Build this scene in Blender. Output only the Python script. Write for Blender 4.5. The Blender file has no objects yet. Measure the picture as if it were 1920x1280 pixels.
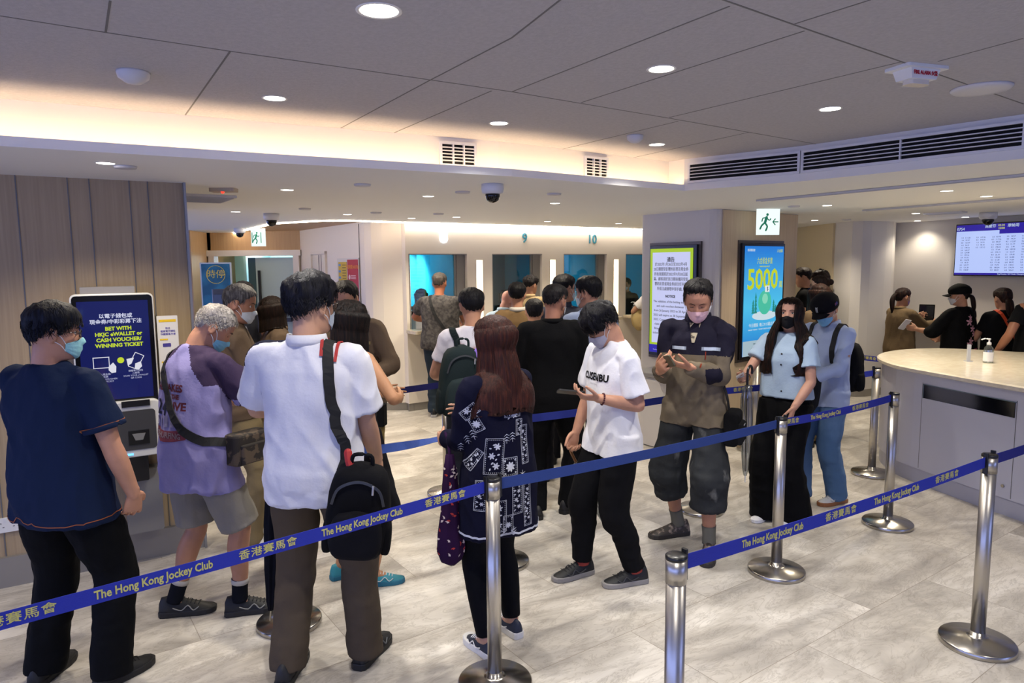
import bpy, bmesh, math, random
import numpy as np
from mathutils import Vector, Matrix, noise
from mathutils.bvhtree import BVHTree
from math import sin, cos, pi, radians as RAD

random.seed(7)
SC = bpy.context.scene
COL = SC.collection

# ------------------------------------------------------------------ camera, world, exposure
cd = bpy.data.cameras.new('camera'); cam = bpy.data.objects.new('camera', cd); COL.objects.link(cam)
SC.camera = cam
cd.sensor_width = 36.0; cd.lens = 1300.0 / 1920.0 * 36.0; cd.clip_start = 0.05
PITCH, ROLL, CAMZ = 0.111, -0.0095, 1.86
_fw = Vector((0, cos(PITCH), -sin(PITCH))); _up = Vector((0, sin(PITCH), cos(PITCH))); _rt = Vector((1, 0, 0))
_r2 = _rt * cos(ROLL) + _up * sin(ROLL); _u2 = -_rt * sin(ROLL) + _up * cos(ROLL)
cam.matrix_world = Matrix(((_r2.x, _u2.x, -_fw.x, 0), (_r2.y, _u2.y, -_fw.y, 0), (_r2.z, _u2.z, -_fw.z, CAMZ), (0, 0, 0, 1)))
cd.dof.use_dof = False

w = bpy.data.worlds.new('world'); SC.world = w; w.use_nodes = True
bg = w.node_tree.nodes['Background']; bg.inputs[0].default_value = (0.33, 0.43, 1.0, 1); bg.inputs[1].default_value = 3.0
vs = SC.view_settings
vs.view_transform = 'Standard'; vs.look = 'None'; vs.gamma = 1.0; vs.use_curve_mapping = False; vs.exposure = 0.0
SPOT_UP, SPOT_LOW, LED_COVE, LED_LINE = 78.0, 70.0, 34.0, 30.0

# ------------------------------------------------------------------ materials
def lin(c):
    if isinstance(c, str):
        c = [int(c[i:i + 2], 16) / 255 for i in (0, 2, 4)]
    return tuple((x / 12.92 if x <= 0.04045 else ((x + 0.055) / 1.055) ** 2.4) for x in c[:3]) + (1,)
_mc = {}
def mat(name, col, rough=0.6, metal=0.0, emit=None, es=0.0, bump=None, var=None, spec=0.5, trans=0.0, sss=0.0, coat=0.0, alpha=1.0, sheen=0.0):
    key = (name, col, rough, metal, emit, es, bump, var)
    if key in _mc: return _mc[key]
    m = bpy.data.materials.new(name); m.use_nodes = True
    nt = m.node_tree; b = nt.nodes['Principled BSDF']; L = nt.links.new
    b.inputs['Base Color'].default_value = lin(col); b.inputs['Roughness'].default_value = rough
    b.inputs['Metallic'].default_value = metal; b.inputs['Specular IOR Level'].default_value = spec
    b.inputs['Transmission Weight'].default_value = trans; b.inputs['Coat Weight'].default_value = coat
    b.inputs['Alpha'].default_value = alpha; b.inputs['Sheen Weight'].default_value = sheen
    if sss: b.inputs['Subsurface Weight'].default_value = sss; b.inputs['Subsurface Radius'].default_value = (0.012, 0.004, 0.002); b.inputs['Subsurface Scale'].default_value = 1.0
    if emit: b.inputs['Emission Color'].default_value = lin(emit); b.inputs['Emission Strength'].default_value = es
    tc = nt.nodes.new('ShaderNodeTexCoord')
    if var:      # (col2, scale, (sx,sy,sz), lo, hi)
        mp = nt.nodes.new('ShaderNodeMapping'); mp.inputs['Scale'].default_value = var[2]
        nz = nt.nodes.new('ShaderNodeTexNoise'); nz.inputs['Scale'].default_value = var[1]; nz.inputs['Detail'].default_value = 5
        rp = nt.nodes.new('ShaderNodeValToRGB'); rp.color_ramp.elements[0].position = var[3]; rp.color_ramp.elements[1].position = var[4]
        rp.color_ramp.elements[0].color = lin(col); rp.color_ramp.elements[1].color = lin(var[0])
        L(tc.outputs['Object'], mp.inputs[0]); L(mp.outputs[0], nz.inputs[0]); L(nz.outputs[0], rp.inputs[0]); L(rp.outputs[0], b.inputs['Base Color'])
    if bump:     # (scale, strength, (sx,sy,sz))
        mp = nt.nodes.new('ShaderNodeMapping'); mp.inputs['Scale'].default_value = bump[2] if len(bump) > 2 else (1, 1, 1)
        nz = nt.nodes.new('ShaderNodeTexNoise'); nz.inputs['Scale'].default_value = bump[0]; nz.inputs['Detail'].default_value = 3
        bp = nt.nodes.new('ShaderNodeBump'); bp.inputs['Strength'].default_value = bump[1]; bp.inputs['Distance'].default_value = 0.004
        L(tc.outputs['Object'], mp.inputs[0]); L(mp.outputs[0], nz.inputs[0]); L(nz.outputs[0], bp.inputs['Height']); L(bp.outputs[0], b.inputs['Normal'])
    _mc[key] = m
    return m
def cloth(col, name='fabric', rough=0.85, var=None):
    return mat(name, col, rough, bump=(70.0, 0.35, (1, 1, 1)), var=var, spec=0.12, sheen=0.0)
def emis(col, s, name='light'):
    return mat(name, '000000', 0.5, emit=col, es=s)
def skinm(col):
    return mat('skin', col, 0.5, bump=(160.0, 0.12), sss=0.0, spec=0.35, var=(tint(col, 0.9), 9.0, (1, 1, 1), 0.35, 0.7))
def tint(c, f):
    v = [min(255, max(0, int(int(c[i:i + 2], 16) * f))) for i in (0, 2, 4)]
    return '%02x%02x%02x' % tuple(v)
def hairm(col, hi=None):
    return mat('hair', col, 0.55, bump=(170.0, 1.0, (1.0, 1.0, 0.05)), var=(hi or tint(col, 1.7), 110.0, (1, 1, 0.08), 0.45, 0.8), spec=0.16)
STEEL = mat('brushed steel', 'bdb8b0', 0.34, 1.0, bump=(40.0, 0.12, (1, 1, 0.02)))
STEEL2 = mat('polished steel', 'b0aca4', 0.24, 1.0)
BLACKP = mat('black plastic', '101012', 0.35)
WHITEP = mat('white plastic', 'dcdcda', 0.4)
def glassm(name, col='ffffff', alpha=0.15, rough=0.03):
    m = bpy.data.materials.new(name); m.use_nodes = True; nt = m.node_tree; nt.nodes.clear()
    o = nt.nodes.new('ShaderNodeOutputMaterial'); t = nt.nodes.new('ShaderNodeBsdfTransparent'); g = nt.nodes.new('ShaderNodeBsdfGlossy')
    t.inputs[0].default_value = lin(col); g.inputs[1].default_value = rough
    mx = nt.nodes.new('ShaderNodeMixShader'); mx.inputs[0].default_value = alpha
    nt.links.new(t.outputs[0], mx.inputs[1]); nt.links.new(g.outputs[0], mx.inputs[2]); nt.links.new(mx.outputs[0], o.inputs[0])
    return m
GLASS = glassm('window glass', 'e6f4f6', 0.09)
LENS = glassm('lens glass', 'f4f4f4', 0.12)

# ------------------------------------------------------------------ mesh building
class MB:
    def __init__(s): s.v = []; s.f = []; s.m = []
    def add(s, vs_, fs, mi=0):
        k = len(s.v); s.v += [tuple(v) for v in vs_]; s.f += [tuple(i + k for i in f) for f in fs]; s.m += [mi] * len(fs); return s
    def merge(s, o, M=None):
        k = len(s.v)
        s.v += [tuple(M @ Vector(v)) for v in o.v] if M else list(o.v)
        s.f += [tuple(i + k for i in f) for f in o.f]; s.m += o.m; return s
    def box(s, c, d, M=None, mi=0):
        vs_ = [Vector((c[0] + sx * d[0] / 2, c[1] + sy * d[1] / 2, c[2] + sz * d[2] / 2)) for sx in (-1, 1) for sy in (-1, 1) for sz in (-1, 1)]
        if M: vs_ = [M @ v for v in vs_]
        return s.add(vs_, [(0, 1, 3, 2), (4, 6, 7, 5), (0, 4, 5, 1), (2, 3, 7, 6), (0, 2, 6, 4), (1, 5, 7, 3)], mi)
    def rbox(s, c, d, r=0.02, seg=4, M=None, mi=0, axis=2):
        """box with rounded vertical (axis) edges"""
        a, b = [(1, 2), (0, 2), (0, 1)][axis]; hx, hy, hz = d[a] / 2, d[b] / 2, d[axis] / 2
        r = min(r, hx * .99, hy * .99); pts = []
        for q, (sx, sy) in enumerate(((1, 1), (-1, 1), (-1, -1), (1, -1))):
            for i in range(seg + 1):
                an = q * pi / 2 + i / seg * pi / 2
                pts.append((sx * (hx - r) + r * cos(an), sy * (hy - r) + r * sin(an)))
        vs_ = []
        for z in (-hz, hz):
            for p in pts:
                v = [0, 0, 0]; v[a] = p[0]; v[b] = p[1]; v[axis] = z
                v = Vector(v) + Vector(c); vs_.append(M @ v if M else v)
        n = len(pts)
        fs = [tuple(range(n))[::-1], tuple(range(n, 2 * n))] + [(i, (i + 1) % n, n + (i + 1) % n, n + i) for i in range(n)]
        if axis == 1: fs = [f[::-1] for f in fs]
        return s.add(vs_, fs, mi)
    def rings(s, rings, cap=True, mi=0, closed=True):
        k = len(s.v); n = len(rings[0])
        for r in rings: s.v += [tuple(p) for p in r]
        fs = []
        for j in range(len(rings) - 1):
            for i in range(n if closed else n - 1):
                i2 = (i + 1) % n
                fs.append((k + j * n + i, k + j * n + i2, k + (j + 1) * n + i2, k + (j + 1) * n + i))
        if cap and closed:
            fs.append(tuple(k + i for i in range(n))[::-1]); fs.append(tuple(k + (len(rings) - 1) * n + i for i in range(n)))
        s.f += fs; s.m += [mi] * len(fs); return s
    def lathe(s, prof, n=32, c=(0, 0, 0), mi=0, cap=True, M=None):
        rs = []
        for r, z in prof:
            ring = [Vector((c[0] + r * cos(2 * pi * i / n), c[1] + r * sin(2 * pi * i / n), c[2] + z)) for i in range(n)]
            rs.append([M @ v for v in ring] if M else ring)
        return s.rings(rs, cap, mi)
    def tube(s, pts, rad, n=12, sub=4, ref=(1, 0, 0), mi=0, rnd=True, sq=2.0):
        pts = [Vector(p) for p in pts]; rad = [(r, r) if not isinstance(r, (tuple, list)) else tuple(r) for r in (rad if isinstance(rad, (list, tuple)) else [rad] * len(pts))]
        P, R_ = cat(pts, rad, sub)
        rs = []; prev = None
        ref = Vector(ref)
        for i, p in enumerate(P):
            t = (P[min(i + 1, len(P) - 1)] - P[max(i - 1, 0)])
            t = t.normalized() if t.length > 1e-9 else Vector((0, 0, 1))
            u = ref - t * ref.dot(t)
            if u.length < 0.05: u = (prev or t.orthogonal()) - t * (prev or t.orthogonal()).dot(t)
            u.normalize(); prev = u; wv = t.cross(u)
            rs.append((p, u, wv, t, R_[i]))
        def ring(p, u, wv, ra, rb):
            o = []
            for k in range(n):
                a = 2 * pi * k / n; c_, s_ = cos(a), sin(a)
                if sq != 2.0: c_ = math.copysign(abs(c_) ** (2 / sq), c_); s_ = math.copysign(abs(s_) ** (2 / sq), s_)
                o.append(p + u * ra * c_ + wv * rb * s_)
            return o
        out = []
        if rnd:
            p, u, wv, t, r = rs[0]
            for q in (0.25, 0.7): out.append(ring(p - t * min(r) * math.sqrt(1 - q * q) * 0.9, u, wv, r[0] * q, r[1] * q))
        for p, u, wv, t, r in rs: out.append(ring(p, u, wv, *r))
        if rnd:
            p, u, wv, t, r = rs[-1]
            for q in (0.7, 0.25): out.append(ring(p + t * min(r) * math.sqrt(1 - q * q) * 0.9, u, wv, r[0] * q, r[1] * q))
        return s.rings(out, True, mi)
    def ball(s, c, r, n=16, m=10, M=None, mi=0):
        r = r if isinstance(r, (tuple, list)) else (r, r, r); rs = []
        for j in range(m + 1):
            ph = -pi / 2 + pi * (j + .02 if j == 0 else (j - .02 if j == m else j)) / m
            ring = [Vector((r[0] * cos(ph) * cos(2 * pi * i / n), r[1] * cos(ph) * sin(2 * pi * i / n), r[2] * sin(ph))) for i in range(n)]
            rs.append([(M @ v if M else v) + Vector(c) for v in ring])
        return s.rings(rs, True, mi)
    def prism(s, poly, z0, z1, mi=0, M=None):
        n = len(poly); vs_ = [Vector((p[0], p[1], z)) for z in (z0, z1) for p in poly]
        if M: vs_ = [M @ v for v in vs_]
        return s.add(vs_, [tuple(range(n))[::-1], tuple(range(n, 2 * n))] + [(i, (i + 1) % n, n + (i + 1) % n, n + i) for i in range(n)], mi)
    def mesh(s, name, mats, smooth=False):
        me = bpy.data.meshes.new(name); me.from_pydata(s.v, [], s.f)
        for m in (mats if isinstance(mats, (list, tuple)) else [mats]): me.materials.append(m)
        me.polygons.foreach_set('material_index', s.m)
        me.polygons.foreach_set('use_smooth', [smooth] * len(s.f)); me.update(); return me
    def obj(s, name, mats, parent=None, smooth=False, bevel=0, fix=True):
        me = s.mesh(name, mats, smooth)
        if fix:
            bm = bmesh.new(); bm.from_mesh(me); bmesh.ops.recalc_face_normals(bm, faces=bm.faces); bm.to_mesh(me); bm.free()
        o = bpy.data.objects.new(name, me); COL.objects.link(o)
        if parent: o.parent = parent
        if bevel:
            b = o.modifiers.new('bevel', 'BEVEL'); b.width = bevel; b.segments = 2; b.limit_method = 'ANGLE'
        return o
def cat(pts, rad, sub):
    if len(pts) < 2: return pts, rad
    P, R_ = [], []
    n = len(pts)
    for i in range(n - 1):
        p0, p1, p2, p3 = pts[max(i - 1, 0)], pts[i], pts[i + 1], pts[min(i + 2, n - 1)]
        r0, r1, r2, r3 = rad[max(i - 1, 0)], rad[i], rad[i + 1], rad[min(i + 2, n - 1)]
        for k in range(sub):
            t = k / sub
            f = lambda a, b, c, d: 0.5 * ((2 * b) + (c - a) * t + (2 * a - 5 * b + 4 * c - d) * t * t + (3 * b - a - 3 * c + d) * t ** 3)
            P.append(f(p0, p1, p2, p3)); R_.append(tuple(max(1e-4, f(r0[q], r1[q], r2[q], r3[q])) for q in (0, 1)))
    P.append(pts[-1]); R_.append(rad[-1])
    return P, R_
def fin(o, label=None, cat_=None, group=None, kind=None):
    if label: o['label'] = label
    if cat_: o['category'] = cat_
    if group: o['group'] = group
    if kind: o['kind'] = kind
    return o
def empty(name, loc=(0, 0, 0), rz=0.0, label=None, cat_=None, group=None, scale=1.0):
    o = bpy.data.objects.new(name, None); COL.objects.link(o); o.location = loc; o.rotation_euler = (0, 0, rz); o.scale = (scale,) * 3
    o.empty_display_size = 0.05
    return fin(o, label, cat_, group)
def struct(mb, name, mats, **k):
    return fin(mb.obj(name, mats, **k), kind='structure')
def clone(o, loc=None, rz=None, label=None, parent=None):
    r = o.copy(); COL.objects.link(r)
    if loc is not None: r.location = loc
    if rz is not None: r.rotation_euler = (0, 0, rz)
    if label: r['label'] = label
    if parent: r.parent = parent
    for ch in [c for c in COL.objects if c.parent == o]: clone(ch, parent=r)
    return r

def frame(A, B, up=(0, 0, 1)):
    """matrix whose x axis runs from A to B, z up, y = normal"""
    A = Vector(A); x = (Vector(B) - A).normalized(); z = Vector(up); y = z.cross(x).normalized(); z = x.cross(y)
    return Matrix(((x.x, y.x, z.x, A.x), (x.y, y.y, z.y, A.y), (x.z, y.z, z.z, A.z), (0, 0, 0, 1)))

# ------------------------------------------------------------------ lettering
def text_mb(s, size=0.1, off=0.0, ext=0.0006, sx=1.0, align='CENTER', shear=0.0, spacing=1.0, line=1.0):
    cu = bpy.data.curves.new('lettering', 'FONT'); cu.body = s; cu.size = size; cu.offset = off; cu.extrude = ext
    cu.align_x = align; cu.align_y = 'CENTER'; cu.resolution_u = 2; cu.shear = shear; cu.space_character = spacing; cu.space_line = line
    o = bpy.data.objects.new('lettering', cu); COL.objects.link(o)
    dg = bpy.context.evaluated_depsgraph_get(); me = bpy.data.meshes.new_from_object(o.evaluated_get(dg))
    b = MB(); b.v = [(v.co.x * sx, v.co.y, v.co.z) for v in me.vertices]; b.f = [tuple(p.vertices) for p in me.polygons]; b.m = [0] * len(b.f)
    bpy.data.objects.remove(o); bpy.data.curves.remove(cu); bpy.data.meshes.remove(me)
    return b
def text_w(b):
    xs = [v[0] for v in b.v]; return (max(xs) - min(xs)) if xs else 0
# panel frame: local x along panel, local y up, z out of the panel
def pmat(origin, xdir, out):
    x = Vector(xdir).normalized(); z = Vector(out).normalized(); y = z.cross(x)
    o = Vector(origin)
    return Matrix(((x.x, y.x, z.x, o.x), (x.y, y.y, z.y, o.y), (x.z, y.z, z.z, o.z), (0, 0, 0, 1)))
def put_text(s, M, x, y, size, m, parent=None, name='lettering', z=0.0015, width=None, **k):
    b = text_mb(s, size, **k)
    if width and text_w(b) > 0:
        f = width / text_w(b); b.v = [(v[0] * f, v[1], v[2]) for v in b.v]
    t = MB().merge(b, M @ Matrix.Translation((x, y, z)))
    return t.obj(name, m, parent, fix=False)
# ------------------------------------------------------------------ room shell
CZ, UZ = 2.39, 2.62
def floor_mat():
    m = bpy.data.materials.new('marble tiles'); m.use_nodes = True; nt = m.node_tree; N = nt.nodes.new; L = nt.links.new
    b = nt.nodes['Principled BSDF']; tc = N('ShaderNodeTexCoord'); mp = N('ShaderNodeMapping'); mp.inputs['Rotation'].default_value = (0, 0, RAD(-35))
    L(tc.outputs['Object'], mp.inputs[0])
    br = N('ShaderNodeTexBrick'); br.inputs['Scale'].default_value = 1.0; br.inputs['Brick Width'].default_value = 1.2; br.inputs['Row Height'].default_value = 0.6
    br.inputs['Mortar Size'].default_value = 0.0018; br.inputs['Color1'].default_value = (0, 0, 0, 1); br.inputs['Color2'].default_value = (1, 1, 1, 1); br.inputs['Mortar'].default_value = (.5, .5, .5, 1)
    L(mp.outputs[0], br.inputs[0])
    # every tile shifts the pattern
    ad = N('ShaderNodeVectorMath'); ad.operation = 'MULTIPLY_ADD'; ad.inputs[1].default_value = (7, 3, 5)
    L(br.outputs['Color'], ad.inputs[0]); L(mp.outputs[0], ad.inputs[2])
    mp2 = N('ShaderNodeMapping'); mp2.inputs['Scale'].default_value = (0.9, 2.0, 1); mp2.inputs['Rotation'].default_value = (0, 0, RAD(20)); L(ad.outputs[0], mp2.inputs[0])
    nz = N('ShaderNodeTexNoise'); nz.inputs['Scale'].default_value = 1.5; nz.inputs['Detail'].default_value = 9; nz.inputs['Roughness'].default_value = .62; nz.inputs['Distortion'].default_value = 0.9
    L(mp2.outputs[0], nz.inputs[0])
    rp = N('ShaderNodeValToRGB'); e = rp.color_ramp.elements
    e[0].position = 0.32; e[0].color = lin('9a948c'); e[1].position = 0.68; e[1].color = lin('dcd7ce')
    q = e.new(0.5); q.color = lin('beb8ae')
    L(nz.outputs[0], rp.inputs[0])
    n2 = N('ShaderNodeTexNoise'); n2.inputs['Scale'].default_value = 4.5; n2.inputs['Detail'].default_value = 8; n2.inputs['Distortion'].default_value = 2.2; n2.inputs['Roughness'].default_value = .7
    mp3 = N('ShaderNodeMapping'); mp3.inputs['Scale'].default_value = (0.6, 1.9, 1); mp3.inputs['Rotation'].default_value = (0, 0, RAD(50)); L(ad.outputs[0], mp3.inputs[0]); L(mp3.outputs[0], n2.inputs[0])
    r2 = N('ShaderNodeValToRGB'); r2.color_ramp.elements[0].position = .47; r2.color_ramp.elements[1].position = .53; r2.color_ramp.elements[0].color = (0, 0, 0, 1); r2.color_ramp.elements[1].color = (0, 0, 0, 1)
    v = r2.color_ramp.elements.new(.5); v.color = (1, 1, 1, 1)
    L(n2.outputs[0], r2.inputs[0])
    mx = N('ShaderNodeMix'); mx.data_type = 'RGBA'; mx.inputs[7].default_value = lin('7d7468')
    sc_ = N('ShaderNodeMath'); sc_.operation = 'MULTIPLY'; sc_.inputs[1].default_value = .4; L(r2.outputs[0], sc_.inputs[0]); L(sc_.outputs[0], mx.inputs[0]); L(rp.outputs[0], mx.inputs[6])
    m3 = N('ShaderNodeMix'); m3.data_type = 'RGBA'; m3.inputs[7].default_value = lin('8e8579'); L(br.outputs['Fac'], m3.inputs[0]); L(mx.outputs[2], m3.inputs[6])
    L(m3.outputs[2], b.inputs['Base Color']); b.inputs['Roughness'].default_value = 0.3; b.inputs['Specular IOR Level'].default_value = 0.4
    return m
def wood_mat(c1, c2, name='wood laminate'):
    return mat(name, c1, 0.45, var=(c2, 6.0, (14, 14, 0.35), 0.3, 0.7), bump=(30, 0.08, (10, 10, 0.3)), spec=0.3)
WALLW = mat('cream wall panel', 'e6ddd0', 0.45, spec=0.3)
WALLG = mat('light grey wall', 'cfcbc6', 0.6)
CEILW = mat('white ceiling paint', 'efeeea', 0.75)
CEILG = mat('grey acoustic board', 'b4b1b4', 0.9, var=('aaa7aa', 60, (1, 1, 1), .3, .7), bump=(120, 0.3))
WOODL = wood_mat('9a876c', 'a89578'); WOODD = wood_mat('b2916a', 'c09f76'); WOODP = wood_mat('b9a58a', 'c5b296')
SKIRT = mat('grey metal skirting', '8e8a84', 0.4, 0.3)
GROOVE = mat('groove', '5c5a58', 0.6)
TEAL = mat('teal wall', '2a9cb4', 0.6)

struct(MB().add([(-12, -5, 0), (12, -5, 0), (12, 18, 0), (-12, 18, 0)], [(0, 1, 2, 3)]), 'floor', floor_mat())
struct(MB().box((0, 1.6, UZ + .03), (14, 12, .06)), 'ceiling', CEILG)
# lower white ceiling around the raised recess, 4 cm lip, tray and face of the cove
S = [(-4.6, 1.68), (-2.2, 3.09), (-1.24, 3.64), (0.01, 4.30), (1.29, 5.25)]
S2 = [(1.29, 5.25), (1.93, 4.71), (2.72, 3.75), (3.5, 2.75), (5.2, .7)]
LED = [(-1.27, 8.66), (-1.65, 8.41), (-1.91, 8.20), (-2.2, 8.2), (-2.53, 8.37), (-2.94, 8.66), (-3.95, 10.33), (-5.57, 13.0)]
poly = S + S2[1:] + [(10, .7), (10, 17), (6, 17), (2.17, 11.12)] + LED + [(-9, 13.0), (-9, 1.0)]
def flat_poly(poly, z, up=False):
    bm = bmesh.new(); vv = [bm.verts.new((p[0], p[1], z)) for p in poly]; es = [bm.edges.new((vv[i], vv[(i + 1) % len(vv)])) for i in range(len(vv))]
    bmesh.ops.triangle_fill(bm, use_beauty=True, edges=es)
    b = MB(); bm.verts.index_update(); b.add([v.co.copy() for v in bm.verts], [tuple(v.index for v in f.verts) for f in bm.faces]); bm.free(); return b
def thicken(b, h):
    n = len(b.v); f0 = list(b.f); b.v += [(x, y, z + h) for x, y, z in b.v]; b.f += [tuple(i + n for i in f) for f in f0]; b.m += [0] * len(f0); return b
lc = thicken(flat_poly(poly, CZ), 0.012)
def offs(P, d):
    out = []
    for i, p in enumerate(P):
        a = Vector(P[max(i - 1, 0)]); c = Vector(P[min(i + 1, len(P) - 1)]); t = (c - a).normalized(); out.append((p[0] - t.y * d, p[1] + t.x * d))
    return out
def strip(b, P, z0, z1, Q=None, mi=0):
    Q = Q or P
    for i in range(len(P) - 1):
        b.add([(P[i][0], P[i][1], z0), (P[i + 1][0], P[i + 1][1], z0), (Q[i + 1][0], Q[i + 1][1], z1), (Q[i][0], Q[i][1], z1)], [(0, 1, 2, 3)], mi)
    return b
Si = offs(S, .02); Sb = offs(S, .15)
b = lc; strip(b, S, CZ, CZ + .045); strip(b, S, CZ + .045, CZ + .045, Si); strip(b, Si, CZ + .045, CZ + .015); strip(b, Si, CZ + .015, CZ + .015, Sb)
lowceil = struct(b, 'ceiling', CEILW)
b = MB(); strip(b, Sb, CZ + .0, UZ + .01); b.add([(Sb[-1][0], Sb[-1][1], CZ), (S[-1][0], S[-1][1], CZ), (S[-1][0], S[-1][1], UZ + .01), (Sb[-1][0], Sb[-1][1], UZ + .01)], [(0, 1, 2, 3)]); struct(b, 'trim_1', mat('cove face paint', 'ece6dc', .6))
b = MB(); strip(b, S2, CZ, UZ + .01); b2 = offs(S2, -.0)
struct(b, 'trim_2', mat('soffit face paint', 'd9d8d6', .6))
# LED strip lying in the cove
b = MB(); P1 = offs(S, .05); P2 = offs(S, .062)
strip(b, P1, CZ + .022, CZ + .022, P2); strip(b, P1, CZ + .016, CZ + .022); strip(b, P2, CZ + .016, CZ + .022)
led = b.obj('cove_light_strip', emis('ffdcb0', LED_COVE, 'warm led')); fin(led, 'warm light strip hidden in the long curved ceiling cove', 'light strip')
# seams between the grey ceiling boards
seams = [[(0, 30), (197, 60)], [(197, 60), (430, 96), (720, 137), (960, 172), (1260, 222), (1405, 248)], [(197, 60), (208, 0)], [(430, 96), (342, 222)], [(1130, -60), (960, 70), (803, 152), (640, 240)],
         [(920, 170), (735, 250)], [(1370, 12), (960, 172)], [(1510, 58), (1090, 192)], [(1690, 115), (1255, 220)], [(1270, 227), (1040, 283)], [(1405, 248), (1180, 297)],
         [(1300, -20), (1500, 50), (1690, 115), (1920, 195)], [(1630, 0), (1490, 45)], [(1920, 72), (1760, 115)], [(1405, 248), (1560, 275)]]
def pix(x, y, z):
    d = _fw + _r2 * ((x - 960) / 1300) - _u2 * ((y - 640) / 1300); t = (z - CAMZ) / d.z
    return Vector((0, 0, CAMZ)) + d * t
SEAMS = []
for s_ in seams:
    q = [pix(x, y, UZ) for x, y in s_]
    for a, c in zip(q[:-1], q[1:]): SEAMS.append(((round(a.x, 2), round(a.y, 2)), (round(c.x, 2), round(c.y, 2))))
b = MB()
for a, c in SEAMS:
    L_ = (Vector(c) - Vector(a)).length
    b.box((L_ / 2, 0, 0), (L_, .007, .0016), M=frame((a[0], a[1], UZ), (c[0], c[1], UZ)))
struct(b, 'trim_3', mat('board joint', '6f6d6b', .9))
# wood lowered ceiling beyond the LED curve, walls there
struct(MB().box((-4.3, 10.9, CZ + .05), (6.2, 6.0, .06)), 'ceiling', WOODD)
b = MB(); LO = offs(LED, -.0); LI = offs(LED, .03)
strip(b, LO, CZ - .012, CZ + .06)
struct(b, 'trim_4', CEILW)
b = MB()
LL = [(2.3, 11.16)] + [(-1.27, 8.66)] + LED[1:]
for a, c in zip(LL[:-1], LL[1:]):
    L_ = (Vector(c) - Vector(a)).length; b.box((L_ / 2, -.0, 0), (L_ + .004, .014, .012), M=frame((a[0], a[1], CZ - .009), (c[0], c[1], CZ - .009)))
o = b.obj('ceiling_light_line', emis('fff0d8', LED_LINE, 'led line')); fin(o, 'thin bright light line curving along the ceiling above counters 8 to 10', 'light strip')

# ---- window wall with counters 8 to 11
W0 = Vector((-1.27, 8.75, 0)); W4 = Vector((2.17, 11.2, 0)); WM = frame(W0, W4); wd = (W4 - W0).normalized()
PITCHW, WW = 1.26, 0.84
def wallbox(b, s0, s1, z0, z1, t=.16, y=None, mi=0):
    b.box(((s0 + s1) / 2, (t / 2 if y is None else y), (z0 + z1) / 2), (s1 - s0, t, z1 - z0), M=WM, mi=mi)
b = MB(); wallbox(b, -.06, 6.2, 2.0, CZ + .01); wallbox(b, -.06, 6.2, .1, 1.02)
SL = []
for k in range(5):
    s1 = PITCHW * k - .02; s0 = PITCHW * (k - 1) + WW if k else -.06
    if k == 0: wallbox(b, s0, s1, 1.02, 2.0)
    else:   # pier with a tall rounded slot lamp
        c_ = (s0 + s1) / 2; wallbox(b, s0, c_ - .05, 1.02, 2.0); wallbox(b, c_ + .05, s1, 1.02, 2.0); wallbox(b, c_ - .05, c_ + .05, 1.92, 2.0); wallbox(b, c_ - .05, c_ + .05, 1.02, 1.06); SL.append(c_)
wallbox(b, PITCHW * 4 + WW, 6.2, 1.02, 2.0)
struct(b, 'wall_window', WALLW)
b = MB(); wallbox(b, -.06, 6.2, 0, .1, t=.02, y=.02)
struct(b, 'baseboard_window', SKIRT)
for i, c_ in enumerate(SL):
    pts = [(c_ - .05 + 0, 0)]
    poly_ = [(.045 * cos(a), .045 * sin(a) + .80) for a in np.linspace(0, pi, 12)] + [(-.045, .02), (.045, .02)]
    M_ = pmat(W0 + wd * c_ + Vector((0, 0, 1.07)) - Vector((-wd.y, wd.x, 0)) * -.10, wd, (wd.y, -wd.x, 0))
    o = MB().prism(poly_, 0, .02, M=M_).obj('slot_light', emis('ffe9c8', 9.0, 'slot lamp'))
    fin(o, ['tall glowing slot in the wall between counter windows 8 and 9', 'tall glowing slot in the wall between counter windows 9 and 10', 'tall glowing slot in the wall right of counter window 10', 'tall glowing slot beyond the last counter window'][i], 'wall light', 'slot lights between the counters')
FRM = mat('grey window frame', '8b8885', .4, .3)
for k in range(4):
    s0 = PITCHW * k - .02; s1 = s0 + WW + .02 if k < 4 else 0
    s1 = PITCHW * k + WW
    fr = MB(); wallbox(fr, s1 - .13, s1 - .0, 1.02, 2.0, t=.012, y=.06); wallbox(fr, s0, s0 + .012, 1.02, 2.0, t=.15); wallbox(fr, s0, s1, 1.99, 2.002, t=.15); wallbox(fr, s1 - .16, s1 - .13, 1.02, 2.0, t=.03, y=.08)
    win = struct(fr, 'window_%d' % (k + 1), FRM)
    g = MB(); wallbox(g, s0 + .012, s1 - .14, 1.30, 1.99, t=.008, y=.08); g.obj('pane', GLASS, win)
    # stone ledge of each counter
    sl = MB().rbox(((s0 + s1) / 2, -.146, 1.03), (WW + .16, .29, .045), .03, M=WM)
    o = sl.obj('counter_ledge', mat('beige stone', 'c8bca4', .3, var=('b8ab92', 30, (1, 1, 1), .4, .6)), bevel=.006)
    fin(o, 'beige stone ledge under counter window %s' % ['8', '9', '10', 'eleven, right of number 10'][k], 'ledge', 'counter ledges')
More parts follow.
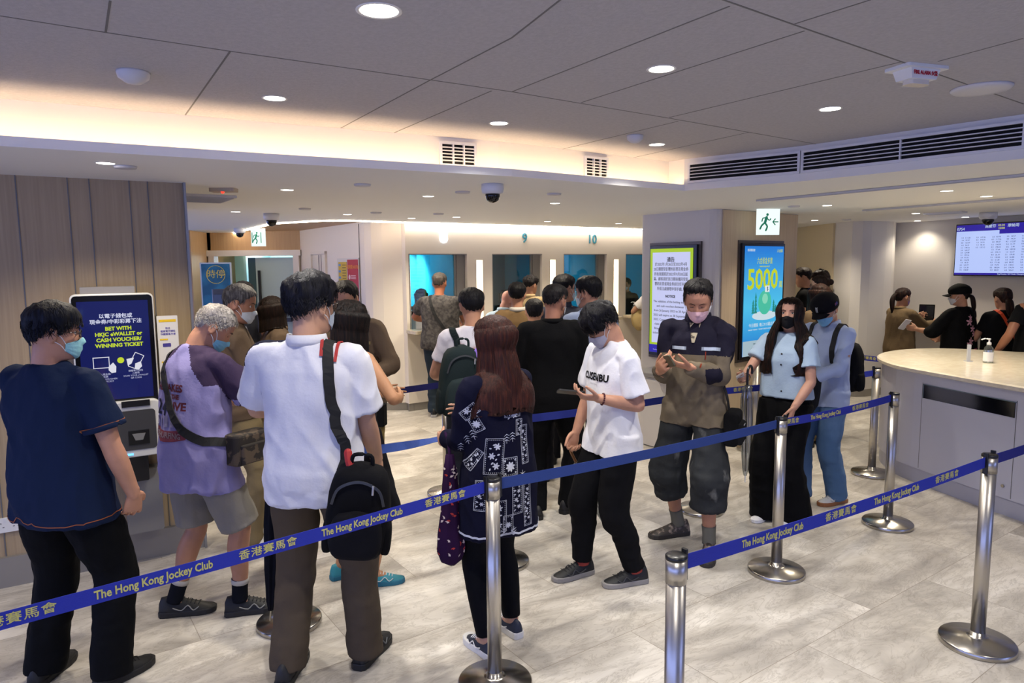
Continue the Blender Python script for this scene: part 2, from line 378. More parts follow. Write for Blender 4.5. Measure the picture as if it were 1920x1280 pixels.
# teal rooms behind the glass
b = MB(); b.box((3.2, 1.9, 1.2), (6.45, .06, 2.4), M=WM)
for s_ in (-.01, 1.04, 2.30, 3.58, 5.1): b.box((s_, 1.0, 1.2), (.05, 1.5, 2.4), M=WM)
struct(b, 'wall_booth', TEAL)
struct(MB().box((3.2, 1.05, 2.36), (6.45, 1.76, .04), M=WM), 'ceiling', mat('booth ceiling', '2a7f92', .7))
struct(MB().box((2.15, 1.2, 1.15), (.7, .03, 1.9), M=WM), 'door_3', mat('dark teal door', '1b4f6c', .5))
for k_, (a_, c_) in enumerate(((.03, 1.0), (1.08, 2.26), (2.34, 3.54), (3.62, 5.06))):
    o = MB().box(((a_ + c_) / 2, .36, .98), (c_ - a_, .32, .04), M=WM).box(((a_ + c_) / 2, .25, .48), (c_ - a_ - .1, .04, .96), M=WM).obj('booth_desk', mat('desk laminate', 'b9c4c4', .5)); fin(o, ['pale desk behind the glass of window 8', 'pale desk behind the glass of window 9', 'pale desk behind the glass of window 10', 'pale desk behind the last window, right of number 10'][k_], 'desk', 'booth desks')
for k in range(4):
    ld = bpy.data.lights.new('booth_lamp', 'SPOT'); ld.energy = [330, 130, 210, 150][k]; ld.color = (.75, .95, 1); ld.spot_size = RAD(100); ld.spot_blend = .6; ld.shadow_soft_size = .05
    lo = bpy.data.objects.new('booth_lamp', ld); COL.objects.link(lo); lo.matrix_world = WM @ Matrix.Translation(([.62, 1.95, 2.85, 4.2][k], 1.4, 2.3)) @ Matrix.Rotation(RAD(28), 4, 'X')
# numbers above the counters
NB = mat('teal metal number', '3f8fa6', .4)
for s_, t_, z_ in ((.49, '8', 2.215), (1.79, '9', 2.215), (3.05, '10', 2.215)):
    M_ = pmat(W0 + wd * s_ + Vector((0, 0, z_)), wd, (wd.y, -wd.x, 0))
    if t_ == '8':
        nb = put_text('8', M_, 0, 0, .20, emis('f2f6ff', 6.0, 'lit number'), None, 'counter_number', z=.004, ext=.01, off=.012)
        t2 = text_mb('8', .20, ext=.0005, off=-.003); o2 = MB().merge(t2, M_ @ Matrix.Translation((0, 0, .016))).obj('numeral_face', mat('number face', 'cfe4ee', .4, emit='c8e8f4', es=.8), nb, fix=False)
    else: nb = put_text(t_, M_, 0, 0, .19, NB, None, 'counter_number', z=.004, ext=.01)
    fin(nb, {'8': 'glowing white number 8 above the leftmost counter window', '9': 'unlit teal number 9 on the cream wall', '10': 'unlit teal number 10 on the cream wall'}[t_], 'number sign', 'counter numbers')
# wall left of the windows: a turned corner and the panel with the posters
PW = [(-1.27, 8.75), (-1.34, 8.80), (-1.62, 8.78), (-1.76, 8.80), (-1.86, 8.86), (-1.93, 8.96), (-3.32, 10.98)]
b = MB(); strip(b, PW, .1, CZ + .08); struct(b, 'wall_panel', WALLW, smooth=False)
b = MB(); strip(b, offs(PW, -.012), 0, .1); strip(b, offs(PW, -.012), .1, .1, PW); struct(b, 'baseboard_panel', SKIRT)
for (x, y) in ((-1.34, 8.80), (-1.95, 8.985)):
    struct(MB().box((x, y - .004, CZ / 2 + .05), (.006, .006, CZ - .1)), 'trim_5', GROOVE)
PA = Vector((-1.93, 8.96, 0)); PB = Vector((-3.32, 10.98, 0)); pd = (PA - PB).normalized(); pn = Vector((pd.y, -pd.x, 0))
def ppan(dist, z, off=0.0): return PA - pd * dist + pn * off + Vector((0, 0, z))
# notice board: yellow sheet and red sheet side by side
M_ = pmat(ppan(.42, 1.55), pd, pn)
nbd = empty('notice_board', ppan(.42, 1.55), 0, 'framed notice board with a yellow sheet and a red sheet on cream wall', 'notice board'); inv = Matrix.Translation(-Vector(nbd.location))
def sub(mb, name, m, par, **k): return MB().merge(mb, Matrix.Translation(-Vector(par.location))).obj(name, m, par, **k)
sub(MB().box((0, 0, .008), (.76, .82, .016), M=M_), 'frame', mat('pale frame', 'd8d4cc', .4, .4), nbd)
ys = sub(MB().box((-.18, .1, .018), (.30, .52, .004), M=M_), 'yellow_sheet', mat('yellow paper', 'c9a93a', .6, emit='c9a93a', es=.0), nbd)
rs = sub(MB().box((.18, 0, .018), (.36, .78, .004), M=M_), 'red_sheet', mat('red paper', 'b3202f', .5), nbd)
t = MB()
for i in range(13): t.box((-.12, .32 - i * .036, .021), (.13, .012, .001), M=M_)
sub(t, 'small_print', mat('brown ink', '7d6a30', .7), nbd)
t = MB()
for i in range(5): t.box((-.28, .32 - i * .085, .0215), (.08, .03, .001), M=M_)
sub(t, 'photo_row', mat('blue print', '6d93b8', .7), nbd)
t = MB().merge(text_mb('營業時間 NOTICE', .06), M_ @ Matrix.Translation((.18, .29, .021))); sub(t, 'heading', mat('orange print', 'e89a3a', .6), nbd)
t = MB()
for i in range(3):
    t.lathe([(.032, 0), (.032, .001)], 16, M=M_ @ Matrix.Translation((.07, .16 - i * .17, .021)))
    for j in range(3): t.box((.2, .18 - i * .17 - j * .02, .021), (.17, .009, .001), M=M_)
sub(t, 'print', mat('pale print', 'e6c9c4', .6), nbd)
sub(MB().box((.29, -.3, .0215), (.1, .05, .001), M=M_), 'yellow_tag', mat('yellow print', 'e8d020', .6), nbd)
# small door in this wall
M_ = pmat(ppan(1.55, 0), pd, pn)
d = struct(MB().box((-.30, 1.03, .01), (.03, 2.06, .05), M=M_).box((.30, 1.03, .01), (.03, 2.06, .05), M=M_).box((0, 2.05, .01), (.63, .04, .05), M=M_), 'door_2', mat('cream frame', 'e2d8ca', .5))
MB().box((0, 1.0, .004), (.57, 2.04, .012), M=M_).obj('door_leaf', mat('cream door', 'd8cfc0', .5), d)
MB().box((.0, 1.0, .013), (.008, 2.04, .006), M=M_).box((.1, 1.0, .013), (.004, 2.04, .006), M=M_).obj('groove', GROOVE, d)
MB().rbox((.03, 1.55, .03), (.03, .36, .03), .008, M=M_).obj('door_handle', BLACKP, d)
# door wall far left: wood header, double door
DY = 11.0
b = MB(); b.box((-4.0, DY, 2.30), (1.62, .1, .50)); b.box((-5.3, DY, 1.25), (1.2, .1, 2.5)); struct(b, 'wall_back', WOODD)
FR = mat('white door frame', 'e8e0d6', .5)
d = struct(MB().box((-4.68, DY - .03, 1.03), (.09, .16, 2.08)).box((-3.36, DY - .03, 1.03), (.09, .16, 2.08)).box((-4.02, DY - .035, 2.07), (1.47, .18, .09)), 'door_1', FR)
lf = MB().box((0, 0, 1.0), (.62, .045, 2.0), M=Matrix.Translation((-3.72, DY + .02, 0))).obj('door_leaf', mat('pale blue door', 'b9cccb', .45), d)
MB().rbox((-3.97, DY - .03, 1.15), (.035, .05, 1.3), .01).obj('pull_handle', BLACKP, lf)
MB().rbox((-3.70, DY - .05, 1.02), (.45, .07, .06), .01).box((-3.98, DY - .03, 1.02), (.08, .06, .14)).obj('push_bar', BLACKP, lf)
MB().box((-4.09, DY + .1, 1.0), (.12, .2, 2.0)).obj('mullion', mat('dark teal frame', '3e5a60', .4, .2), d)
struct(MB().box((-4.6, DY + 1.6, 1.2), (2.8, .05, 2.5)).box((-5.1, DY + .8, 1.2), (.05, 1.6, 2.5)).box((-4.35, DY + 1.0, 1.2), (.04, 1.2, 2.5)), 'wall_room', mat('pale cyan wall', 'a9d2d6', .6))
ld = bpy.data.lights.new('room_lamp', 'POINT'); ld.energy = 60; ld.color = (.85, 1, 1); ld.shadow_soft_size = .3
lo = bpy.data.objects.new('room_lamp', ld); COL.objects.link(lo); lo.location = (-4.2, DY + .8, 2.2)
# left side wood wall beyond the corner, with the blue poster and a grey machine
struct(MB().box((0, 0, 1.22), (.1, 3.8, 2.44), M=Matrix.Translation((-4.95, 12.0, 0)) @ Matrix.Rotation(RAD(8), 4, 'Z')), 'wall_left', WOODD)
# blue poster standing by the wood wall
M_ = pmat((-4.32, 10.2, 1.45), (1, .1, 0), (.1, -1, 0)); po = empty('poster_stand', (-4.32, 10.2, 0), 0, 'blue poster on a stand with yellow characters, behind the wood wall corner', 'poster')
sub(MB().box((0, 0, 0), (.44, .95, .03), M=M_), 'board', mat('white board', 'd6dcdc', .5), po)
sub(MB().box((0, 0, .018), (.40, .91, .006), M=M_), 'print', mat('blue print', '2f7fa0', .5, var=('1f6080', 5, (1, 1, 1), .4, .6)), po)
sub(MB().merge(text_mb('時停', .13), M_ @ Matrix.Translation((.0, .3, .023))), 'lettering', mat('yellow print', 'e8d25a', .6), po, fix=False)
t = MB(); t.tube([(0.0 + .13 * cos(a), .3 + .13 * sin(a), .024) for a in np.linspace(0, 2 * pi, 25)], .004, 5, 1); sub(MB().merge(t, M_), 'ring_print', mat('yellow print', 'e8d25a', .6), po)
sub(MB().box((0, -.7, -.02), (.3, .5, .02), M=M_).box((0, -1.43, 0), (.4, .03, .25), M=M_).box((0, -1.1, -.02), (.05, .7, .03), M=M_), 'stand_post', mat('grey stand', '8a8a88', .4, .5), po)
mc = empty('ticket_machine', (-3.25, 7.9, 0), 0, 'grey upright machine beside the corner of the wood wall', 'machine')
MB().rbox((0, 0, .55), (.32, .4, 1.1), .03).obj('body', mat('grey metal', '77736c', .4, .3), mc); MB().rbox((0, 0, 1.36), (.28, .12, .5), .03).obj('display_head', mat('dark grey metal', '4a4846', .4, .2), mc)
MB().box((0, -.064, 1.38), (.22, .01, .34)).obj('screen', mat('dark screen', '1a1c22', .1), mc); MB().rbox((0, -.1, 1.1), (.26, .16, .06), .02).obj('shelf', mat('tan tray', '9a7a52', .5), mc)

# ---- wood wall, near left
w0 = Vector((-4.3, 3.11, 0)); w1 = Vector((-2.08, 4.485, 0)); WD = (w1 - w0).normalized(); WN = Vector((WD.y, -WD.x, 0)); WMl = frame(w0, w1); LW = (w1 - w0).length
S0w = LW - 1.02 - .0   # distance of the reference point used for measuring
struct(MB().box((LW / 2, .06, CZ / 2), (LW, .12, CZ), M=WMl).box((LW - .05, 1.2, CZ / 2), (.10, 2.3, CZ), M=WMl), 'wall_wood', WOODL)
def ws(s): return s + (LW - 1.01)      # s measured as in the plan (0 at the left frame edge, 1.01 at the corner)
b = MB()
for s_ in (-.9, -.72, -.55, -.3, -.06, .14, .39, .50, .71, .81): b.box((ws(s_), -.001, CZ / 2), (.006, .006, CZ), M=WMl)
struct(b, 'trim_6', mat('groove metal', '6f6f70', .4, .5))
struct(MB().box((ws(1.01) + .004, .03, CZ / 2), (.014, .16, CZ), M=WMl), 'trim_7', mat('aluminium corner', '9a9ca0', .35, .7))
bb = MB(); bb.box((LW / 2, -.015, .09), (LW, .03, .18), M=WMl); struct(bb, 'baseboard_left', SKIRT)
# far corridor walls to the right
struct(MB().box((4.9, 14.2, 1.2), (5, .1, 2.42)), 'wall_far', mat('beige wall', 'c2b18c', .7))
CR = [(4.55, 9.9), (4.62, 9.48), (4.72, 9.40), (4.85, 9.42), (5.12, 9.55), (5.26, 9.64), (5.36, 9.76), (5.42, 9.92), (5.5, 10.0), (6.9, 6.8), (8.3, 3.6), (8.6, -1)]  # last stretch runs on unseen, added to keep world light out at right
b = MB(); strip(b, CR, .0, CZ + .01); struct(b, 'wall_right', WALLG, smooth=False)
b = MB(); strip(b, offs(CR, -.012), 0, .1); strip(b, offs(CR, -.012), .1, .1, CR); struct(b, 'baseboard_right', SKIRT)
struct(MB().box((4.58, 12.0, 1.2), (.1, 4.3, 2.4)), 'wall_corridor', mat('cream wall', 'cbbd9c', .7))
# added behind the camera: wall blocks world light at right, open frame admits it
struct(MB().box((4.6, -4.85, 1.3), (8.0, .1, 2.6)), 'wall_added', WALLG)
b = MB()
for x in (-5, -2.5, 0): b.box((x, -4.9, 1.3), (.08, .08, 2.6))
b.box((-2.5, -4.9, 2.58), (6, .1, .1)); struct(b, 'window_5', mat('dark frame', '303234', .4, .5))
# ---- pillar with screens
PC, PL, PR = Vector((2.06, 7.01, 0)), Vector((1.46, 7.89, 0)), Vector((3.30, 8.04, 0))
dl = (PC - PL).normalized(); dr = (PR - PC).normalized(); nl = Vector((dl.y, -dl.x, 0)); nr = Vector((dr.y, -dr.x, 0))
def rc(A, B, C, r, n=6):
    u = (A - B).normalized(); v = (C - B).normalized(); o = []
    for i in range(n + 1):
        t = i / n; o.append(tuple(((B + u * r) * (1 - t) ** 2 + B * 2 * t * (1 - t) + (B + v * r) * t * t)[:2]))
    return o
back = PR + (PL - PC)
pp = rc(back, PL, PC, .06) + rc(PL, PC, PR, .14) + rc(PC, PR, back, .06) + [tuple(back[:2])]
struct(MB().prism(pp, 0, CZ), 'pillar', mat('pale grey panel', 'c6c3c2', .5), smooth=False)
b = MB().box(((.02 + (PR - PC).length - .06) / 2 + .04, -.006, CZ / 2), ((PR - PC).length - .14, .014, CZ - .01), M=frame(PC, PR)); struct(b, 'trim_8', WOODP)
struct(MB().prism([tuple((Vector((p[0], p[1], 0)) + (Vector((p[0], p[1], 0)) - (PL + PR) / 2).normalized() * .016)[:2]) for p in pp], 0, .1), 'baseboard_pillar', SKIRT)

def screen_base(name, M, wd_, ht, label, bez=.04, dep=.06):
    e = empty(name, M.translation, 0, label, 'screen'); I = Matrix.Translation(-M.translation) @ M
    fr_ = MB().box((0, 0, dep / 2 - .012), (wd_, ht, dep + .02), M=I).obj('bezel', mat('black bezel', '0c0d10', .25), e, bevel=.004)
    MB().box((0, .0, dep / 2 - .02), (wd_ + .05, ht + .06, dep - .02), M=I).obj('wall_frame', mat('dark metal surround', '5a5350', .35, .5), e)
    return e, I, dep
# left screen: public notice
M_ = pmat(PL + dl * (.53) + nl * 0 + Vector((0, 0, 1.445)), dl, nl)
e, I, dp = screen_base('notice_screen', M_, .66, 1.20, 'lit screen with green border and black notice text on grey side of pillar')
z0 = dp + .002
MB().box((-.012, 0, z0), (.60, 1.13, .003), M=I).obj('green_border', emis('a8c81e', .95, 'green border glow'), e)
MB().box((-.012, .035, z0 + .002), (.53, .98, .002), M=I).obj('white_panel', emis('c9cdf4', .95, 'screen white'), e)
MB().box((-.012, -.522, z0 + .002), (.60, .085, .002), M=I).obj('blue_footer', emis('2a22b8', .8, 'screen blue'), e)
TX = mat('screen ink', '20202c', .6, emit='20202c', es=.5)
put_text('通告', I, -.012, .445, .055, TX, e, z=z0 + .0045, off=.001)
put_text('於2022年1月26日至2022年4月\n20日期間受影響的彩票及現金券\n的有效期將於2022年9月30日屆\n滿。顧客請於該日期前攜同受影\n響的彩票或現金券前往任何場\n外投注處辦理申領手續。', I, -.012, .265, .042, TX, e, z=z0 + .0045, width=.49, line=1.25)
put_text('NOTICE', I, -.012, .055, .038, TX, e, z=z0 + .0045, off=.0015)
put_text('The validities of the betting tickets\nand cash vouchers between\nfrom 26 January 2022 to 20 April\n2022 will expire on 30 September\n2022. Customers may proceed to\nclaim at any Off-Course Betting\nBranch with the affected betting\ntickets or cash vouchers before 30\nSeptember 2022.', I, -.012, -.20, .034, TX, e, z=z0 + .0045, width=.49, line=1.45)
put_text('香港賽馬會\nThe Hong Kong Jockey Club', I, -.15, -.525, .018, emis('b8bcf0', .8, 'screen pale'), e, z=z0 + .0045)
# right screen: poster with 5000
M_ = pmat(PC + dr * .80 + Vector((0, 0, 1.445)), dr, nr)
e, I, dp = screen_base('poster_screen', M_, .84, 1.22, 'lit blue screen showing yellow 5000 and a green globe on wood side of pillar')
z0 = dp + .002
def grad(name, c1, c2, c3, s, h):
    m = bpy.data.materials.new(name); m.use_nodes = True; nt = m.node_tree; b = nt.nodes['Principled BSDF']; b.inputs['Base Color'].default_value = (0, 0, 0, 1)
    tc = nt.nodes.new('ShaderNodeTexCoord'); sp = nt.nodes.new('ShaderNodeSeparateXYZ'); mr = nt.nodes.new('ShaderNodeMapRange'); mr.inputs[1].default_value = -h; mr.inputs[2].default_value = h
    rp = nt.nodes.new('ShaderNodeValToRGB'); rp.color_ramp.elements[0].color = lin(c1); rp.color_ramp.elements[1].color = lin(c3); q = rp.color_ramp.elements.new(.45); q.color = lin(c2)
    nt.links.new(tc.outputs['Object'], sp.inputs[0]); nt.links.new(sp.outputs[2], mr.inputs[0]); nt.links.new(mr.outputs[0], rp.inputs[0]); nt.links.new(rp.outputs[0], b.inputs['Emission Color']); b.inputs['Emission Strength'].default_value = s
    return m
MB().box((0, 0, z0), (.77, 1.16, .003), M=I).obj('picture', grad('poster picture', '0f6fd0', '4fc4ee', '1a78d8', .95, .58), e)
MB().box((0, -.50, z0 + .002), (.77, .16, .002), M=I).obj('footer_panel', emis('b4ccd8', .8, 'screen pale panel'), e)
YG = emis('c4d422', .95, 'poster yellow'); WHt = emis('dcf0fa', .8, 'poster white')
put_text('5000', I, -.03, .22, .30, YG, e, 'big_number', z=z0 + .004, width=.60, off=.006)
put_text('萬', I, .335, .16, .08, YG, e, z=z0 + .004); put_text('六合彩金多寶', I, 0, .42, .075, YG, e, z=z0 + .004, width=.30)
put_text('MARK SIX JACKPOT', I, 0, .365, .02, YG, e, z=z0 + .004, width=.2); put_text('今日攪珠  晚上9:15截止投注', I, 0, -.26, .045, WHt, e, z=z0 + .004, width=.56)
put_text('DRAW TODAY · TICKET SALES CLOSE AT 9:15PM', I, 0, -.305, .02, WHt, e, z=z0 + .004, width=.58); put_text('香港賽馬會', I, -.27, .535, .03, WHt, e, z=z0 + .004)
put_text('六合彩', I, .30, .53, .04, YG, e, z=z0 + .004)
t = MB()
for i in range(5): t.box((-.02 + (i % 2) * .02, -.455 - i * .022, z0 + .004), (.34, .007, .001), M=I); t.box((.27, -.455 - i * .022, z0 + .004), (.16, .006, .001), M=I)
t.obj('small_print', emis('4a6c7c', .6, 'poster print'), e)
t = MB().lathe([(.13, 0), (.13, .001)], 36, M=I @ Matrix.Translation((.02, -.02, z0 + .004))); t.obj('globe_picture', emis('4fd0b0', .8, 'poster green'), e)
t = MB().lathe([(.055, 0), (.055, .001)], 24, M=I @ Matrix.Translation((.02, 0.02, z0 + .0055))); t.obj('globe_face', emis('8fe4c4', .85, 'poster light green'), e)
t = MB().prism([(.24 * cos(a) + .02, -.16 + .05 * sin(a)) for a in np.linspace(0, 2 * pi, 30)[:-1]], z0 + .002, z0 + .0035, M=I); t.obj('island_picture', WHt, e)
for x, h in ((-.16, .2), (-.21, .13), (.2, .12), (.24, .07)):
    t = MB()
    for q in range(5): t.prism([(x - .03 + q * .003, -.13 + q * h / 5), (x + .03 - q * .003, -.13 + q * h / 5), (x, -.13 + (q + 1.6) * h / 5)], z0 + .0045, z0 + .0055, M=I)
    t.obj('tree_picture', emis('2a9c94', .7, 'poster teal'), e)
t = MB().box((.06, .125, z0 + .0065), (.09, .07, .001), M=I); t.obj('figure_picture', emis('e8f4f4', .85, 'poster pale'), e)
put_text('$', I, .06, .125, .06, emis('2a5a6c', .5, 'poster dark'), e, z=z0 + .009)

# white pedestal with rounded front before the pillar, scanner on top
e = empty('pedestal', (1.62, 7.02, 0), RAD(-55), 'white rounded pedestal with lit blue scanner before the grey pillar side', 'pedestal')
MB().rbox((0, 0, .36), (.62, .5, .70), .18, 8).obj('body', mat('white laminate', 'd2ccc4', .4), e, smooth=False)
MB().rbox((0, 0, .005), (.58, .46, .012), .16, 8).obj('plinth', BLACKP, e)
MB().rbox((0, 0, .735), (.66, .54, .05), .19, 8).obj('top', mat('grey top', '8c8884', .4), e, bevel=.01)
s_ = empty('ticket_scanner', (1.47, 6.72, .76), RAD(-25), 'small black scanner with glowing blue strip on the white pedestal', 'scanner')
MB().rbox((0, 0, .03), (.17, .13, .055), .04, 6).obj('housing', BLACKP, s_); MB().rbox((0, -.058, .045), (.11, .02, .02), .008).obj('light_strip', emis('3a3cff', 5.0, 'blue glow'), s_)

# TV on the right wall
T0, T1 = Vector((5.5, 10.0, 0)), Vector((6.9, 6.8, 0)); td = (T1 - T0).normalized(); tn = Vector((td.y, -td.x, 0))
M_ = pmat(T0 + td * 1.50 + Vector((0, 0, 1.985)) + tn * .04, td, tn); e, I, dp = screen_base('odds_screen', M_, 1.14, .66, 'wide wall screen with purple header and columns of odds numbers'); z0 = dp + .002
bpy.data.objects.remove([c for c in e.children if c.name.startswith('wall_frame')][0])
MB().box((0, 0, z0), (1.11, .63, .003), M=I).obj('display', emis('b4c6fa', 1.0, 'pale blue display'), e)
MB().box((0, .275, z0 + .002), (1.11, .08, .002), M=I).box((.26, .215, z0 + .002), (.56, .05, .002), M=I).box((0, -.303, z0 + .002), (1.11, .025, .002), M=I).obj('header_bar', emis('2c1ca8', .8, 'purple display'), e)
put_text('0754', I, -.5, .265, .05, WHt, e, z=z0 + .004); put_text('高慶芬', I, -.13, .285, .045, WHt, e, z=z0 + .004); put_text('02:30\n10/08', I, .0, .275, .035, emis('d8e048', .9, 'lime display'), e, z=z0 + .004)
put_text('摩納哥', I, .14, .285, .045, WHt, e, z=z0 + .004); put_text('Eng Premier, WC Finals, Champions', I, .15, -.303, .022, WHt, e, z=z0 + .004)
random.seed(3)
NK = emis('3c4a98', .5, 'number ink')
for cx_, n_ in ((-.43, 14), (-.24, 5), (-.05, 14), (.12, 14), (.30, 14), (.46, 14)):
    put_text('\n'.join('%d:%d   %5.2f' % (random.randint(0, 6), random.randint(0, 5), random.uniform(6, 200)) for _ in range(n_)), I, cx_, (.17 - .0315 * n_ / 2), .024, NK, e, z=z0 + .004, line=1.31)

# exit signs
def exit_sign(loc, yaw, txt, label):
    e = empty('exit_sign', loc, yaw, label, 'exit sign', 'running man exit signs')
    MB().box((0, 0, -.13), (.24, .03, .26)).obj('panel', emis('eaf6f4', 1.1, 'exit glow'), e); MB().box((0, 0, .005), (.26, .05, .012)).obj('bracket', WHITEP, e)
    M_ = pmat((0, -.016, -.13), (1, 0, 0), (0, -1, 0)); b = MB()
    for pts, r in (([(-.03, .045), (-.045, -.0), (-.05, -.01)], .014), ([(-.05, -.01), (-.02, -.045), (-.035, -.085)], .009), ([(-.05, -.01), (-.085, -.035), (-.105, -.07)], .009), ([(-.032, .04), (.005, .015), (.02, .03)], .006), ([(-.035, .04), (-.075, .035), (-.085, .005)], .006)):
        b.tube([M_ @ Vector((p[0] * .9, p[1], .003)) for p in pts], r, 6, 3)
    b.ball(M_ @ Vector((-.018, .072, .003)), (.014, .004, .014), 10, 6)
    if txt == 'arrow': b.tube([M_ @ Vector(p) for p in ((.045, 0, .002), (.10, 0, .002))], .006, 6, 1).tube([M_ @ Vector(p) for p in ((.068, .028, .002), (.043, 0, .002), (.068, -.028, .002))], .006, 6, 1)
    else: b.box((-.1, -.018, -.13), (.012, .004, .16)).box((.05, -.018, -.13), (.012, .004, .16))
    b.obj('running_figure', mat('exit green', '0f8060', .6, emit='0f8060', es=.3), e)
    return e
exit_sign((2.60, 7.10, CZ), RAD(10), 'arrow', 'white exit sign with green running figure and arrow before the wood pillar side')
e = exit_sign((-3.46, 9.6, CZ - .02), RAD(0), 'door', 'white exit sign with green running figure above the double door'); e.scale = (.8, .8, .9)

# ---- ceiling fittings
def fitting_spot(e, energy, size, z, col=(1, .86, .68)):
    ld = bpy.data.lights.new('lamp', 'SPOT'); ld.energy = energy; ld.color = col; ld.spot_size = RAD(125); ld.spot_blend = .75; ld.shadow_soft_size = size
    lo = bpy.data.objects.new('lamp', ld); COL.objects.link(lo); lo.parent = e; lo.location = (0, 0, z)
DLw = emis('fff6e6', 14.0, 'downlight glow'); DLring = mat('white ring', 'e4e2de', .5)
ringm = MB().lathe([(1.12, .0), (1.12, -.06), (1.0, -.09), (.93, -.04), (.93, 0)], 28, cap=False).mesh('trim_ring', DLring, True)
discm = MB().lathe([(.93, -.035), (.93, -.03)], 28).mesh('diffuser', DLw)
def downlight(x, y, z, r, energy, label, group):
    if (x, y) in ((5.68, 8.78), (5.5, 9.5)): energy *= .3
    e = empty('downlight', (x, y, z), 0, label, 'ceiling light', group)
    for nm, me in (('trim_ring', ringm), ('diffuser', discm)):
        o = bpy.data.objects.new(nm, me); COL.objects.link(o); o.parent = e; o.scale = (r, r, r * .5)
    if energy: fitting_spot(e, energy, .04, -.02, (1, .95, .88) if z > 2.5 else (1, .88, .70))
for x, y, r, lb in ((-.39, 2.18, .062, 'round downlight at the top edge of the photo in the grey ceiling, nearest'), (-1.07, 3.26, .05, 'round downlight in grey ceiling above the glowing cove, left one'), (-.06, 3.87, .05, 'round downlight in grey ceiling above the left small vent'),
                 (.6, 2.84, .052, 'round downlight in the middle of the grey ceiling boards'), (1.61, 3.59, .052, 'round downlight in grey ceiling near the long air grille'), (.95, 4.6, .05, 'round downlight beside a white detector near the cove corner')):
    downlight(x, y, UZ, r, SPOT_UP, lb, 'downlights in the grey ceiling')
for x, y in ((-2.4, 1.2), (2.4, 1.6), (.3, .6)): downlight(x, y, UZ, .052, SPOT_UP, 'round downlight in the grey ceiling overhead', 'downlights in the grey ceiling overhead')
for x, y, lb in ((-2.06, 3.61, 'round downlight in white ceiling in front of the wood wall'), (-1.56, 4.93, 'round downlight in white ceiling right of the wood wall corner'), (-.64, 5.48, 'round downlight in white ceiling left of the dome camera under the vent'), (-2.67, 6.83, 'round downlight in white ceiling left of the dome camera by the light line'),
              (-1.7, 7.32, 'round downlight just in front of the curve of the light line'), (-1.13, 8.0, 'round downlight near the wall left of number 8'), (-.61, 7.89, 'round downlight near the wall above number 8'), (.46, 8.84, 'round downlight above number 9'), (1.45, 9.46, 'round downlight near the wall right of number 10'),
              (.39, 6.21, 'round downlight in white ceiling midway between cove and number 10'), (3.03, 6.74, 'round downlight in white ceiling right of the arrow exit sign'), (3.96, 9.15, 'round downlight beyond the pillar near the right column'), (4.61, 8.0, 'round downlight left of the dark ceiling hatch'), (3.37, 5.45, 'round downlight between the two recessed slots, left one'),
              (4.01, 5.94, 'round downlight between the two recessed slots, right one'), (5.68, 8.78, 'round downlight above the odds screen'), (5.5, 9.5, 'round downlight beside the right column, lower one'), (4.97, 12.09, 'round downlight far down the corridor')):
    downlight(x, y, CZ, .045, SPOT_LOW, lb, 'downlights in the white ceiling')
# unlit discs
def disc(x, y, z, r, name, label, cat_, dome=.3, m=None):
    o = MB().lathe([(r, 0), (r, -.006), (r * .92, -.012 - dome * .02), (r * .5, -.012 - dome * .05), (.002, -.012 - dome * .06)], 28).obj(name, m or mat('off white plastic', 'c8c6c8', .5), None, smooth=True); o.location = (x, y, z); return fin(o, label, cat_)
disc(-1.47, 2.81, UZ, .06, 'smoke_detector', 'white round detector on the blue-tinted grey ceiling, left', 'detector', .6)
disc(.75, 4.27, UZ, .05, 'smoke_detector', 'white round detector beside a downlight near the cove corner', 'detector', .6)
disc(2.1, 3.19, UZ, .12, 'ceiling_speaker', 'large flat round white speaker right of the fire alarm', 'speaker', .1)
for x, y, lb in ((-2.02, 3.72, 'flat disc just below the downlight before the wood wall'), (-.97, 4.63, 'pale flat disc in white ceiling below the cove middle'), (.33, 5.35, 'pale flat disc in white ceiling below the right small vent'), (-1.9, 6.5, 'pale flat disc right above the far dome camera'), (-.75, 7.3, 'pale flat disc above the glowing number 8'),
              (-.35, 5.15, 'small flat disc left of the middle dome camera'), (2.72, 7.36 - .6, 'small flat disc above the arrow exit sign'), (4.3, 9.0, 'pale flat disc near the right column'), (-1.35, 7.05, 'small flat disc behind the middle light curve')):
    disc(x, y, CZ, .055, 'ceiling_sensor', lb, 'sensor', .05)
# fire alarm
e = empty('fire_alarm', (1.62, 2.86, UZ), RAD(18), 'white fire alarm unit with red lettering on the grey ceiling', 'fire alarm')
MB().rbox((0, 0, -.006), (.21, .12, .012), .01).obj('base_plate', WHITEP, e)
MB().add([(-.075, -.045, -.01), (.075, -.045, -.01), (.075, .045, -.01), (-.075, .045, -.01), (-.062, -.038, -.05), (.062, -.038, -.05), (.062, .038, -.05), (-.062, .038, -.05)], [(0, 1, 5, 4), (1, 2, 6, 5), (2, 3, 7, 6), (3, 0, 4, 7), (4, 5, 6, 7)]).obj('housing', WHITEP, e)
MB().rbox((0, 0, -.058), (.10, .05, .018), .015).obj('lens', mat('frosted lens', 'd8d0c4', .2), e)
put_text('FIRE ALARM 火警', pmat((0, -.043, -.03), (1, 0, 0), (0, -1, .17)), 0, 0, .022, mat('red ink', 'b01030', .6), e, width=.12, off=.0006)
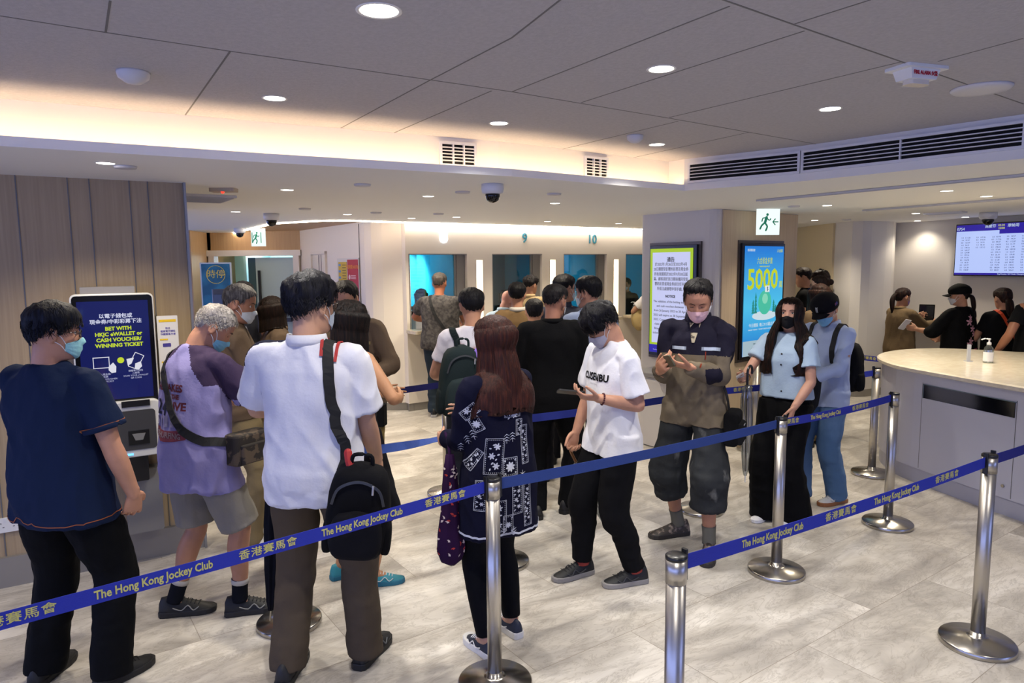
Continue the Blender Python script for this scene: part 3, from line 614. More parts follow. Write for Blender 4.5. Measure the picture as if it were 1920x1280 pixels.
# vents in the cove face
def vent(p, xdir, out, w_, h_, n, label, cols=1, name='air_vent'):
    e = empty(name, p, 0, label, 'air vent'); M_ = pmat((0, 0, 0), xdir, out)
    MB().box((0, 0, .004), (w_, h_, .004), M=M_).obj('backing', mat('black void', '060606', .9), e)
    f = MB(); bw = .016
    f.box((0, h_ / 2 + bw / 2, .008), (w_ + 2 * bw, bw, .018), M=M_).box((0, -h_ / 2 - bw / 2, .008), (w_ + 2 * bw, bw, .018), M=M_).box((-w_ / 2 - bw / 2, 0, .008), (bw, h_, .018), M=M_).box((w_ / 2 + bw / 2, 0, .008), (bw, h_, .018), M=M_)
    f.obj('frame', mat('vent white', 'd2d2d6', .5), e)
    g = MB()
    for i in range(1, n): g.box((0, -h_ / 2 + h_ * i / n, .012), (w_, .0055, .016), M=M_)
    for i in range(1, cols): g.box((-w_ / 2 + w_ * i / cols, 0, .014), (.008, h_, .02), M=M_)
    g.obj('slats', mat('vent white', 'd2d2d6', .5), e)
def on_poly(P, a, t): A = Vector(P[a] + (0,)); B = Vector(P[a + 1] + (0,)); return A.lerp(B, t), (B - A).normalized()
p, d_ = on_poly(Sb, 2, .80); vent(p + Vector((0, 0, 2.52)), d_, (d_.y, -d_.x, 0), .21, .115, 6, 'small square air vent in the glowing cove face, left one', 3)
p, d_ = on_poly(Sb, 3, .52); vent(p + Vector((0, 0, 2.52)), d_, (d_.y, -d_.x, 0), .19, .115, 6, 'small square air vent in the glowing cove face, right one', 3)
segs = [(0, .06, .98), (1, .02, .99), (2, .01, .99), (3, .01, .6)]
for i, (a, t0_, t1_) in enumerate(segs):
    A, d_ = on_poly(S2, a, t0_); B, _ = on_poly(S2, a, t1_); L_ = (B - A).length; p = (A + B) / 2
    vent(p + Vector((0, 0, 2.515)), d_, (d_.y, -d_.x, 0), L_, .115, 5, ['long black air grille beside the cove corner, first section', 'long black air grille, second section from the cove corner', 'long black air grille, third section from the cove corner', 'long black air grille, section outside the right edge'][i], max(1, int(L_ / .42)), 'air_grille')
# slots and hatches in the white ceiling
GR = mat('slot grey', 'bdbcbe', .6)
def slot(a, c, wdt, label):
    L_ = (Vector(c) - Vector(a)).length; o = MB().box((L_ / 2, 0, -.006), (L_, wdt, .008), M=frame((a[0], a[1], CZ), (c[0], c[1], CZ))).box((L_ / 2, wdt / 2 + .006, -.009), (L_, .008, .014), M=frame((a[0], a[1], CZ), (c[0], c[1], CZ))).box((L_ / 2, -wdt / 2 - .006, -.009), (L_, .008, .014), M=frame((a[0], a[1], CZ), (c[0], c[1], CZ))).obj('slot_diffuser', GR); fin(o, label, 'air diffuser')
slot((2.13, 6.05), (3.25, 4.35), .05, 'long grey slot diffuser in white ceiling right of the cove corner')
slot((3.69, 7.34), (4.5, 5.8), .05, 'long grey slot diffuser in white ceiling nearer the odds screen')
vm = MB()
vent(Vector((4.85, 7.85, CZ - .002)), (.6, -.8, 0), (0, 0, -1), .36, .12, 3, 'dark hatch in white ceiling beside the right dome camera')
vent(Vector((-2.42, 5.35, CZ - .002)), (.82, .57, 0), (0, 0, -1), .5, .5, 16, 'square slatted air return in white ceiling behind wood wall corner')
e = fin(MB().rbox((0, 0, -.012), (.17, .09, .024), .01).obj('alarm_light', mat('pale metal', 'b9a890', .4)), 'small rectangular unit with red lamp in ceiling past wood wall corner', 'alarm light'); e.location = (-1.95, 4.8, CZ)
MB().ball((0, -.02, -.025), .012, 10, 6).obj('red_lamp', emis('ff3020', 3, 'red lamp'), e)
# dome cameras
def dome(x, y, s, label):
    e = empty('dome_camera', (x, y, CZ), 0, label, 'security camera', 'white dome cameras', s)
    MB().lathe([(.07, 0), (.072, -.03), (.066, -.055), (.05, -.062)], 28).obj('base', mat('camera white', 'd8d8dc', .4), e, smooth=True)
    MB().lathe([(.047, -.058), (.047, -.075), (.038, -.10), (.02, -.113), (.002, -.117)], 24).obj('dome', mat('smoked dome', '0b0b10', .06), e, smooth=True)
dome(-.12, 4.7, 1.05, 'white dome camera hanging under the left small vent'); dome(-2.41, 7.08, 1.1, 'white dome camera next to the start of the light line curve, nearer one')
dome(-3.75, 9.7, 1.1, 'white dome camera at the far left end of the light line'); dome(5.39, 7.93, 1.25, 'white dome camera above the odds screen'); dome(3.95, 10.3, 1.1, 'small dome camera beyond the pillar near beige wall')

# ---- outlet on wood wall
M_ = pmat(w0 + WD * ws(-.035) + Vector((0, 0, .37)) + WN * .0, WD, WN)
e = empty('wall_socket', M_.translation, 0, 'white twin power socket low on the wood wall at left edge', 'socket'); I = Matrix.Translation(-M_.translation) @ M_
MB().rbox((0, 0, .006), (.147, .087, .012), .006, M=I).obj('plate', WHITEP, e)
b = MB()
for sx in (-.036, .036): b.box((sx, .012, .0125), (.004, .009, .001), M=I).box((sx - .011, -.012, .0125), (.009, .004, .001), M=I).box((sx + .011, -.012, .0125), (.009, .004, .001), M=I)
b.obj('pin_holes', BLACKP, e); MB().box((-.012, .03, .013), (.012, .016, .004), M=I).box((.06, .03, .013), (.012, .016, .004), M=I).obj('switches', WHITEP, e)

# ---- betting kiosk on the wood wall
M_ = pmat(w0 + WD * ws(.57) + Vector((0, 0, 1.27)) + WN * .0, WD, WN)
e = empty('betting_kiosk', M_.translation, 0, 'betting kiosk with tall lit touch screen and white housing on the wood wall', 'kiosk'); I = Matrix.Translation(-M_.translation) @ M_
KW = mat('kiosk white', 'c8c8c6', .35)
MB().rbox((0, .10, .17), (.43, .68, .06), .03, 6, M=I, axis=2).obj('screen_housing', KW, e, bevel=.004)
MB().rbox((0, .10, .203), (.412, .66, .006), .022, 6, M=I).obj('bezel', mat('black bezel', '0c0d10', .15), e)
MB().box((0, .105, .207), (.365, .585, .003), M=I).obj('touch_screen', mat('kiosk display', '0a0c2a', .08, emit='1c2468', es=.55), e)
MB().box((-.02, .46, .12), (.28, .04, .12), M=I).obj('wall_bracket', mat('grey bracket', '8f8c8a', .4, .3), e)
MB().box((0, .1, .07), (.30, .5, .14), M=I).obj('back_box', mat('grey box', '6c6a68', .5), e)
MB().rbox((.0, -.37, .18), (.43, .34, .16), .045, 6, M=I).obj('lower_housing', KW, e, bevel=.006)
MB().rbox((.0, -.375, .262), (.36, .24, .004), .02, 5, M=I).obj('control_panel', mat('dark grey panel', '3a3a3c', .4), e)
MB().box((.08, -.215, .262), (.15, .035, .012), M=I).obj('ticket_slot', BLACKP, e)
MB().box((.085, -.42, .266), (.11, .085, .006), M=I).obj('printer_slot', mat('slot black', '0a0a0a', .3), e); MB().prism([(.05, -.395), (.12, -.395), (.105, -.435), (.065, -.435)], .27, .276, M=I).obj('printer_lip', mat('grey lip', '8a8a88', .4, .4), e)
MB().box((.03, -.52, .262), (.04, .012, .004), M=I).obj('status_light', emis('6ab8ff', 2, 'status'), e)
MB().rbox((.06, -.62, .10), (.14, .18, .18), .01, M=I).obj('printer_tray', BLACKP, e); MB().rbox((.1, -.86, .06), (.2, .4, .12), .01, M=I).obj('cable_box', mat('grey box', '7d7b78', .5), e)
put_text('以電子錢包或\n現金券/中彩彩票下注', I, .01, .292, .029, emis('d8dcf4', .9, 'kiosk white text'), e, z=.2095, line=1.15, off=.0005)
put_text('BET WITH\nHKJC eWALLET or\nCASH VOUCHER/\nWINNING TICKET', I, .02, .185, .030, emis('c8dc28', .9, 'kiosk yellow text'), e, z=.2095, line=1.1, off=.0012)
put_text('請放入現金券/\n中彩彩票\nINSERT CASH VOUCHER/\nWINNING TICKET', I, -.075, -.055, .013, emis('c8ccec', .8, 'kiosk small text'), e, z=.2095, line=1.1); put_text('掃瞄電子錢包\n二維碼\nSCAN YOUR eWALLET\nQR CODE', I, .095, -.045, .013, emis('c8ccec', .8, 'kiosk small text'), e, z=.2095, line=1.1)
KI = emis('e8e8f4', .85, 'kiosk icon')
b = MB(); b.box((-.08, .068, .2095), (.085, .005, .001), M=I).box((-.12, .038, .2095), (.004, .06, .001), M=I).box((-.08, .006, .2095), (.085, .004, .001), M=I).box((-.04, .038, .2095), (.004, .06, .001), M=I)
b.prism([(-.045, .01), (-.02, .035), (-.005, .01), (-.008, -.025), (-.03, -.028), (-.045, -.01)], .209, .21, M=I)
R_ = I @ Matrix.Translation((.10, .035, .2095)) @ Matrix.Rotation(RAD(-28), 4, 'Z'); b.box((0, .045, 0), (.05, .004, .001), M=R_).box((0, -.045, 0), (.05, .004, .001), M=R_).box((-.025, 0, 0), (.004, .09, .001), M=R_).box((.025, 0, 0), (.004, .09, .001), M=R_)
b.prism([(.05, .05), (.09, .055), (.075, .02), (.055, .01)], .209, .21, M=I).prism([(.095, .02), (.125, .03), (.13, 0), (.11, -.02), (.09, -.01)], .209, .21, M=I); b.obj('icons', KI, e)
MB().lathe([(.018, 0), (.018, .001)], 20, M=I @ Matrix.Translation((.02, .045, .209))).obj('round_badge', emis('c8dc28', .9, 'kiosk yellow text'), e)
# long printed panel right of the kiosk
e2 = empty('instruction_panel', M_.translation, 0, 'tall narrow white instruction panel with small print right of the kiosk', 'sign'); I2 = I @ Matrix.Translation((.285, -.12, .17))
MB().rbox((0, 0, 0), (.115, .83, .012), .004, M=I2).obj('board', mat('white board', 'd2d0cc', .4), e2)
for c_, d_ in (((0, .385, .0068), (.095, .016, .001)), ((-.025, .27, .0068), (.045, .009, .001)), ((-.03, .13, .0068), (.03, .009, .001)), ((0, -.385, .0068), (.095, .022, .001))): MB().box(c_, d_, M=I2).obj('yellow_bar', mat('yellow ink', 'd8b418', .5), e2)
put_text('投注\n使用電子錢包\n快捷簡單方便', I2, 0, .32, .014, mat('purple ink', '5a50a8', .6), e2, z=.007, line=1.3); put_text('請掃瞄下方QR\n進入戶口頁\n按「電子錢包」', I2, 0, .035, .0125, mat('dark ink', '2a2830', .6), e2, z=.007, line=1.2)
put_text('按此顯示\nQR Code', I2, .01, -.135, .013, mat('dark ink', '2a2830', .6), e2, z=.007)
MB().rbox((-.01, .235, .0068), (.045, .022, .001), .004, M=I2).rbox((0, .08, .0068), (.05, .02, .001), .004, M=I2).obj('purple_print', mat('purple ink', '3c3484', .6), e2)
b = MB(); R_ = I2 @ Matrix.Translation((-.005, -.26, .0068)) @ Matrix.Rotation(RAD(-8), 4, 'Z'); b.box((0, .06, 0), (.05, .003, .001), M=R_).box((0, -.06, 0), (.05, .003, .001), M=R_).box((-.025, 0, 0), (.003, .12, .001), M=R_).box((.025, 0, 0), (.003, .12, .001), M=R_); b.obj('phone_print', mat('purple ink', '3c3484', .6), e2)

# ---- big white service counter, right
CT = [(3.80, 4.25), (3.62, 4.75), (3.36, 5.72), (3.36, 6.1), (3.46, 6.42), (3.66, 6.68), (3.98, 6.88), (4.35, 6.92), (4.7, 6.72), (5.2, 6.3), (5.9, 5.6), (6.4, 5.0), (5.4, 3.6)]
def smooth_poly(P, n=4):
    o = []; N_ = len(P)
    for i in range(N_):
        p0, p1, p2, p3 = [Vector(P[(i + k) % N_]) for k in (-1, 0, 1, 2)]
        for k in range(n):
            t = k / n; o.append(tuple(0.5 * ((2 * p1) + (p2 - p0) * t + (2 * p0 - 5 * p1 + 4 * p2 - p3) * t * t + (3 * p1 - p0 - 3 * p2 + p3) * t ** 3)))
    return o
def grow(P, d):
    o = []; N_ = len(P)
    for i in range(N_):
        t = (Vector(P[(i + 1) % N_]) - Vector(P[i - 1])).normalized(); o.append((P[i][0] - t.y * d, P[i][1] + t.x * d))
    return o
cp = smooth_poly(CT, 4)
e = empty('service_counter', (4.4, 5.8, 0), 0, 'large white service counter with pale stone top and dark slot', 'counter')
def subc(b, n, m, **k): return MB().merge(b, Matrix.Translation((-4.4, -5.8, 0))).obj(n, m, e, **k)
CWm = mat('white lacquer', 'b9b9c4', .35)
b = MB(); b.rings([[(x, y, z) for x, y in cp] for z in (.13, .93)], True); subc(b, 'body', CWm)
b = MB(); b.rings([[(x, y, z) for x, y in grow(cp, -.012)] for z in (.0, .13)], True); subc(b, 'plinth', mat('plinth white', 'a6a6b2', .35))
tp = grow(cp, .045); b = MB(); b.rings([[(x, y, .93) for x, y in grow(cp, .02)], [(x, y, .94) for x, y in tp], [(x, y, .965) for x, y in tp], [(x, y, .975) for x, y in grow(cp, .03)]], True); subc(b, 'counter_top', mat('cream stone', 'e0d6c0', .18, var=('d8cdb6', 20, (1, 1, 1), .4, .6)))
FM = frame((3.36, 5.72, 0), (3.62, 4.75, 0)); FL = 1.0
b = MB(); b.box((.50, -.004, .79), (.78, .012, .11), M=FM); subc(b, 'display_slot', mat('dark blue glass', '07080f', .08))
b = MB(); b.box((.50, -.0045, .848), (.80, .014, .006), M=FM).box((.105, -.0045, .79), (.006, .014, .115), M=FM); subc(b, 'slot_trim', mat('teal grey trim', '5c6c70', .4))
for s_ in (.09, .90): subc(MB().box((s_, -.001, .5), (.004, .006, .72), M=FM), 'panel_joint', GROOVE)
b = MB().lathe([(.012, 0), (.012, .006)], 14, M=FM @ Matrix.Translation((.84, -.008, .22)) @ Matrix.Rotation(RAD(90), 4, 'X')); subc(b, 'lock', STEEL2)
b = MB()
M2 = FM @ Matrix.Translation((.40, -.006, .66))
for pts in ([(-.012, .01), (0, .035), (.012, .01), (-.012, .01)], [(-.02, -.03), (-.02, 0), (.0, .01)], [(-.005, -.03), (-.005, -.005)], [(.01, -.03), (.012, -.008), (.03, -.01), (.035, -.03), (.02, -.045)]): b.tube([M2 @ Vector((x, 0, z)) for x, z in pts], .0012, 5, 2)
subc(b, 'hand_symbol', mat('faint grey ink', '8a8a92', .6))

# hand sanitiser bottles
def pump_bottle(loc, s, label, big=True):
    e = empty('hand_sanitizer', loc, RAD(160), label, 'pump bottle', scale=s)
    MB().lathe([(.036, 0), (.038, .01), (.038, .11), (.034, .13), (.018, .15), (.015, .16)], 24).obj('bottle', glassm('clear plastic', 'e8eef0', .22), e, smooth=True)
    MB().lathe([(.0385, .015), (.0385, .095)], 24, cap=False).obj('label', mat('white label', 'f0f0ee', .5), e, smooth=True)
    MB().lathe([(.035, .004), (.035, .085), (.001, .085)], 20).obj('gel', glassm('clear gel', 'f4f8fa', .05), e)
    MB().lathe([(.017, .155), (.017, .175), (.007, .18), (.006, .20), (.012, .202), (.012, .21), (.004, .212)], 18).tube([(0, 0, .205), (.03, 0, .209), (.055, 0, .20)], .006, 8, 3).obj('pump', WHITEP, e, smooth=True)
    return e
pump_bottle((4.11, 5.93, .975), 1.0, 'clear pump bottle of sanitiser with white label on the service counter')
o = MB().box((0, 0, .075), (.03, .012, .15)).box((0, 0, .004), (.05, .05, .008)).obj('sign_holder', mat('clear acrylic', 'c9ccd0', .1, alpha=.7)); o.location = (4.0, 6.02, .975); fin(o, 'slim upright acrylic holder beside the pump bottle', 'sign holder')
pump_bottle(W0 + wd * .0 + Vector((.17, -.02, 1.055)), .95, 'small pump bottle on the ledge of counter window 8'); pump_bottle(W0 + wd * 3.86 + Vector((.05, -.12, 1.055)), .95, 'pump bottle on the ledge of the window right of number 10')
# wall desk at right under the TV, things on it
DM = frame(T0 - Vector((0, 0, 0)), T1)
e = fin(MB().rbox((1.9, -.22, 1.02), (3.4, .42, .04), .03, M=DM).box((1.9, -.03, .5), (3.4, .05, 1.0), M=DM).obj('wall_counter', mat('white laminate', 'd2ccc4', .4), bevel=.004), 'white counter along the wall under the odds screen', 'counter')
for s_, w_, h_, c_, lb, nm in ((.62, .02, .22, 'c8b878', 'thin gold post of a rope barrier beside the wall counter', 'post'),):
    o = MB().lathe([(.14, 0), (.14, .02), (.02, .04), (.015, .9), (.03, .92), (.03, .95)], 20, M=DM @ Matrix.Translation((s_, -.65, 0))).obj('barrier_post', mat('brass', 'a08a50', .3, .8), smooth=True); fin(o, lb, 'post')
o = MB().box((1.05, -.2, 1.12), (.28, .1, .13), M=DM).obj('leaflet_holder', mat('clear pink plastic', 'd8b8b0', .3)); fin(o, 'pale pink leaflet holder on the wall counter behind the tablet', 'leaflet holder')
pump_bottle(DM @ Vector((1.25, -.25, 1.04)), .9, 'clear pump bottle on the wall counter left of the black cap woman')
o = MB().rbox((1.95, -.15, 1.11), (.35, .2, .14), .02, M=DM).obj('card_terminal', mat('dark device', '2c2c2e', .4)); fin(o, 'dark box on wall counter between the black cap woman and the next woman', 'device')
# things behind window 8
M2 = WM @ Matrix.Translation((.2, .18, 1.03))
o = MB().rbox((.06, .05, .07), (.22, .12, .14), .015, M=M2).obj('document_tray', mat('clear acrylic', 'c9ccd0', .1)); fin(o, 'clear acrylic tray on the desk behind window 8', 'tray')
# ---- stanchions and belts
def stanchion(x, y, label, z=.95, rot=0.0, group='steel queue barrier posts'):
    e = empty('stanchion', (x, y, 0), rot, label, 'barrier post', group)
    MB().lathe([(.163, 0), (.165, .004), (.165, .022), (.160, .028), (.05, .044), (.034, .05), (.0325, .07)], 48).obj('base', STEEL2, e, smooth=True)
    MB().lathe([(.0315, .04), (.0315, z - .09)], 32).obj('pole', STEEL, e, smooth=True)
    MB().lathe([(.034, z - .09), (.034, z - .012)], 32).obj('collar', STEEL, e, smooth=True)
    MB().lathe([(.0345, z - .014), (.0345, z - .004), (.030, z), (.004, z + .001)], 32).obj('cap', BLACKP, e, smooth=True)
    return e
cassm = MB().rbox((0, -.037, -.02), (.022, .012, .10), .004).mesh('belt_clip', BLACKP)
ST = {'L': (-2.3, 1.05), 'F': (-.09, 2.9), 'B': (1.58, 4.0), 'C': (2.65, 4.74), 'E': (.51, 2.09), 'A': (2.25, 3.19), 'A2': (3.35, 3.95), 'H': (-1.18, 3.45), 'G': (-.07, 4.17), 'J': (1.41, 5.05), 'D': (3.14, 5.91), 'K': (-.54, 5.5), 'K2': (-1.75, 4.75), 'I': (2.40, 6.75), 'M': (2.9, 8.2)}
SLAB = {'F': 'steel barrier post in the foreground in front of the long haired woman', 'B': 'steel barrier post between the black mask woman and the foreground', 'C': 'steel barrier post just left of the white service counter', 'E': 'steel barrier post cut off by the bottom edge, nearest one', 'A': 'steel barrier post nearest the right edge, base fully visible',
        'H': 'steel barrier post hidden behind the white polo man, base showing', 'G': 'steel barrier post behind the long haired woman, base showing', 'J': 'steel barrier post behind the man in the pink mask', 'D': 'steel barrier post behind the jeans of the cap man, next to the wall', 'K': 'steel barrier post behind the long haired woman, farther one', 'I': 'steel barrier post behind the clear umbrella', 'L': 'steel barrier post outside the left edge', 'A2': 'steel barrier post outside the right edge', 'K2': 'steel barrier post hidden behind the staff at left'}
SE = {}
for k, (x, y) in ST.items():
    if k in ('L', 'A2', 'K2', 'M'): continue
    SE[k] = stanchion(x, y, SLAB[k])
for k in ('L', 'A2'): SE[k] = stanchion(ST[k][0], ST[k][1], SLAB[k])
def clip(k, d_):
    o = bpy.data.objects.new('belt_clip', cassm); COL.objects.link(o); o.parent = SE[k]; a = math.atan2(d_[1], d_[0]); o.rotation_euler = (0, 0, a + pi / 2); o.location = (0, 0, .93)
BLUE = mat('blue webbing', '17289c', .7, bump=(90, .3, (1, 1, 12))); BLUEB = mat('blue webbing back', '1c3a80', .8, bump=(60, .5, (1, 1, 30))); GOLD = mat('yellow print', 'c6c06a', .6)
def serif(b): return b
_tw = {}
def belt(a, c, label, face=1, texts=(), z=.915, m=BLUE, twist=0, sag=.012, h=.05, pa=None, pc=None):
    A = Vector((pa or ST[a])[:2]); B = Vector((pc or ST[c])[:2]); d_ = (B - A).normalized(); ga = .045 if pa is None else 0; gc = .045 if pc is None else 0
    A2 = A + d_ * ga; B2 = B - d_ * gc; L_ = (B2 - A2).length; M_ = frame((A2.x, A2.y, z), (B2.x, B2.y, z)); n = 40; rs = []
    def pt(s, v, o):
        t = s / L_; an = twist * max(0, min(1, (t - .15) / .5)) ** 2 * 1.0; zz = -sag * 4 * t * (1 - t)
        return M_ @ Vector((s, sin(an) * v + o * cos(an), zz + cos(an) * v - o * sin(an)))
    for i in range(n + 1):
        s_ = L_ * i / n; rs.append([pt(s_, v, o) for v, o in ((-h / 2, -.0008), (h / 2, -.0008), (h / 2, .0008), (-h / 2, .0008))])
    o = MB().rings(rs).obj('barrier_belt', m); fin(o, label, 'belt', 'blue retractable barrier belts')
    if a in SE and pa is None: clip(a, d_)
    if c in SE and pc is None: clip(c, -d_)
    for s_, kind in texts:
        if kind not in _tw: _tw[kind] = text_mb('香港賽馬會' if kind == 'c' else 'The Hong Kong Jockey Club', .034 if kind == 'c' else .037, off=.0003 if kind == 'c' else .0009, ext=.0003, spacing=1.12 if kind == 'c' else 1.0)
        b = MB(); src = _tw[kind]; wt = .20 if kind == 'c' else .335; f = wt / text_w(src)
        b.f = list(src.f); b.m = list(src.m); b.v = [tuple(pt(s_ + v[0] * f, v[1], -.0016 - v[2] if face == 1 else .0016 + v[2])) for v in src.v]
        b.obj('lettering', GOLD, o)
    return o
def pat(s0, first, L_, gap=.68):
    out = []; s_ = s0; k = first
    while s_ < L_ - .12:
        out.append((s_, k)); s_ += gap / 2; k = 'c' if k == 'e' else 'e'
    return out
LF = (Vector(ST['F']) - Vector(ST['L'])).length
# measured back from the foreground post: c centre .24, e centre .62, c .97, e 1.31 ...
belt('L', 'F', 'blue belt with yellow lettering across the lower left foreground', texts=[(LF - .045 * 2 - d_, k_) for d_, k_ in ((.20, 'c'), (.57, 'e'), (.93, 'c'), (1.28, 'e'), (1.64, 'c'), (1.99, 'e'), (2.3, 'c')) if LF - .09 - d_ > .1])
belt('F', 'B', 'plain blue belt back between foreground post and the post before black mask woman', m=BLUEB)
belt('B', 'C', 'blue lettered belt between the post before black mask woman and the counter', texts=[(.03, 'c'), (.42, 'e'), (.82, 'c')])
belt('E', 'A', 'blue lettered belt between the two nearest right posts', texts=[(.43, 'e'), (.83, 'c'), (1.22, 'e'), (1.62, 'c')])
belt('A', 'A2', 'blue belt running out of the right edge of the photo', m=mat('blue webbing dark', '1a1f78', .75))
belt('J', 'D', 'blue lettered belt behind the black mask woman', texts=[(.35, 'c'), (.75, 'e'), (1.15, 'c'), (1.55, 'e')], z=.90)
belt('G', 'J', 'plain blue belt behind the white t-shirt man', z=.90, m=mat('blue webbing plain', '14257e', .8)); belt('H', 'G', 'thin twisted blue belt sagging behind the white polo man', z=.90, twist=1.25, sag=.05, m=BLUEB)
belt('K2', 'K', 'plain dark blue belt in front of the far wall behind the bare arm', z=.905, m=mat('blue webbing navy', '10145c', .8))
belt('I', None, 'blue belt with lettering behind the white service counter', pc=(3.9, 5.9 + .25), z=.915, texts=[(.9, 'e'), (1.3, 'c')], pa=(3.05, 7.75)) if False else belt(None, None, 'blue lettered belt behind the cap man leading past the counter', pa=(3.10, 7.7), pc=(3.58, 6.56), z=.915, texts=[(.30, 'c'), (.66, 'e'), (1.02, 'c')])
# ------------------------------------------------------------------ people
def vnoise(P, scale=(1, 1, 1), seed=0):
    """smooth value noise, P (n,3) -> (n,) in -1..1"""
    Q = P * np.array(scale) + 17.3 * (seed + 1)
    I = np.floor(Q).astype(np.int64); F = Q - I; F = F * F * (3 - 2 * F)
    def h(i, j, k):
        x = (i * 374761393 + j * 668265263 + k * 2147483647 * 3 + seed * 974711) & 0xffffffff
        x = ((x ^ (x >> 13)) * 1274126177) & 0xffffffff
        return ((x ^ (x >> 16)) & 0xffff) / 32767.5 - 1
    r = 0
    for a in (0, 1):
        for b_ in (0, 1):
            for c in (0, 1):
                wgt = (F[:, 0] if a else 1 - F[:, 0]) * (F[:, 1] if b_ else 1 - F[:, 1]) * (F[:, 2] if c else 1 - F[:, 2])
                r = r + wgt * h(I[:, 0] + a, I[:, 1] + b_, I[:, 2] + c)
    return r
ROTA = np.array(Matrix.Rotation(RAD(14), 3, 'Y') @ Matrix.Rotation(RAD(10), 3, 'X')); ROTB = np.array(Matrix.Rotation(RAD(-32), 3, 'Y') @ Matrix.Rotation(RAD(-20), 3, 'X'))
def fuse(mb, voxel, smooth=2, sf=0.5):
    me = mb.mesh('tmp', SKIRT); bm = bmesh.new(); bm.from_mesh(me); bmesh.ops.recalc_face_normals(bm, faces=bm.faces); bm.to_mesh(me); bm.free()
    o = bpy.data.objects.new('tmp', me); COL.objects.link(o)
    r = o.modifiers.new('r', 'REMESH'); r.mode = 'VOXEL'; r.voxel_size = voxel
    if smooth: s_ = o.modifiers.new('s', 'SMOOTH'); s_.factor = sf; s_.iterations = smooth
    dg = bpy.context.evaluated_depsgraph_get(); m2 = bpy.data.meshes.new_from_object(o.evaluated_get(dg))
    bpy.data.objects.remove(o); bpy.data.meshes.remove(me)
    return m2
def displace(me, fn):
    n = len(me.vertices); co = np.empty(n * 3); me.vertices.foreach_get('co', co); co = co.reshape(-1, 3)
    no = np.empty(n * 3); me.vertices.foreach_get('normal', no); no = no.reshape(-1, 3)
    co = co + no * fn(co)[:, None]; me.vertices.foreach_set('co', co.ravel()); me.update()
def finish(me, name, mats, parent):
    me.name = name; me.materials.clear()
    for m in (mats if isinstance(mats, list) else [mats]): me.materials.append(m)
    me.polygons.foreach_set('use_smooth', [True] * len(me.polygons))
    o = bpy.data.objects.new(name, me); COL.objects.link(o); o.parent = parent; return o

# head profile: z above chin, half width, front, back
HZ = np.array([-.012, 0, .02, .045, .07, .095, .12, .145, .17, .192, .208, .219, .2245])
HW = np.array([.030, .044, .054, .061, .067, .0715, .0745, .0765, .075, .066, .050, .029, .004])
HF = np.array([.040, .078, .087, .088, .0875, .086, .084, .087, .083, .069, .048, .025, .003])
HB = np.array([.020, .030, .048, .062, .078, .092, .100, .103, .099, .084, .062, .036, .005])
def head_pt(a, z, off=0.0, face=True):
    w_ = np.interp(z, HZ, HW); f = np.interp(z, HZ, HF); b_ = np.interp(z, HZ, HB)
    sa, ca = sin(a), cos(a)
    e = 2 / 2.3
    x = w_ * math.copysign(abs(sa) ** e, sa)
    y = (f if ca > 0 else b_) * math.copysign(abs(ca) ** e, ca)
    if face and ca > 0:
        ax = abs(x)
        nose = math.exp(-(ax / .0125) ** 2) * (0 if z < .058 or z > .128 else (min(1, (z - .058) / .012)) * max(0, 1 - (z - .070) / .062) if z > .07 else (z - .058) / .012)
        wing = .008 * math.exp(-((ax - .012) / .007) ** 2 - ((z - .068) / .008) ** 2)
        y += .023 * nose + wing
        y -= .009 * math.exp(-((ax - .031) / .016) ** 2 - ((z - .113) / .012) ** 2)
        y += .004 * math.exp(-((ax - .028) / .02) ** 2 - ((z - .133) / .008) ** 2)
        y += .0055 * math.exp(-(ax / .022) ** 2) * (math.exp(-((z - .052) / .005) ** 2) + math.exp(-((z - .040) / .0055) ** 2))
        y += .005 * math.exp(-(ax / .018) ** 2 - ((z - .012) / .012) ** 2)
        y += .003 * math.exp(-((ax - .04) / .018) ** 2 - ((z - .085) / .015) ** 2)
    if off:
        cz = .11; d = Vector((x / w_ ** .8 if w_ > 0 else 0, y / max(f, b_) ** .8, 0))
        top = max(0, (z - .13) / .095)
        n = Vector((x, y, 0)).normalized() * math.sqrt(max(0, 1 - min(1, top) ** 2.5)) + Vector((0, 0, min(1, top) ** 1.6)) if (x or y) else Vector((0, 0, 1))
        n.normalize(); return Vector((x, y, z)) + n * off
    return Vector((x, y, z))
def head_mb(n=72):
    b = MB(); zs = list(np.linspace(-.010, .20, 44)) + [.208, .214, .219, .2225, .2245]; rs = []
    for z in zs:
        ring = []
        for i in range(n):
            t = i / n; a = 2 * pi * t - .55 * sin(2 * pi * t)      # denser in front
            ring.append(head_pt(a, z))
        rs.append(ring)
    b.rings(rs)
    for s_ in (-1, 1):
        M_ = Matrix.Translation((s_ * .076, -.008, .098)) @ Matrix.Rotation(RAD(s_ * -22), 4, 'Z') @ Matrix.Rotation(RAD(-8), 4, 'X')
        b.ball((0, 0, 0), (.008, .017, .031), 14, 10, M=M_.to_3x3().to_4x4()); k = len(b.v)
        nb = 14 * 11
        b.v[-nb:] = [tuple(Vector(v) + M_.translation) for v in b.v[-nb:]]
        b.tube([M_ @ Vector(p) for p in ((s_ * .006, .010, -.018), (s_ * .010, -.008, -.016), (s_ * .012, -.017, .004), (s_ * .010, -.012, .024), (s_ * .006, .006, .028), (s_ * .003, .014, .012))], .0042, 8, 3)
    return b

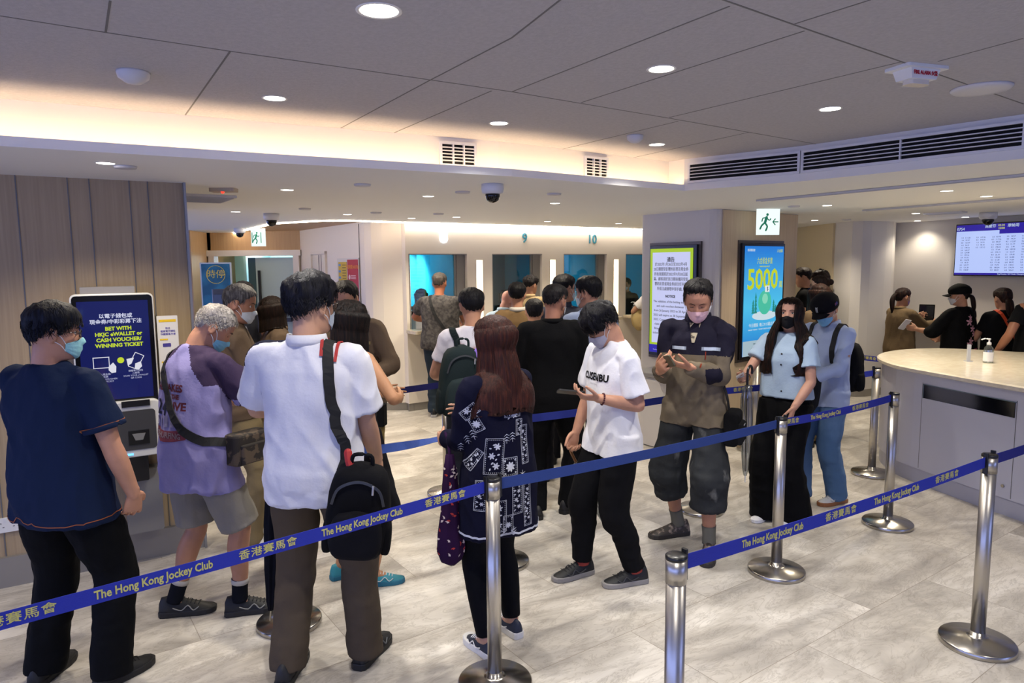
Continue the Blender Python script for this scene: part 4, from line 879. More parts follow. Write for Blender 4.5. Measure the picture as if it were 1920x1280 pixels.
def hair_shell(z_front=.165, z_side=.10, z_back=.045, th=.014, top=.016, side_th=None, messy=0.004, part=0.0, seed=1, n=72, z_temple=.15):
    """closed shell of hair lying over the scalp"""
    side_th = th if side_th is None else side_th
    zs = list(np.linspace(.0, .20, 36)) + [.207, .213, .2175, .221, .2235, .2245]
    rs = []
    for z in zs:
        ring = []
        for i in range(n):
            a = 2 * pi * i / n; d = abs((a + pi) % (2 * pi) - pi)   # 0 front .. pi back
            zl = np.interp(d, [0, .5, .95, 1.25, 1.45, 1.62, 1.95, 2.4, pi], [z_front, z_front, z_temple, z_temple - .02, z_side - .005, z_side + .035, z_side + .0, z_back + .01, z_back])
            zl += .004 * sin(a * 17 + seed) + .003 * sin(a * 31 + seed * 2)
            k = max(0, min(1, (z - zl) / .018)); k = k * k * (3 - 2 * k)
            tt = side_th + (top - side_th) * max(0, min(1, (z - .12) / .09)); tt *= .5 + .5 * max(0, min(1, (z - zl) / .05))
            p0 = head_pt(a, z, 0, False)
            nn = noise.noise(Vector((p0.x * 75 + seed, p0.y * 75, p0.z * 14))) * messy * 1.5 + noise.noise(Vector((p0.x * 25 + seed, p0.y * 25, p0.z * 25))) * messy
            o = -.010 + k * (.010 + tt) + nn * k
            if part: o -= .004 * k * math.exp(-((p0.x - part) / .006) ** 2) * (1 if p0.y > -.03 and z > .17 else 0)
            ring.append(head_pt(a, z, o, False))
        rs.append(ring)
    return MB().rings(rs)
def strands(b, z_front, z_back, th, seed, count, length, lift=.004, width=.0022, curl=.0):
    rnd = random.Random(seed)
    for _ in range(count):
        a = rnd.uniform(0, 2 * pi); d = abs((a + pi) % (2 * pi) - pi); zl = np.interp(d, [0, .9, 1.4, 2, pi], [z_front, z_front - .01, .11, .10, z_back])
        z = min(.222, zl + rnd.uniform(.02, .12)); L_ = length * rnd.uniform(.6, 1.1); n = 5; pts = []
        da = rnd.uniform(-.25, .25); zz = z
        for i in range(n):
            t = i / (n - 1)
            off = th * (.8 + .2 * t) + lift * t * rnd.uniform(.3, 1) + .001
            pts.append(head_pt(a + da * t, zz, off, False)); zz = max(z_back - .005 if d > 1.6 else zl - .012, zz - L_ / n * (1 if z < .19 else .55))
        for i in range(n - 1):
            side = (pts[i + 1] - pts[i]).cross(pts[i]).normalized() if (pts[i + 1] - pts[i]).length > 1e-6 else Vector((1, 0, 0))
            w0_ = width * (1 - i / n); w1_ = width * (1 - (i + 1) / n) + .0002
            b.add([pts[i] - side * w0_, pts[i] + side * w0_, pts[i + 1] + side * w1_, pts[i + 1] - side * w1_], [(0, 1, 2, 3)])
    return b
def curtain(b, drop, a0=.9, th=.016, z0=.17, out=.05, seed=2, flare=0.0, n=44, rows=26, hm=None, hmi=None, front_in=.0, tip=.6):
    """hair falling straight down from the head as a thick crescent (head-space input, person-space output via hm)"""
    rs = []
    for j in range(rows + 1):
        t = j / rows; z = z0 - (z0 + drop) * t; ring_o, ring_i = [], []
        for i in range(n + 1):
            a = a0 + (2 * pi - 2 * a0) * i / n; d = abs(a - pi) / (pi - a0)
            zz = max(z, .06); fall = .06 - z if z < .06 else 0
            o = .006 + th * min(1, .4 + t * 6) + noise.noise(Vector((a * 7, z * 3, seed))) * .006 + abs(noise.noise(Vector((a * 30, z * 1.5, seed + 5)))) * .009 + abs(noise.noise(Vector((a * 70, z * 2.5, seed + 9)))) * .004
            p = head_pt(a, zz, o, False); q = head_pt(a, zz, o - th - .006, False)
            k = 1 - (1 - min(1, fall / .22)) ** 2
            if fall:
                grow = Vector((sin(a) * flare, cos(a) * out * (1 if cos(a) < 0 else .3) - front_in * 0, 0)) * k
                p = p + grow; q = q + grow * .9
                edge = max(0, t - .85) / .15
                q = q + (p - q) * tip * edge
            if hm:
                p2 = hm @ Vector((p.x, p.y, zz)); q2 = hm @ Vector((q.x, q.y, zz))
                fz = fall + (noise.noise(Vector((a * 13, 0, seed))) * .03 * t if fall else 0)
                p = p2 - Vector((0, 0, fz)); q = q2 - Vector((0, 0, fz))
            ring_o.append(p); ring_i.append(q)
        rs.append(ring_o + ring_i[::-1])
    return b.rings(rs)

def tube_section(b, secs, n=40, sq=2.4, M=None):
    """secs: (z, rx, ryf, ryb, yc) -> vertical loft"""
    zs = [s_[0] for s_ in secs]; N_ = max(10, int((zs[-1] - zs[0]) / .02)); rs = []
    arr = np.array(secs)
    for j in range(N_ + 1):
        z = zs[0] + (zs[-1] - zs[0]) * j / N_
        v = [np.interp(z, arr[:, 0], arr[:, c]) for c in range(1, 5)]; ring = []
        for i in range(n):
            a = 2 * pi * i / n; c_, s_ = cos(a), sin(a)
            x = v[0] * math.copysign(abs(c_) ** (2 / sq), c_); y = v[3] + (v[1] if s_ > 0 else v[2]) * math.copysign(abs(s_) ** (2 / sq), s_)
            ring.append(M(Vector((x, y, z))) if M else Vector((x, y, z)))
        rs.append(ring)
    return b.rings(rs)

def hand_mb(W, d, n, right, sc_=1.0, curl=(18, 30, 20), thumb=35, spread=4, idx=None):
    """palm, five separate fingers; d finger direction, n palm normal"""
    b = MB(); d = Vector(d).normalized(); n = Vector(n); n = (n - d * n.dot(d)).normalized(); s_ = d.cross(n) if right else -d.cross(n)
    P = lambda a, c, e: W + (s_ * a + d * c + n * e) * sc_
    b.tube([P(0, -.03, 0), P(0, 0, 0), P(0, .03, 0), P(0, .06, 0), P(-.001, .088, .001)], [(.024 * sc_, .018 * sc_), (.026 * sc_, .018 * sc_), (.036 * sc_, .0165 * sc_), (.041 * sc_, .0155 * sc_), (.040 * sc_, .012 * sc_)], 16, 4, ref=s_)
    L4 = [(.0315, .040, .024, .020), (.0105, .045, .028, .022), (-.0105, .042, .026, .021), (-.0315, .033, .020, .018)]
    for k, (x, l1, l2, l3) in enumerate(L4):
        an = RAD(spread * (1.5 - k)); dir0 = (d * cos(an) + s_ * sin(an)).normalized(); ax = dir0.cross(n)
        cu = idx if (idx and k == 0) else curl
        p = P(x, .080 - (.004 if k in (0, 2) else (.011 if k == 3 else 0)), .0); pts = [p - dir0 * .02 * sc_, p]; ang = 0
        for l_, c_ in zip((l1, l2, l3), cu):
            ang += RAD(c_ + (3 * k if c_ > 10 else 0)); v = dir0 * cos(ang) + n * sin(ang); p = p + v * l_ * sc_; pts.append(p)
        b.tube(pts, [.0092 * sc_, .0090 * sc_, .0082 * sc_, .0076 * sc_, .0066 * sc_], 10, 3, ref=s_)
    ta = RAD(thumb); tb = P(.030, .012, .004); v1 = (d * cos(ta) + s_ * sin(ta) + n * .35).normalized(); v2 = (d * cos(ta * .5) + s_ * sin(ta * .4) + n * .45).normalized()
    b.tube([P(.012, .008, .002), tb, tb + v1 * .038 * sc_, tb + v1 * .038 * sc_ + v2 * .030 * sc_, tb + v1 * .038 * sc_ + v2 * .054 * sc_], [.014 * sc_, .0135 * sc_, .0105 * sc_, .0098 * sc_, .0078 * sc_], 10, 3, ref=n)
    return b
def ik(S, T, la, lb, hint):
    S, T = Vector(S), Vector(T); v = T - S; D = v.length; D2 = max(abs(la - lb) + .01, min(la + lb - .004, D)); v.normalize()
    T2 = S + v * D2; x = (la * la - lb * lb + D2 * D2) / (2 * D2); h_ = math.sqrt(max(0, la * la - x * x)); hint = Vector(hint); pr = (hint - v * hint.dot(v)); pr = pr.normalized() if pr.length > 1e-4 else v.orthogonal().normalized()
    return S + v * x + pr * h_, T2

PEOPLE = {}
class Person: pass
def person(key, pos, yaw, H, label, top, bottom, hair, shoes=None, lean=0, twist=0, side=0, head=(0, 0, 0), R=None, L=None, feet=((.10, 0, 8), (-.10, 0, -8)), vox=.007, build=1.0, belly=0.0, fem=False, skin='b8876a', mask=None, glasses=None, hips=None, cap=None, brow=True, seed=None, eyes='open', watch=None, legs=True, hipz=None, group=None):
    seed = seed if seed is not None else len(PEOPLE) * 3 + 1
    Sx = H / 1.70; root = empty('person', (pos[0], pos[1], 0), RAD(yaw), label, 'person', group, Sx)
    p = Person(); p.root = root; p.S = Sx; p.yaw = yaw; p.pos = Vector((pos[0], pos[1], 0)); PEOPLE[key] = p
    p.world = Matrix.Translation(p.pos) @ Matrix.Rotation(RAD(yaw), 4, 'Z') @ Matrix.Scale(Sx, 4)
    b_ = build; shx = (.150 if fem else .172) * (.5 + .5 * b_); Lr = RAD(lean); Z0 = .98; T = RAD(twist)
    yc_, zc_ = [0.0], [Z0]; st = .01; ang = lambda z: Lr * min(1, max(0, (z - Z0) / .22)); z = Z0
    tabz = []
    cy, cz = 0.0, Z0
    while z < 1.8: tabz.append((z, cy, cz)); a_ = ang(z); cy += sin(a_) * st; cz += cos(a_) * st; z += st
    def bend(v):
        v = Vector(v)
        k = min(1, max(0, (v.z - 1.0) / .3)); tw = T * k; v = Vector((v.x * cos(tw) - v.y * sin(tw), v.x * sin(tw) + v.y * cos(tw), v.z))
        v.x += side * max(0, v.z - Z0)
        if v.z <= Z0: return v
        i = min(len(tabz) - 1, int((v.z - Z0) / st)); z_, cy_, cz_ = tabz[i]; a_ = ang(v.z); dz = v.z - z_
        return Vector((v.x, cy_ + sin(a_) * dz + v.y * cos(a_), cz_ + cos(a_) * dz - v.y * sin(a_)))
    p.bend = bend
    def bmb(mb): mb.v = [tuple(bend(v)) for v in mb.v]; return mb
    # head frame
    N0 = bend((0, -.025, 1.475)); hm = Matrix.Translation(N0) @ Matrix.Rotation(RAD(head[0]) + T, 4, 'Z') @ Matrix.Rotation(-RAD(head[1]) - Lr * .9, 4, 'X') @ Matrix.Rotation(RAD(head[2]), 4, 'Y') @ Matrix.Translation((0, .025, 0.0))
    p.hm = hm
    hp = hipz or .90; hx = (.088 if not fem else .085)
    # legs
    la, lb = .435, .405; legd = []
    for (fx, fy, fa), sgn in zip(feet, (1, -1)):
        fz = 0
        A = Vector((fx, fy, .085)); Hp = Vector((hx * sgn + (hips or 0), 0, hp)); fd = Vector((sin(-RAD(-fa)), cos(RAD(fa)), 0)); 
        K, A2 = ik(Hp, A, la, lb, fd + Vector((0, 0, 0))); legd.append((Hp, K, A, fd, fa))
    p.legd = legd
    # arms
    arms = []
    for right, spec in ((True, R), (False, L)):
        sg = 1 if right else -1; S_ = bend((sg * shx, -.005, 1.375)); spec = dict(spec or {})
        tgt = spec.get('to', (sg * (.25 + .02 * b_), .04, .86)); tgt = Vector(tgt)
        hint = Vector(spec.get('hint', (sg * .5, -1, -.3))); E, Wp = ik(S_, tgt, .285, .245, hint)
        arms.append((right, S_, E, Wp, spec))
    p.arms = arms
    f = b_
    # ---------------- body mesh
    b = MB()
    b.merge(head_mb(), hm)
    nk = [bend((0, -.03, 1.38)), bend((0, -.028, 1.43)), hm @ Vector((0, -.022, .02)), hm @ Vector((0, -.02, .07))]
    nr_ = .048 if fem else .056
    b.tube(nk, [nr_ * 1.25, nr_ * 1.03, nr_ * .98, nr_], 20, 4)
    b.tube([bend((-.09, -.02, 1.395)), bend((0, -.025, 1.415)), bend((.09, -.02, 1.395))], [.036, .05, .036], 14, 3, ref=(0, 1, 0))
    tors = [(.82, .13 * f, .09, .09, 0), (.90, .155 * f, .10, .11, -.01), (1.0, .135 * f, .09, .09, 0), (1.08, .125 * f, .09, .085, 0), (1.2, .14 * f, .095, .10, 0), (1.3, .155 * f, .095, .105, -.005), (1.37, .145 * f, .075, .085, -.012), (1.41, .095, .055, .065, -.02)]
    bmb_t = tube_section(MB(), tors, M=bend); b.merge(bmb_t)
    b.tube([bend((-shx, -.01, 1.368)), bend((-.06, -.01, 1.365)), bend((.06, -.01, 1.365)), bend((shx, -.01, 1.368))], [.047, .055, .055, .047], 16, 3, ref=(0, 1, 0))
    ar = .9 if fem else 1.0; ar *= (.6 + .4 * f)
    for right, S_, E, Wp, spec in arms:
        mid = S_.lerp(E, .5); m2 = E.lerp(Wp, .35)
        b.tube([S_, mid, E], [.050 * ar, .045 * ar, .038 * ar], 14, 5, ref=(0, 1, 0)); b.tube([E, m2, Wp], [.038 * ar, .039 * ar, .0255 * ar], 14, 5, ref=(0, 1, 0))
        fa_ = (Wp - E).normalized(); d_ = Vector(spec.get('fd', fa_)); pn = Vector(spec.get('pn', (-1 if right else 1, 0, 0)))
        b.merge(hand_mb(Wp, d_, pn, right, .93 if fem else 1.0, spec.get('curl', (16, 28, 18)), spec.get('thumb', 35), spec.get('spread', 4), spec.get('idx')))
    if legs:
        for Hp, K, A, fd, fa in legd:
            b.tube([Hp, Hp.lerp(K, .5), K], [.082 * f, .070 * f, .052], 16, 5, ref=(1, 0, 0))
            back = (K.lerp(A, .3)) - fd * .012
            b.tube([K, back, K.lerp(A, .65), A], [.052, .056, .042, .035], 16, 5, ref=(1, 0, 0))
            b.tube([A - fd * .01, A + fd * .06 - Vector((0, 0, .035)), A + fd * .12 - Vector((0, 0, .055))], [.030, .025, .015], 12, 3, ref=(1, 0, 0))
    me = fuse(b, vox, 3 if vox < .006 else 2)
    body = finish(me, 'body', skinm(skin), root); p.body = body
    # eyes and brows
    if vox < .012:
        for s_ in (-1, 1):
            eb = MB(); c_ = hm @ Vector((s_ * .031, .0665, .113)); R3 = hm.to_3x3().to_4x4()
            if eyes == 'open':
                eb.ball(c_, (.0125, .0115, .0085), 14, 10, M=R3); eb.m = [0] * len(eb.f); eb.ball(hm @ Vector((s_ * .031, .0755, .1125)), (.0055, .003, .0055), 10, 6, M=R3, mi=1)
                eb.obj('eye', [mat('eye white', 'd8d4ce', .25), mat('dark iris', '1a100a', .1)], root, smooth=True)
                lid = MB().tube([hm @ Vector((s_ * (.031 + q * .0135), .0775 - abs(q) * .004, .1185 - q * q * .005)) for q in (-1, -.5, 0, .5, 1)], .0018, 6, 2); lid.obj('eyelid', mat('lash', '1c1210', .6), root)
            else:
                MB().tube([hm @ Vector((s_ * (.031 + q * .014), .0795 - abs(q) * .004, .1085 + q * q * .002)) for q in (-1, -.5, 0, .5, 1)], .0014, 6, 2).obj('eyelid', mat('lash', '1c1210', .6), root)
            if brow:
                MB().tube([hm @ (head_pt(s_ * aa, zz, .0008)) for aa, zz in ((.14, .1295), (.26, .134), (.42, .136), (.58, .1315))], [(.0016, .003), (.002, .0035), (.002, .003), (.001, .0016)], 6, 3, ref=(0, 0, 1)).obj('eyebrow', hairm('15100e'), root)
    # ---------------- trousers
    bk = bottom.get('kind', 'trousers'); gm = MB(); loose = bottom.get('loose', 1.0)
    pts_ = [(.80, .13 * f, .085, .095, 0), (.86, .168 * f, .105, .125, -.008), (.92, .170 * f, .108, .125, -.008), (1.0, .158 * f, .105, .108, 0), (bottom.get('waist', 1.04), .15 * f, .10, .10, 0)]
    gm.merge(tube_section(MB(), pts_, M=bend))
    hemz = {'trousers': .045, 'wide': .03, 'leggings': .10, 'shorts': .47, 'cropped': .30, 'jogger': .10}[bk]; hemz = bottom.get('hem', hemz)
    for Hp, K, A, fd, fa in legd:
        r1, r2, r3 = {'trousers': (.098, .080, .072), 'wide': (.105, .105, .115), 'leggings': (.090, .066, .045), 'shorts': (.102, .098, .10), 'cropped': (.104, .10, .085), 'jogger': (.098, .074, .05)}[bk]
        r1 *= f * (.5 + .5 * loose); r2 *= loose; r3 *= loose; A_ = Vector((A.x, A.y, .0)) if bk in ('trousers', 'wide') else A
        def at(zt):
            if zt >= K.z: t_ = (Hp.z - zt) / (Hp.z - K.z); return Hp.lerp(K, t_)
            t_ = (K.z - zt) / (K.z - A_.z); return K.lerp(A_, min(1, t_))
        if bk == 'shorts' or hemz > K.z: gm.tube([Hp + Vector((0, 0, .02)), at((Hp.z + hemz) / 2), at(hemz)], [r1, (r1 + r3) / 2, r3], 20, 6, ref=(1, 0, 0), rnd=False)
        else:
            low = at(hemz); kk = K.lerp(low, .4) - fd * .006
            gm.tube([Hp + Vector((0, 0, .02)), Hp.lerp(K, .5), K, kk, low], [r1, r1 * .9, r2, (r2 + r3) / 2 if bk != 'leggings' else .066, (r3, r3 * (1.08 if bk in ('trousers', 'wide') else 1))], 20, 6, ref=(1, 0, 0), rnd=False)
    me = fuse(gm, max(vox * 1.5, .008), 2)
    fold = bottom.get('fold', 1.0 if bk not in ('leggings',) else .15)
    displace(me, lambda P: fold * (.006 * vnoise(P, (9, 9, 16), seed) + .004 * vnoise(P, (20, 20, 34), seed + 1) * np.clip((.55 - np.abs(P[:, 2] - .3)) * 2, .2, 1) + .004 * vnoise(P, (26, 26, 7), seed + 2)) + .002)
    p.bottom = finish(me, bottom.get('name', {'shorts': 'shorts', 'leggings': 'leggings'}.get(bk, 'trousers')), cloth(bottom['col'], 'trouser fabric', var=bottom.get('var')), root)
    p.botbvh = BVHTree.FromPolygons([v.co.copy() for v in p.bottom.data.vertices], [tuple(q.vertices) for q in p.bottom.data.polygons])
    def push(me, bv, zmax, gap, reach=.06, zmin=-9):
        n = len(me.vertices); co = np.empty(n * 3); me.vertices.foreach_get('co', co); co = co.reshape(-1, 3)
        for i in np.nonzero((co[:, 2] < zmax) & (co[:, 2] > zmin))[0]:
            v = Vector(co[i]); loc, nn, _i, dd = bv.find_nearest(v, reach)
            if loc is None: continue
            s_ = (v - loc).dot(nn)
            if s_ < gap and (s_ < 0 or dd < gap): co[i] = loc + nn * gap
        me.vertices.foreach_set('co', co.ravel()); me.update()
    # ---------------- top
    tk = top.get('kind', 'tee'); lo_ = top.get('loose', 1.0); hem = top.get('hem', .86); th = {'tee': .014, 'shirt': .016, 'jacket': .019, 'blazer': .024, 'tunic': .018, 'tank': .010}[tk] * (1 if lo_ == 1 else 1)
    w1 = .012 * (lo_ - 1) * 6
    rt_ = [(hem, (.172 * f + w1 + top.get('flare', 0)), .112 + belly + w1 * .7, .122 + w1 * .7, -.004), (.92, .172 * f + w1 + top.get('flare', 0) * .6, .115 + belly + w1, .122 + w1, -.004), (1.05, .158 * f + w1, .113 + belly + w1, .105 + w1, 0), (1.15, .158 * f + w1 * .9, .115 + belly * .8 + w1 * .7, .110 + w1 * .7, 0), (1.25, .168 * f + w1 * .6, .117 + belly * .3 + (.018 if fem else 0), .120 + w1 * .3, -.002), (1.33, .170 * f, .108 + (.008 if fem else 0), .118, -.008), (1.385, .150 * f, .084, .095, -.012), (1.425, .100, .066, .076, -.02), (1.447, .070, .060, .062, -.024)]
    if hem < .86: rt_[1] = (.90,) + rt_[1][1:]
    tt = tube_section(MB(), rt_, n=48, M=bend)
    g = MB().merge(tt); p.torso = BVHTree.FromPolygons([Vector(v) for v in tt.v], tt.f)
    ex = th - .012
    slr = top.get('sleeve', 'short'); 
    if tk != 'tank':
        g.tube([bend((-shx, -.01, 1.366)), bend((-.08, -.014, 1.372)), bend((.08, -.014, 1.372)), bend((shx, -.01, 1.366))], [.050 + ex, .062 + ex, .062 + ex, .050 + ex], 18, 3, ref=(0, 1, 0))
        for right, S_, E, Wp, spec in arms:
            inn = bend((.09 if right else -.09, -.01, 1.345))
            if slr == 'short':
                q = top.get('slen', .62); e_ = S_.lerp(E, q); rr = top.get('sr', 1.0)
                g.tube([inn, S_, S_.lerp(E, q * .55), e_], [.058 + ex, .053 + ex, .058 * rr + ex, .066 * rr + ex], 18, 5, ref=(0, 1, 0), rnd=False)
            else:
                q = top.get('slen', 1.0); W2 = E.lerp(Wp, (q if q <= 1 else 1) * .98 if q < 1 else .98); rr = top.get('sr', 1.0)
                g.tube([inn, S_, S_.lerp(E, .5), E], [.056 + ex, .052 + ex, .051 * rr + ex, .046 * rr + ex], 18, 5, ref=(0, 1, 0)); g.tube([E, E.lerp(W2, .5), W2], [.046 * rr + ex, .044 * rr + ex, (.033 * rr + ex)], 18, 5, ref=(0, 1, 0), rnd=False)
    if top.get('collar'):
        pass
    me = fuse(g, max(vox * 1.5, .008), 3)
    amp = top.get('fold', 1.0) * (1.35 if vox < .0065 else 1)
    displace(me, lambda P: amp * (.008 * vnoise(P @ ROTA, (9, 9, 2.2), seed + 3) + .005 * (1 - 2.2 * np.abs(vnoise(P @ ROTB, (13, 13, 3.2), seed + 4))) + .0025 * vnoise(P @ ROTA, (34, 34, 8), seed + 5)) + .001)
    push(me, p.botbvh, 1.10, .007)
    if vox < .0085:
        bb_ = BVHTree.FromPolygons([v.co.copy() for v in body.data.vertices], [tuple(q.vertices) for q in body.data.polygons])
        zn = bend((0, 0, 1.425)).z; push(me, bb_, zn + .012, .006, .035, zmin=zn - .20)
    mats_ = [cloth(top['col'], 'garment', var=top.get('var'))]
    if top.get('col2'): mats_.append(cloth(top['col2'], 'garment panel'))
    p.top = finish(me, top.get('name', {'tee': 't_shirt', 'shirt': 'shirt', 'jacket': 'jacket', 'blazer': 'blazer', 'tunic': 'tunic', 'tank': 'sleeveless_top'}[tk]), mats_, root)
    if top.get('paint'):      # second fabric on panels chosen by position
        cen = np.empty(len(me.polygons) * 3); me.polygons.foreach_get('center', cen); cen = cen.reshape(-1, 3)
        p.cur_arms = arms; idx_ = top['paint'](cen, p).astype(np.int32); me.polygons.foreach_set('material_index', idx_)
    p.topbvh = BVHTree.FromPolygons([v.co.copy() for v in me.vertices], [tuple(q.vertices) for q in me.polygons])
    # neckline
    if top.get('collar') in ('polo', 'shirt', 'blazer', 'jacket', 'mandarin'):
        ck = top['collar']; hh = .038 if ck in ('polo', 'shirt') else (.05 if ck == 'jacket' else .03); rs = []
        r0x, r0y = .066, .064; open_ = .35 if ck in ('polo', 'shirt') else .5
        for t_ in (0, .5, 1.0, 1.0, .3):
            pass
        m_ = 30; prof = [(0, .010, 0), (.0, .006, hh), (.0, .014, hh + .002), (.0, .020, hh * .35), (.0, .016, -.004)]
        for i in range(m_ + 1):
            a = open_ + (2 * pi - 2 * open_) * i / m_; rr = []
            droop = .035 * max(0, cos(a)) ** 2
            for q in prof:
                rad = q[1]; rr.append(bend((sin(a) * (r0x - .004 + rad), cos(a) * (r0y - .004 + rad) - .024, 1.432 + q[2] - droop)))
            rs.append(rr)
        cb = MB().rings(rs); cb.obj('collar', cloth(top.get('collar_col', top['col']), 'collar'), p.top, smooth=True)
    elif tk in ('tee', 'tunic', 'tank'):
        pts = [bend((sin(a) * .068, cos(a) * .064 - .024, 1.440 - .022 * max(0, cos(a)) ** 1.5)) for a in np.linspace(0, 2 * pi, 30)]
        MB().tube(pts, [(.0075, .005)] * 30, 8, 1, ref=(0, 0, 1)).obj('neckband', cloth(top.get('band', top['col']), 'neckband'), p.top, smooth=True)
    if top.get('band') and slr == 'short':
        for right, S_, E, Wp, spec in arms:
            q = top.get('slen', .62); rr = top.get('sr', 1.0); ax = (E - S_).normalized(); c_ = S_.lerp(E, q) - ax * .006; u = Vector((0, 1, 0)) - ax * ax.y; u.normalize(); v = ax.cross(u); r_ = .0685 * rr + ex
            MB().tube([c_ + (u * cos(a) + v * sin(a)) * r_ for a in np.linspace(0, 2 * pi, 30)], [(.004, .011 if top['band'] != 'thin' else .004)] * 30, 8, 1, ref=tuple(u)).obj('cuff', cloth(top['band'], 'cuff'), p.top, smooth=True)
    # ---------------- shoes
    if legs and shoes:
        for (Hp, K, A, fd, fa), sgn in zip(legd, (1, -1)):
            R2 = Matrix.Translation((A.x, A.y, 0)) @ Matrix.Rotation(-RAD(fa), 4, 'Z') @ Matrix.Scale(.95 if fem else 1.05, 4); sk = shoes.get('kind', 'sneaker')
            up = MB(); prof = [(-.072, .020, .030, .070), (-.060, .031, .040, .10), (-.02, .036, .045, .105), (.03, .037, .040, .092), (.07, .042, .036, .075), (.11, .046, .030, .060), (.15, .044, .024, .046), (.178, .033, .018, .036), (.192, .015, .01, .028)]
            rs = []
            for y, wd2, lz, hz in prof:
                ring = []
                for i in range(18):
                    a = 2 * pi * i / 18; c_, s_ = cos(a), sin(a); z = .022 + (hz - .022) * max(0, s_) if s_ > 0 else .022 + s_ * .012
                    ring.append(R2 @ Vector((wd2 * math.copysign(abs(c_) ** .8, c_) * (1 - .35 * max(0, s_) ** 2), y, z)))
                rs.append(ring)
            up.rings(rs); so = up.obj('shoe', mat('shoe upper', shoes['col'], .6, var=shoes.get('var')), root, smooth=True)
            ol = [(-.076, .018), (-.066, .032), (-.03, .038), (.03, .038), (.07, .044), (.115, .049), (.155, .046), (.183, .034), (.199, .014)]; out_ = [(w_, y) for y, w_ in ol] + [(-w_, y) for y, w_ in ol[::-1]]
            sm = MB(); th_ = shoes.get('thick', .026)
            sm.rings([[R2 @ Vector((x * k_, y if k_ == 1 else y * .985, z)) for x, y in out_] for k_, z in ((.96, .001), (1, .006), (1, th_), (.95, th_ + .004))]); sm.obj('sole', mat('shoe sole', shoes['sole'], .6), so, smooth=False, bevel=0)
            if shoes.get('accent'):
                ac = MB()
                for s2 in (-1, 1): ac.tube([R2 @ Vector(q) for q in ((s2 * .040, .0, .052), (s2 * .043, .04, .038), (s2 * .040, .07, .060), (s2 * .046, .095, .034), (s2 * .040, .12, .046))], .003, 6, 3)
                ac.obj('side_stripe', mat('shoe accent', shoes['accent'], .5), so)
            if sk == 'sneaker':
                lc_ = MB()
                for q in range(5): y = .045 + q * .018; hz = np.interp(y, [v[0] for v in prof], [v[3] for v in prof]); lc_.tube([R2 @ Vector((-.020, y, hz * .93)), R2 @ Vector((0, y + .004, hz + .003)), R2 @ Vector((.020, y, hz * .93))], .0028, 6, 2)
                lc_.obj('laces', mat('laces', shoes.get('lace', shoes['col']), .8), so)
            if shoes.get('sock'):
                t_ = shoes.get('sockz', .16); top_ = K.lerp(A, (K.z - t_) / (K.z - A.z)) if K.z > t_ else A
                MB().tube([A - Vector((0, 0, .01)), A.lerp(top_, .5), top_], [.0425, .041, .044], 18, 4, rnd=False).obj('sock', cloth(shoes['sock'], 'sock'), root, smooth=True)
                if shoes.get('sock2'): MB().tube([top_.lerp(A, .22), top_], [.0445, .0455], 18, 2, rnd=False).obj('sock_band', cloth(shoes['sock2'], 'sock'), root, smooth=True)
    # ---------------- hair
    hk = hair.get('kind', 'short'); hc = hairm(hair.get('col', '14100f'), hair.get('hi')); hb = MB(); rnd = random.Random(seed)
    if hk != 'bald' and not (cap and hk == 'short_cap'):
        zf = hair.get('front', .168); zb = hair.get('back', .05); t1 = hair.get('th', .014); tp_ = hair.get('top', .018); st_ = hair.get('side', t1)
        sh = hair_shell(zf, hair.get('sidez', .10), zb, t1, tp_, st_, hair.get('messy', .004), hair.get('part', 0), seed, z_temple=hair.get('temple', .15))
        if vox < .008: strands(sh, zf, zb, min(t1, tp_) * .9, seed, 1700 if vox < .006 else 300, hair.get('len', .055), .009)
        hb.merge(sh, hm)
    if hk == 'long': curtain(hb, hair.get('drop', .30), hair.get('a0', .95), hair.get('cth', .02), .175, hair.get('out', .05), seed, hair.get('flare', .01), hm=hm, n=150)
    if hk == 'bob': curtain(hb, hair.get('drop', .02), hair.get('a0', .8), .024, .175, .01, seed, .008, hm=hm, tip=.4)
    if hk == 'tail':
        hb.merge(MB().tube([(0, -.098, .135), (0, -.135, .12), (0, -.155, .05), (0.01, -.15, -.04), (.01, -.14, -.11)], [.018, .026, .032, .026, .010], 16, 5), hm)
    if hk == 'bun': hb.merge(MB().ball((0, -.115, .155), (.036, .032, .034), 18, 12), hm)
    if hk == 'lowtail': hb.merge(MB().tube([(0, -.095, .09), (0, -.12, .06), (0, -.125, -.03), (0.0, -.12, -.10)], [(.030, .018), (.042, .024), (.045, .024), (.02, .01)], 16, 5), hm)
    if hb.v:
        p.hair = hb.obj('hair', hc, root, smooth=True)
        if hk in ('long', 'bob', 'tail', 'lowtail'): push(p.hair.data, p.topbvh, bend((0, 0, 1.46)).z, .010, .13)
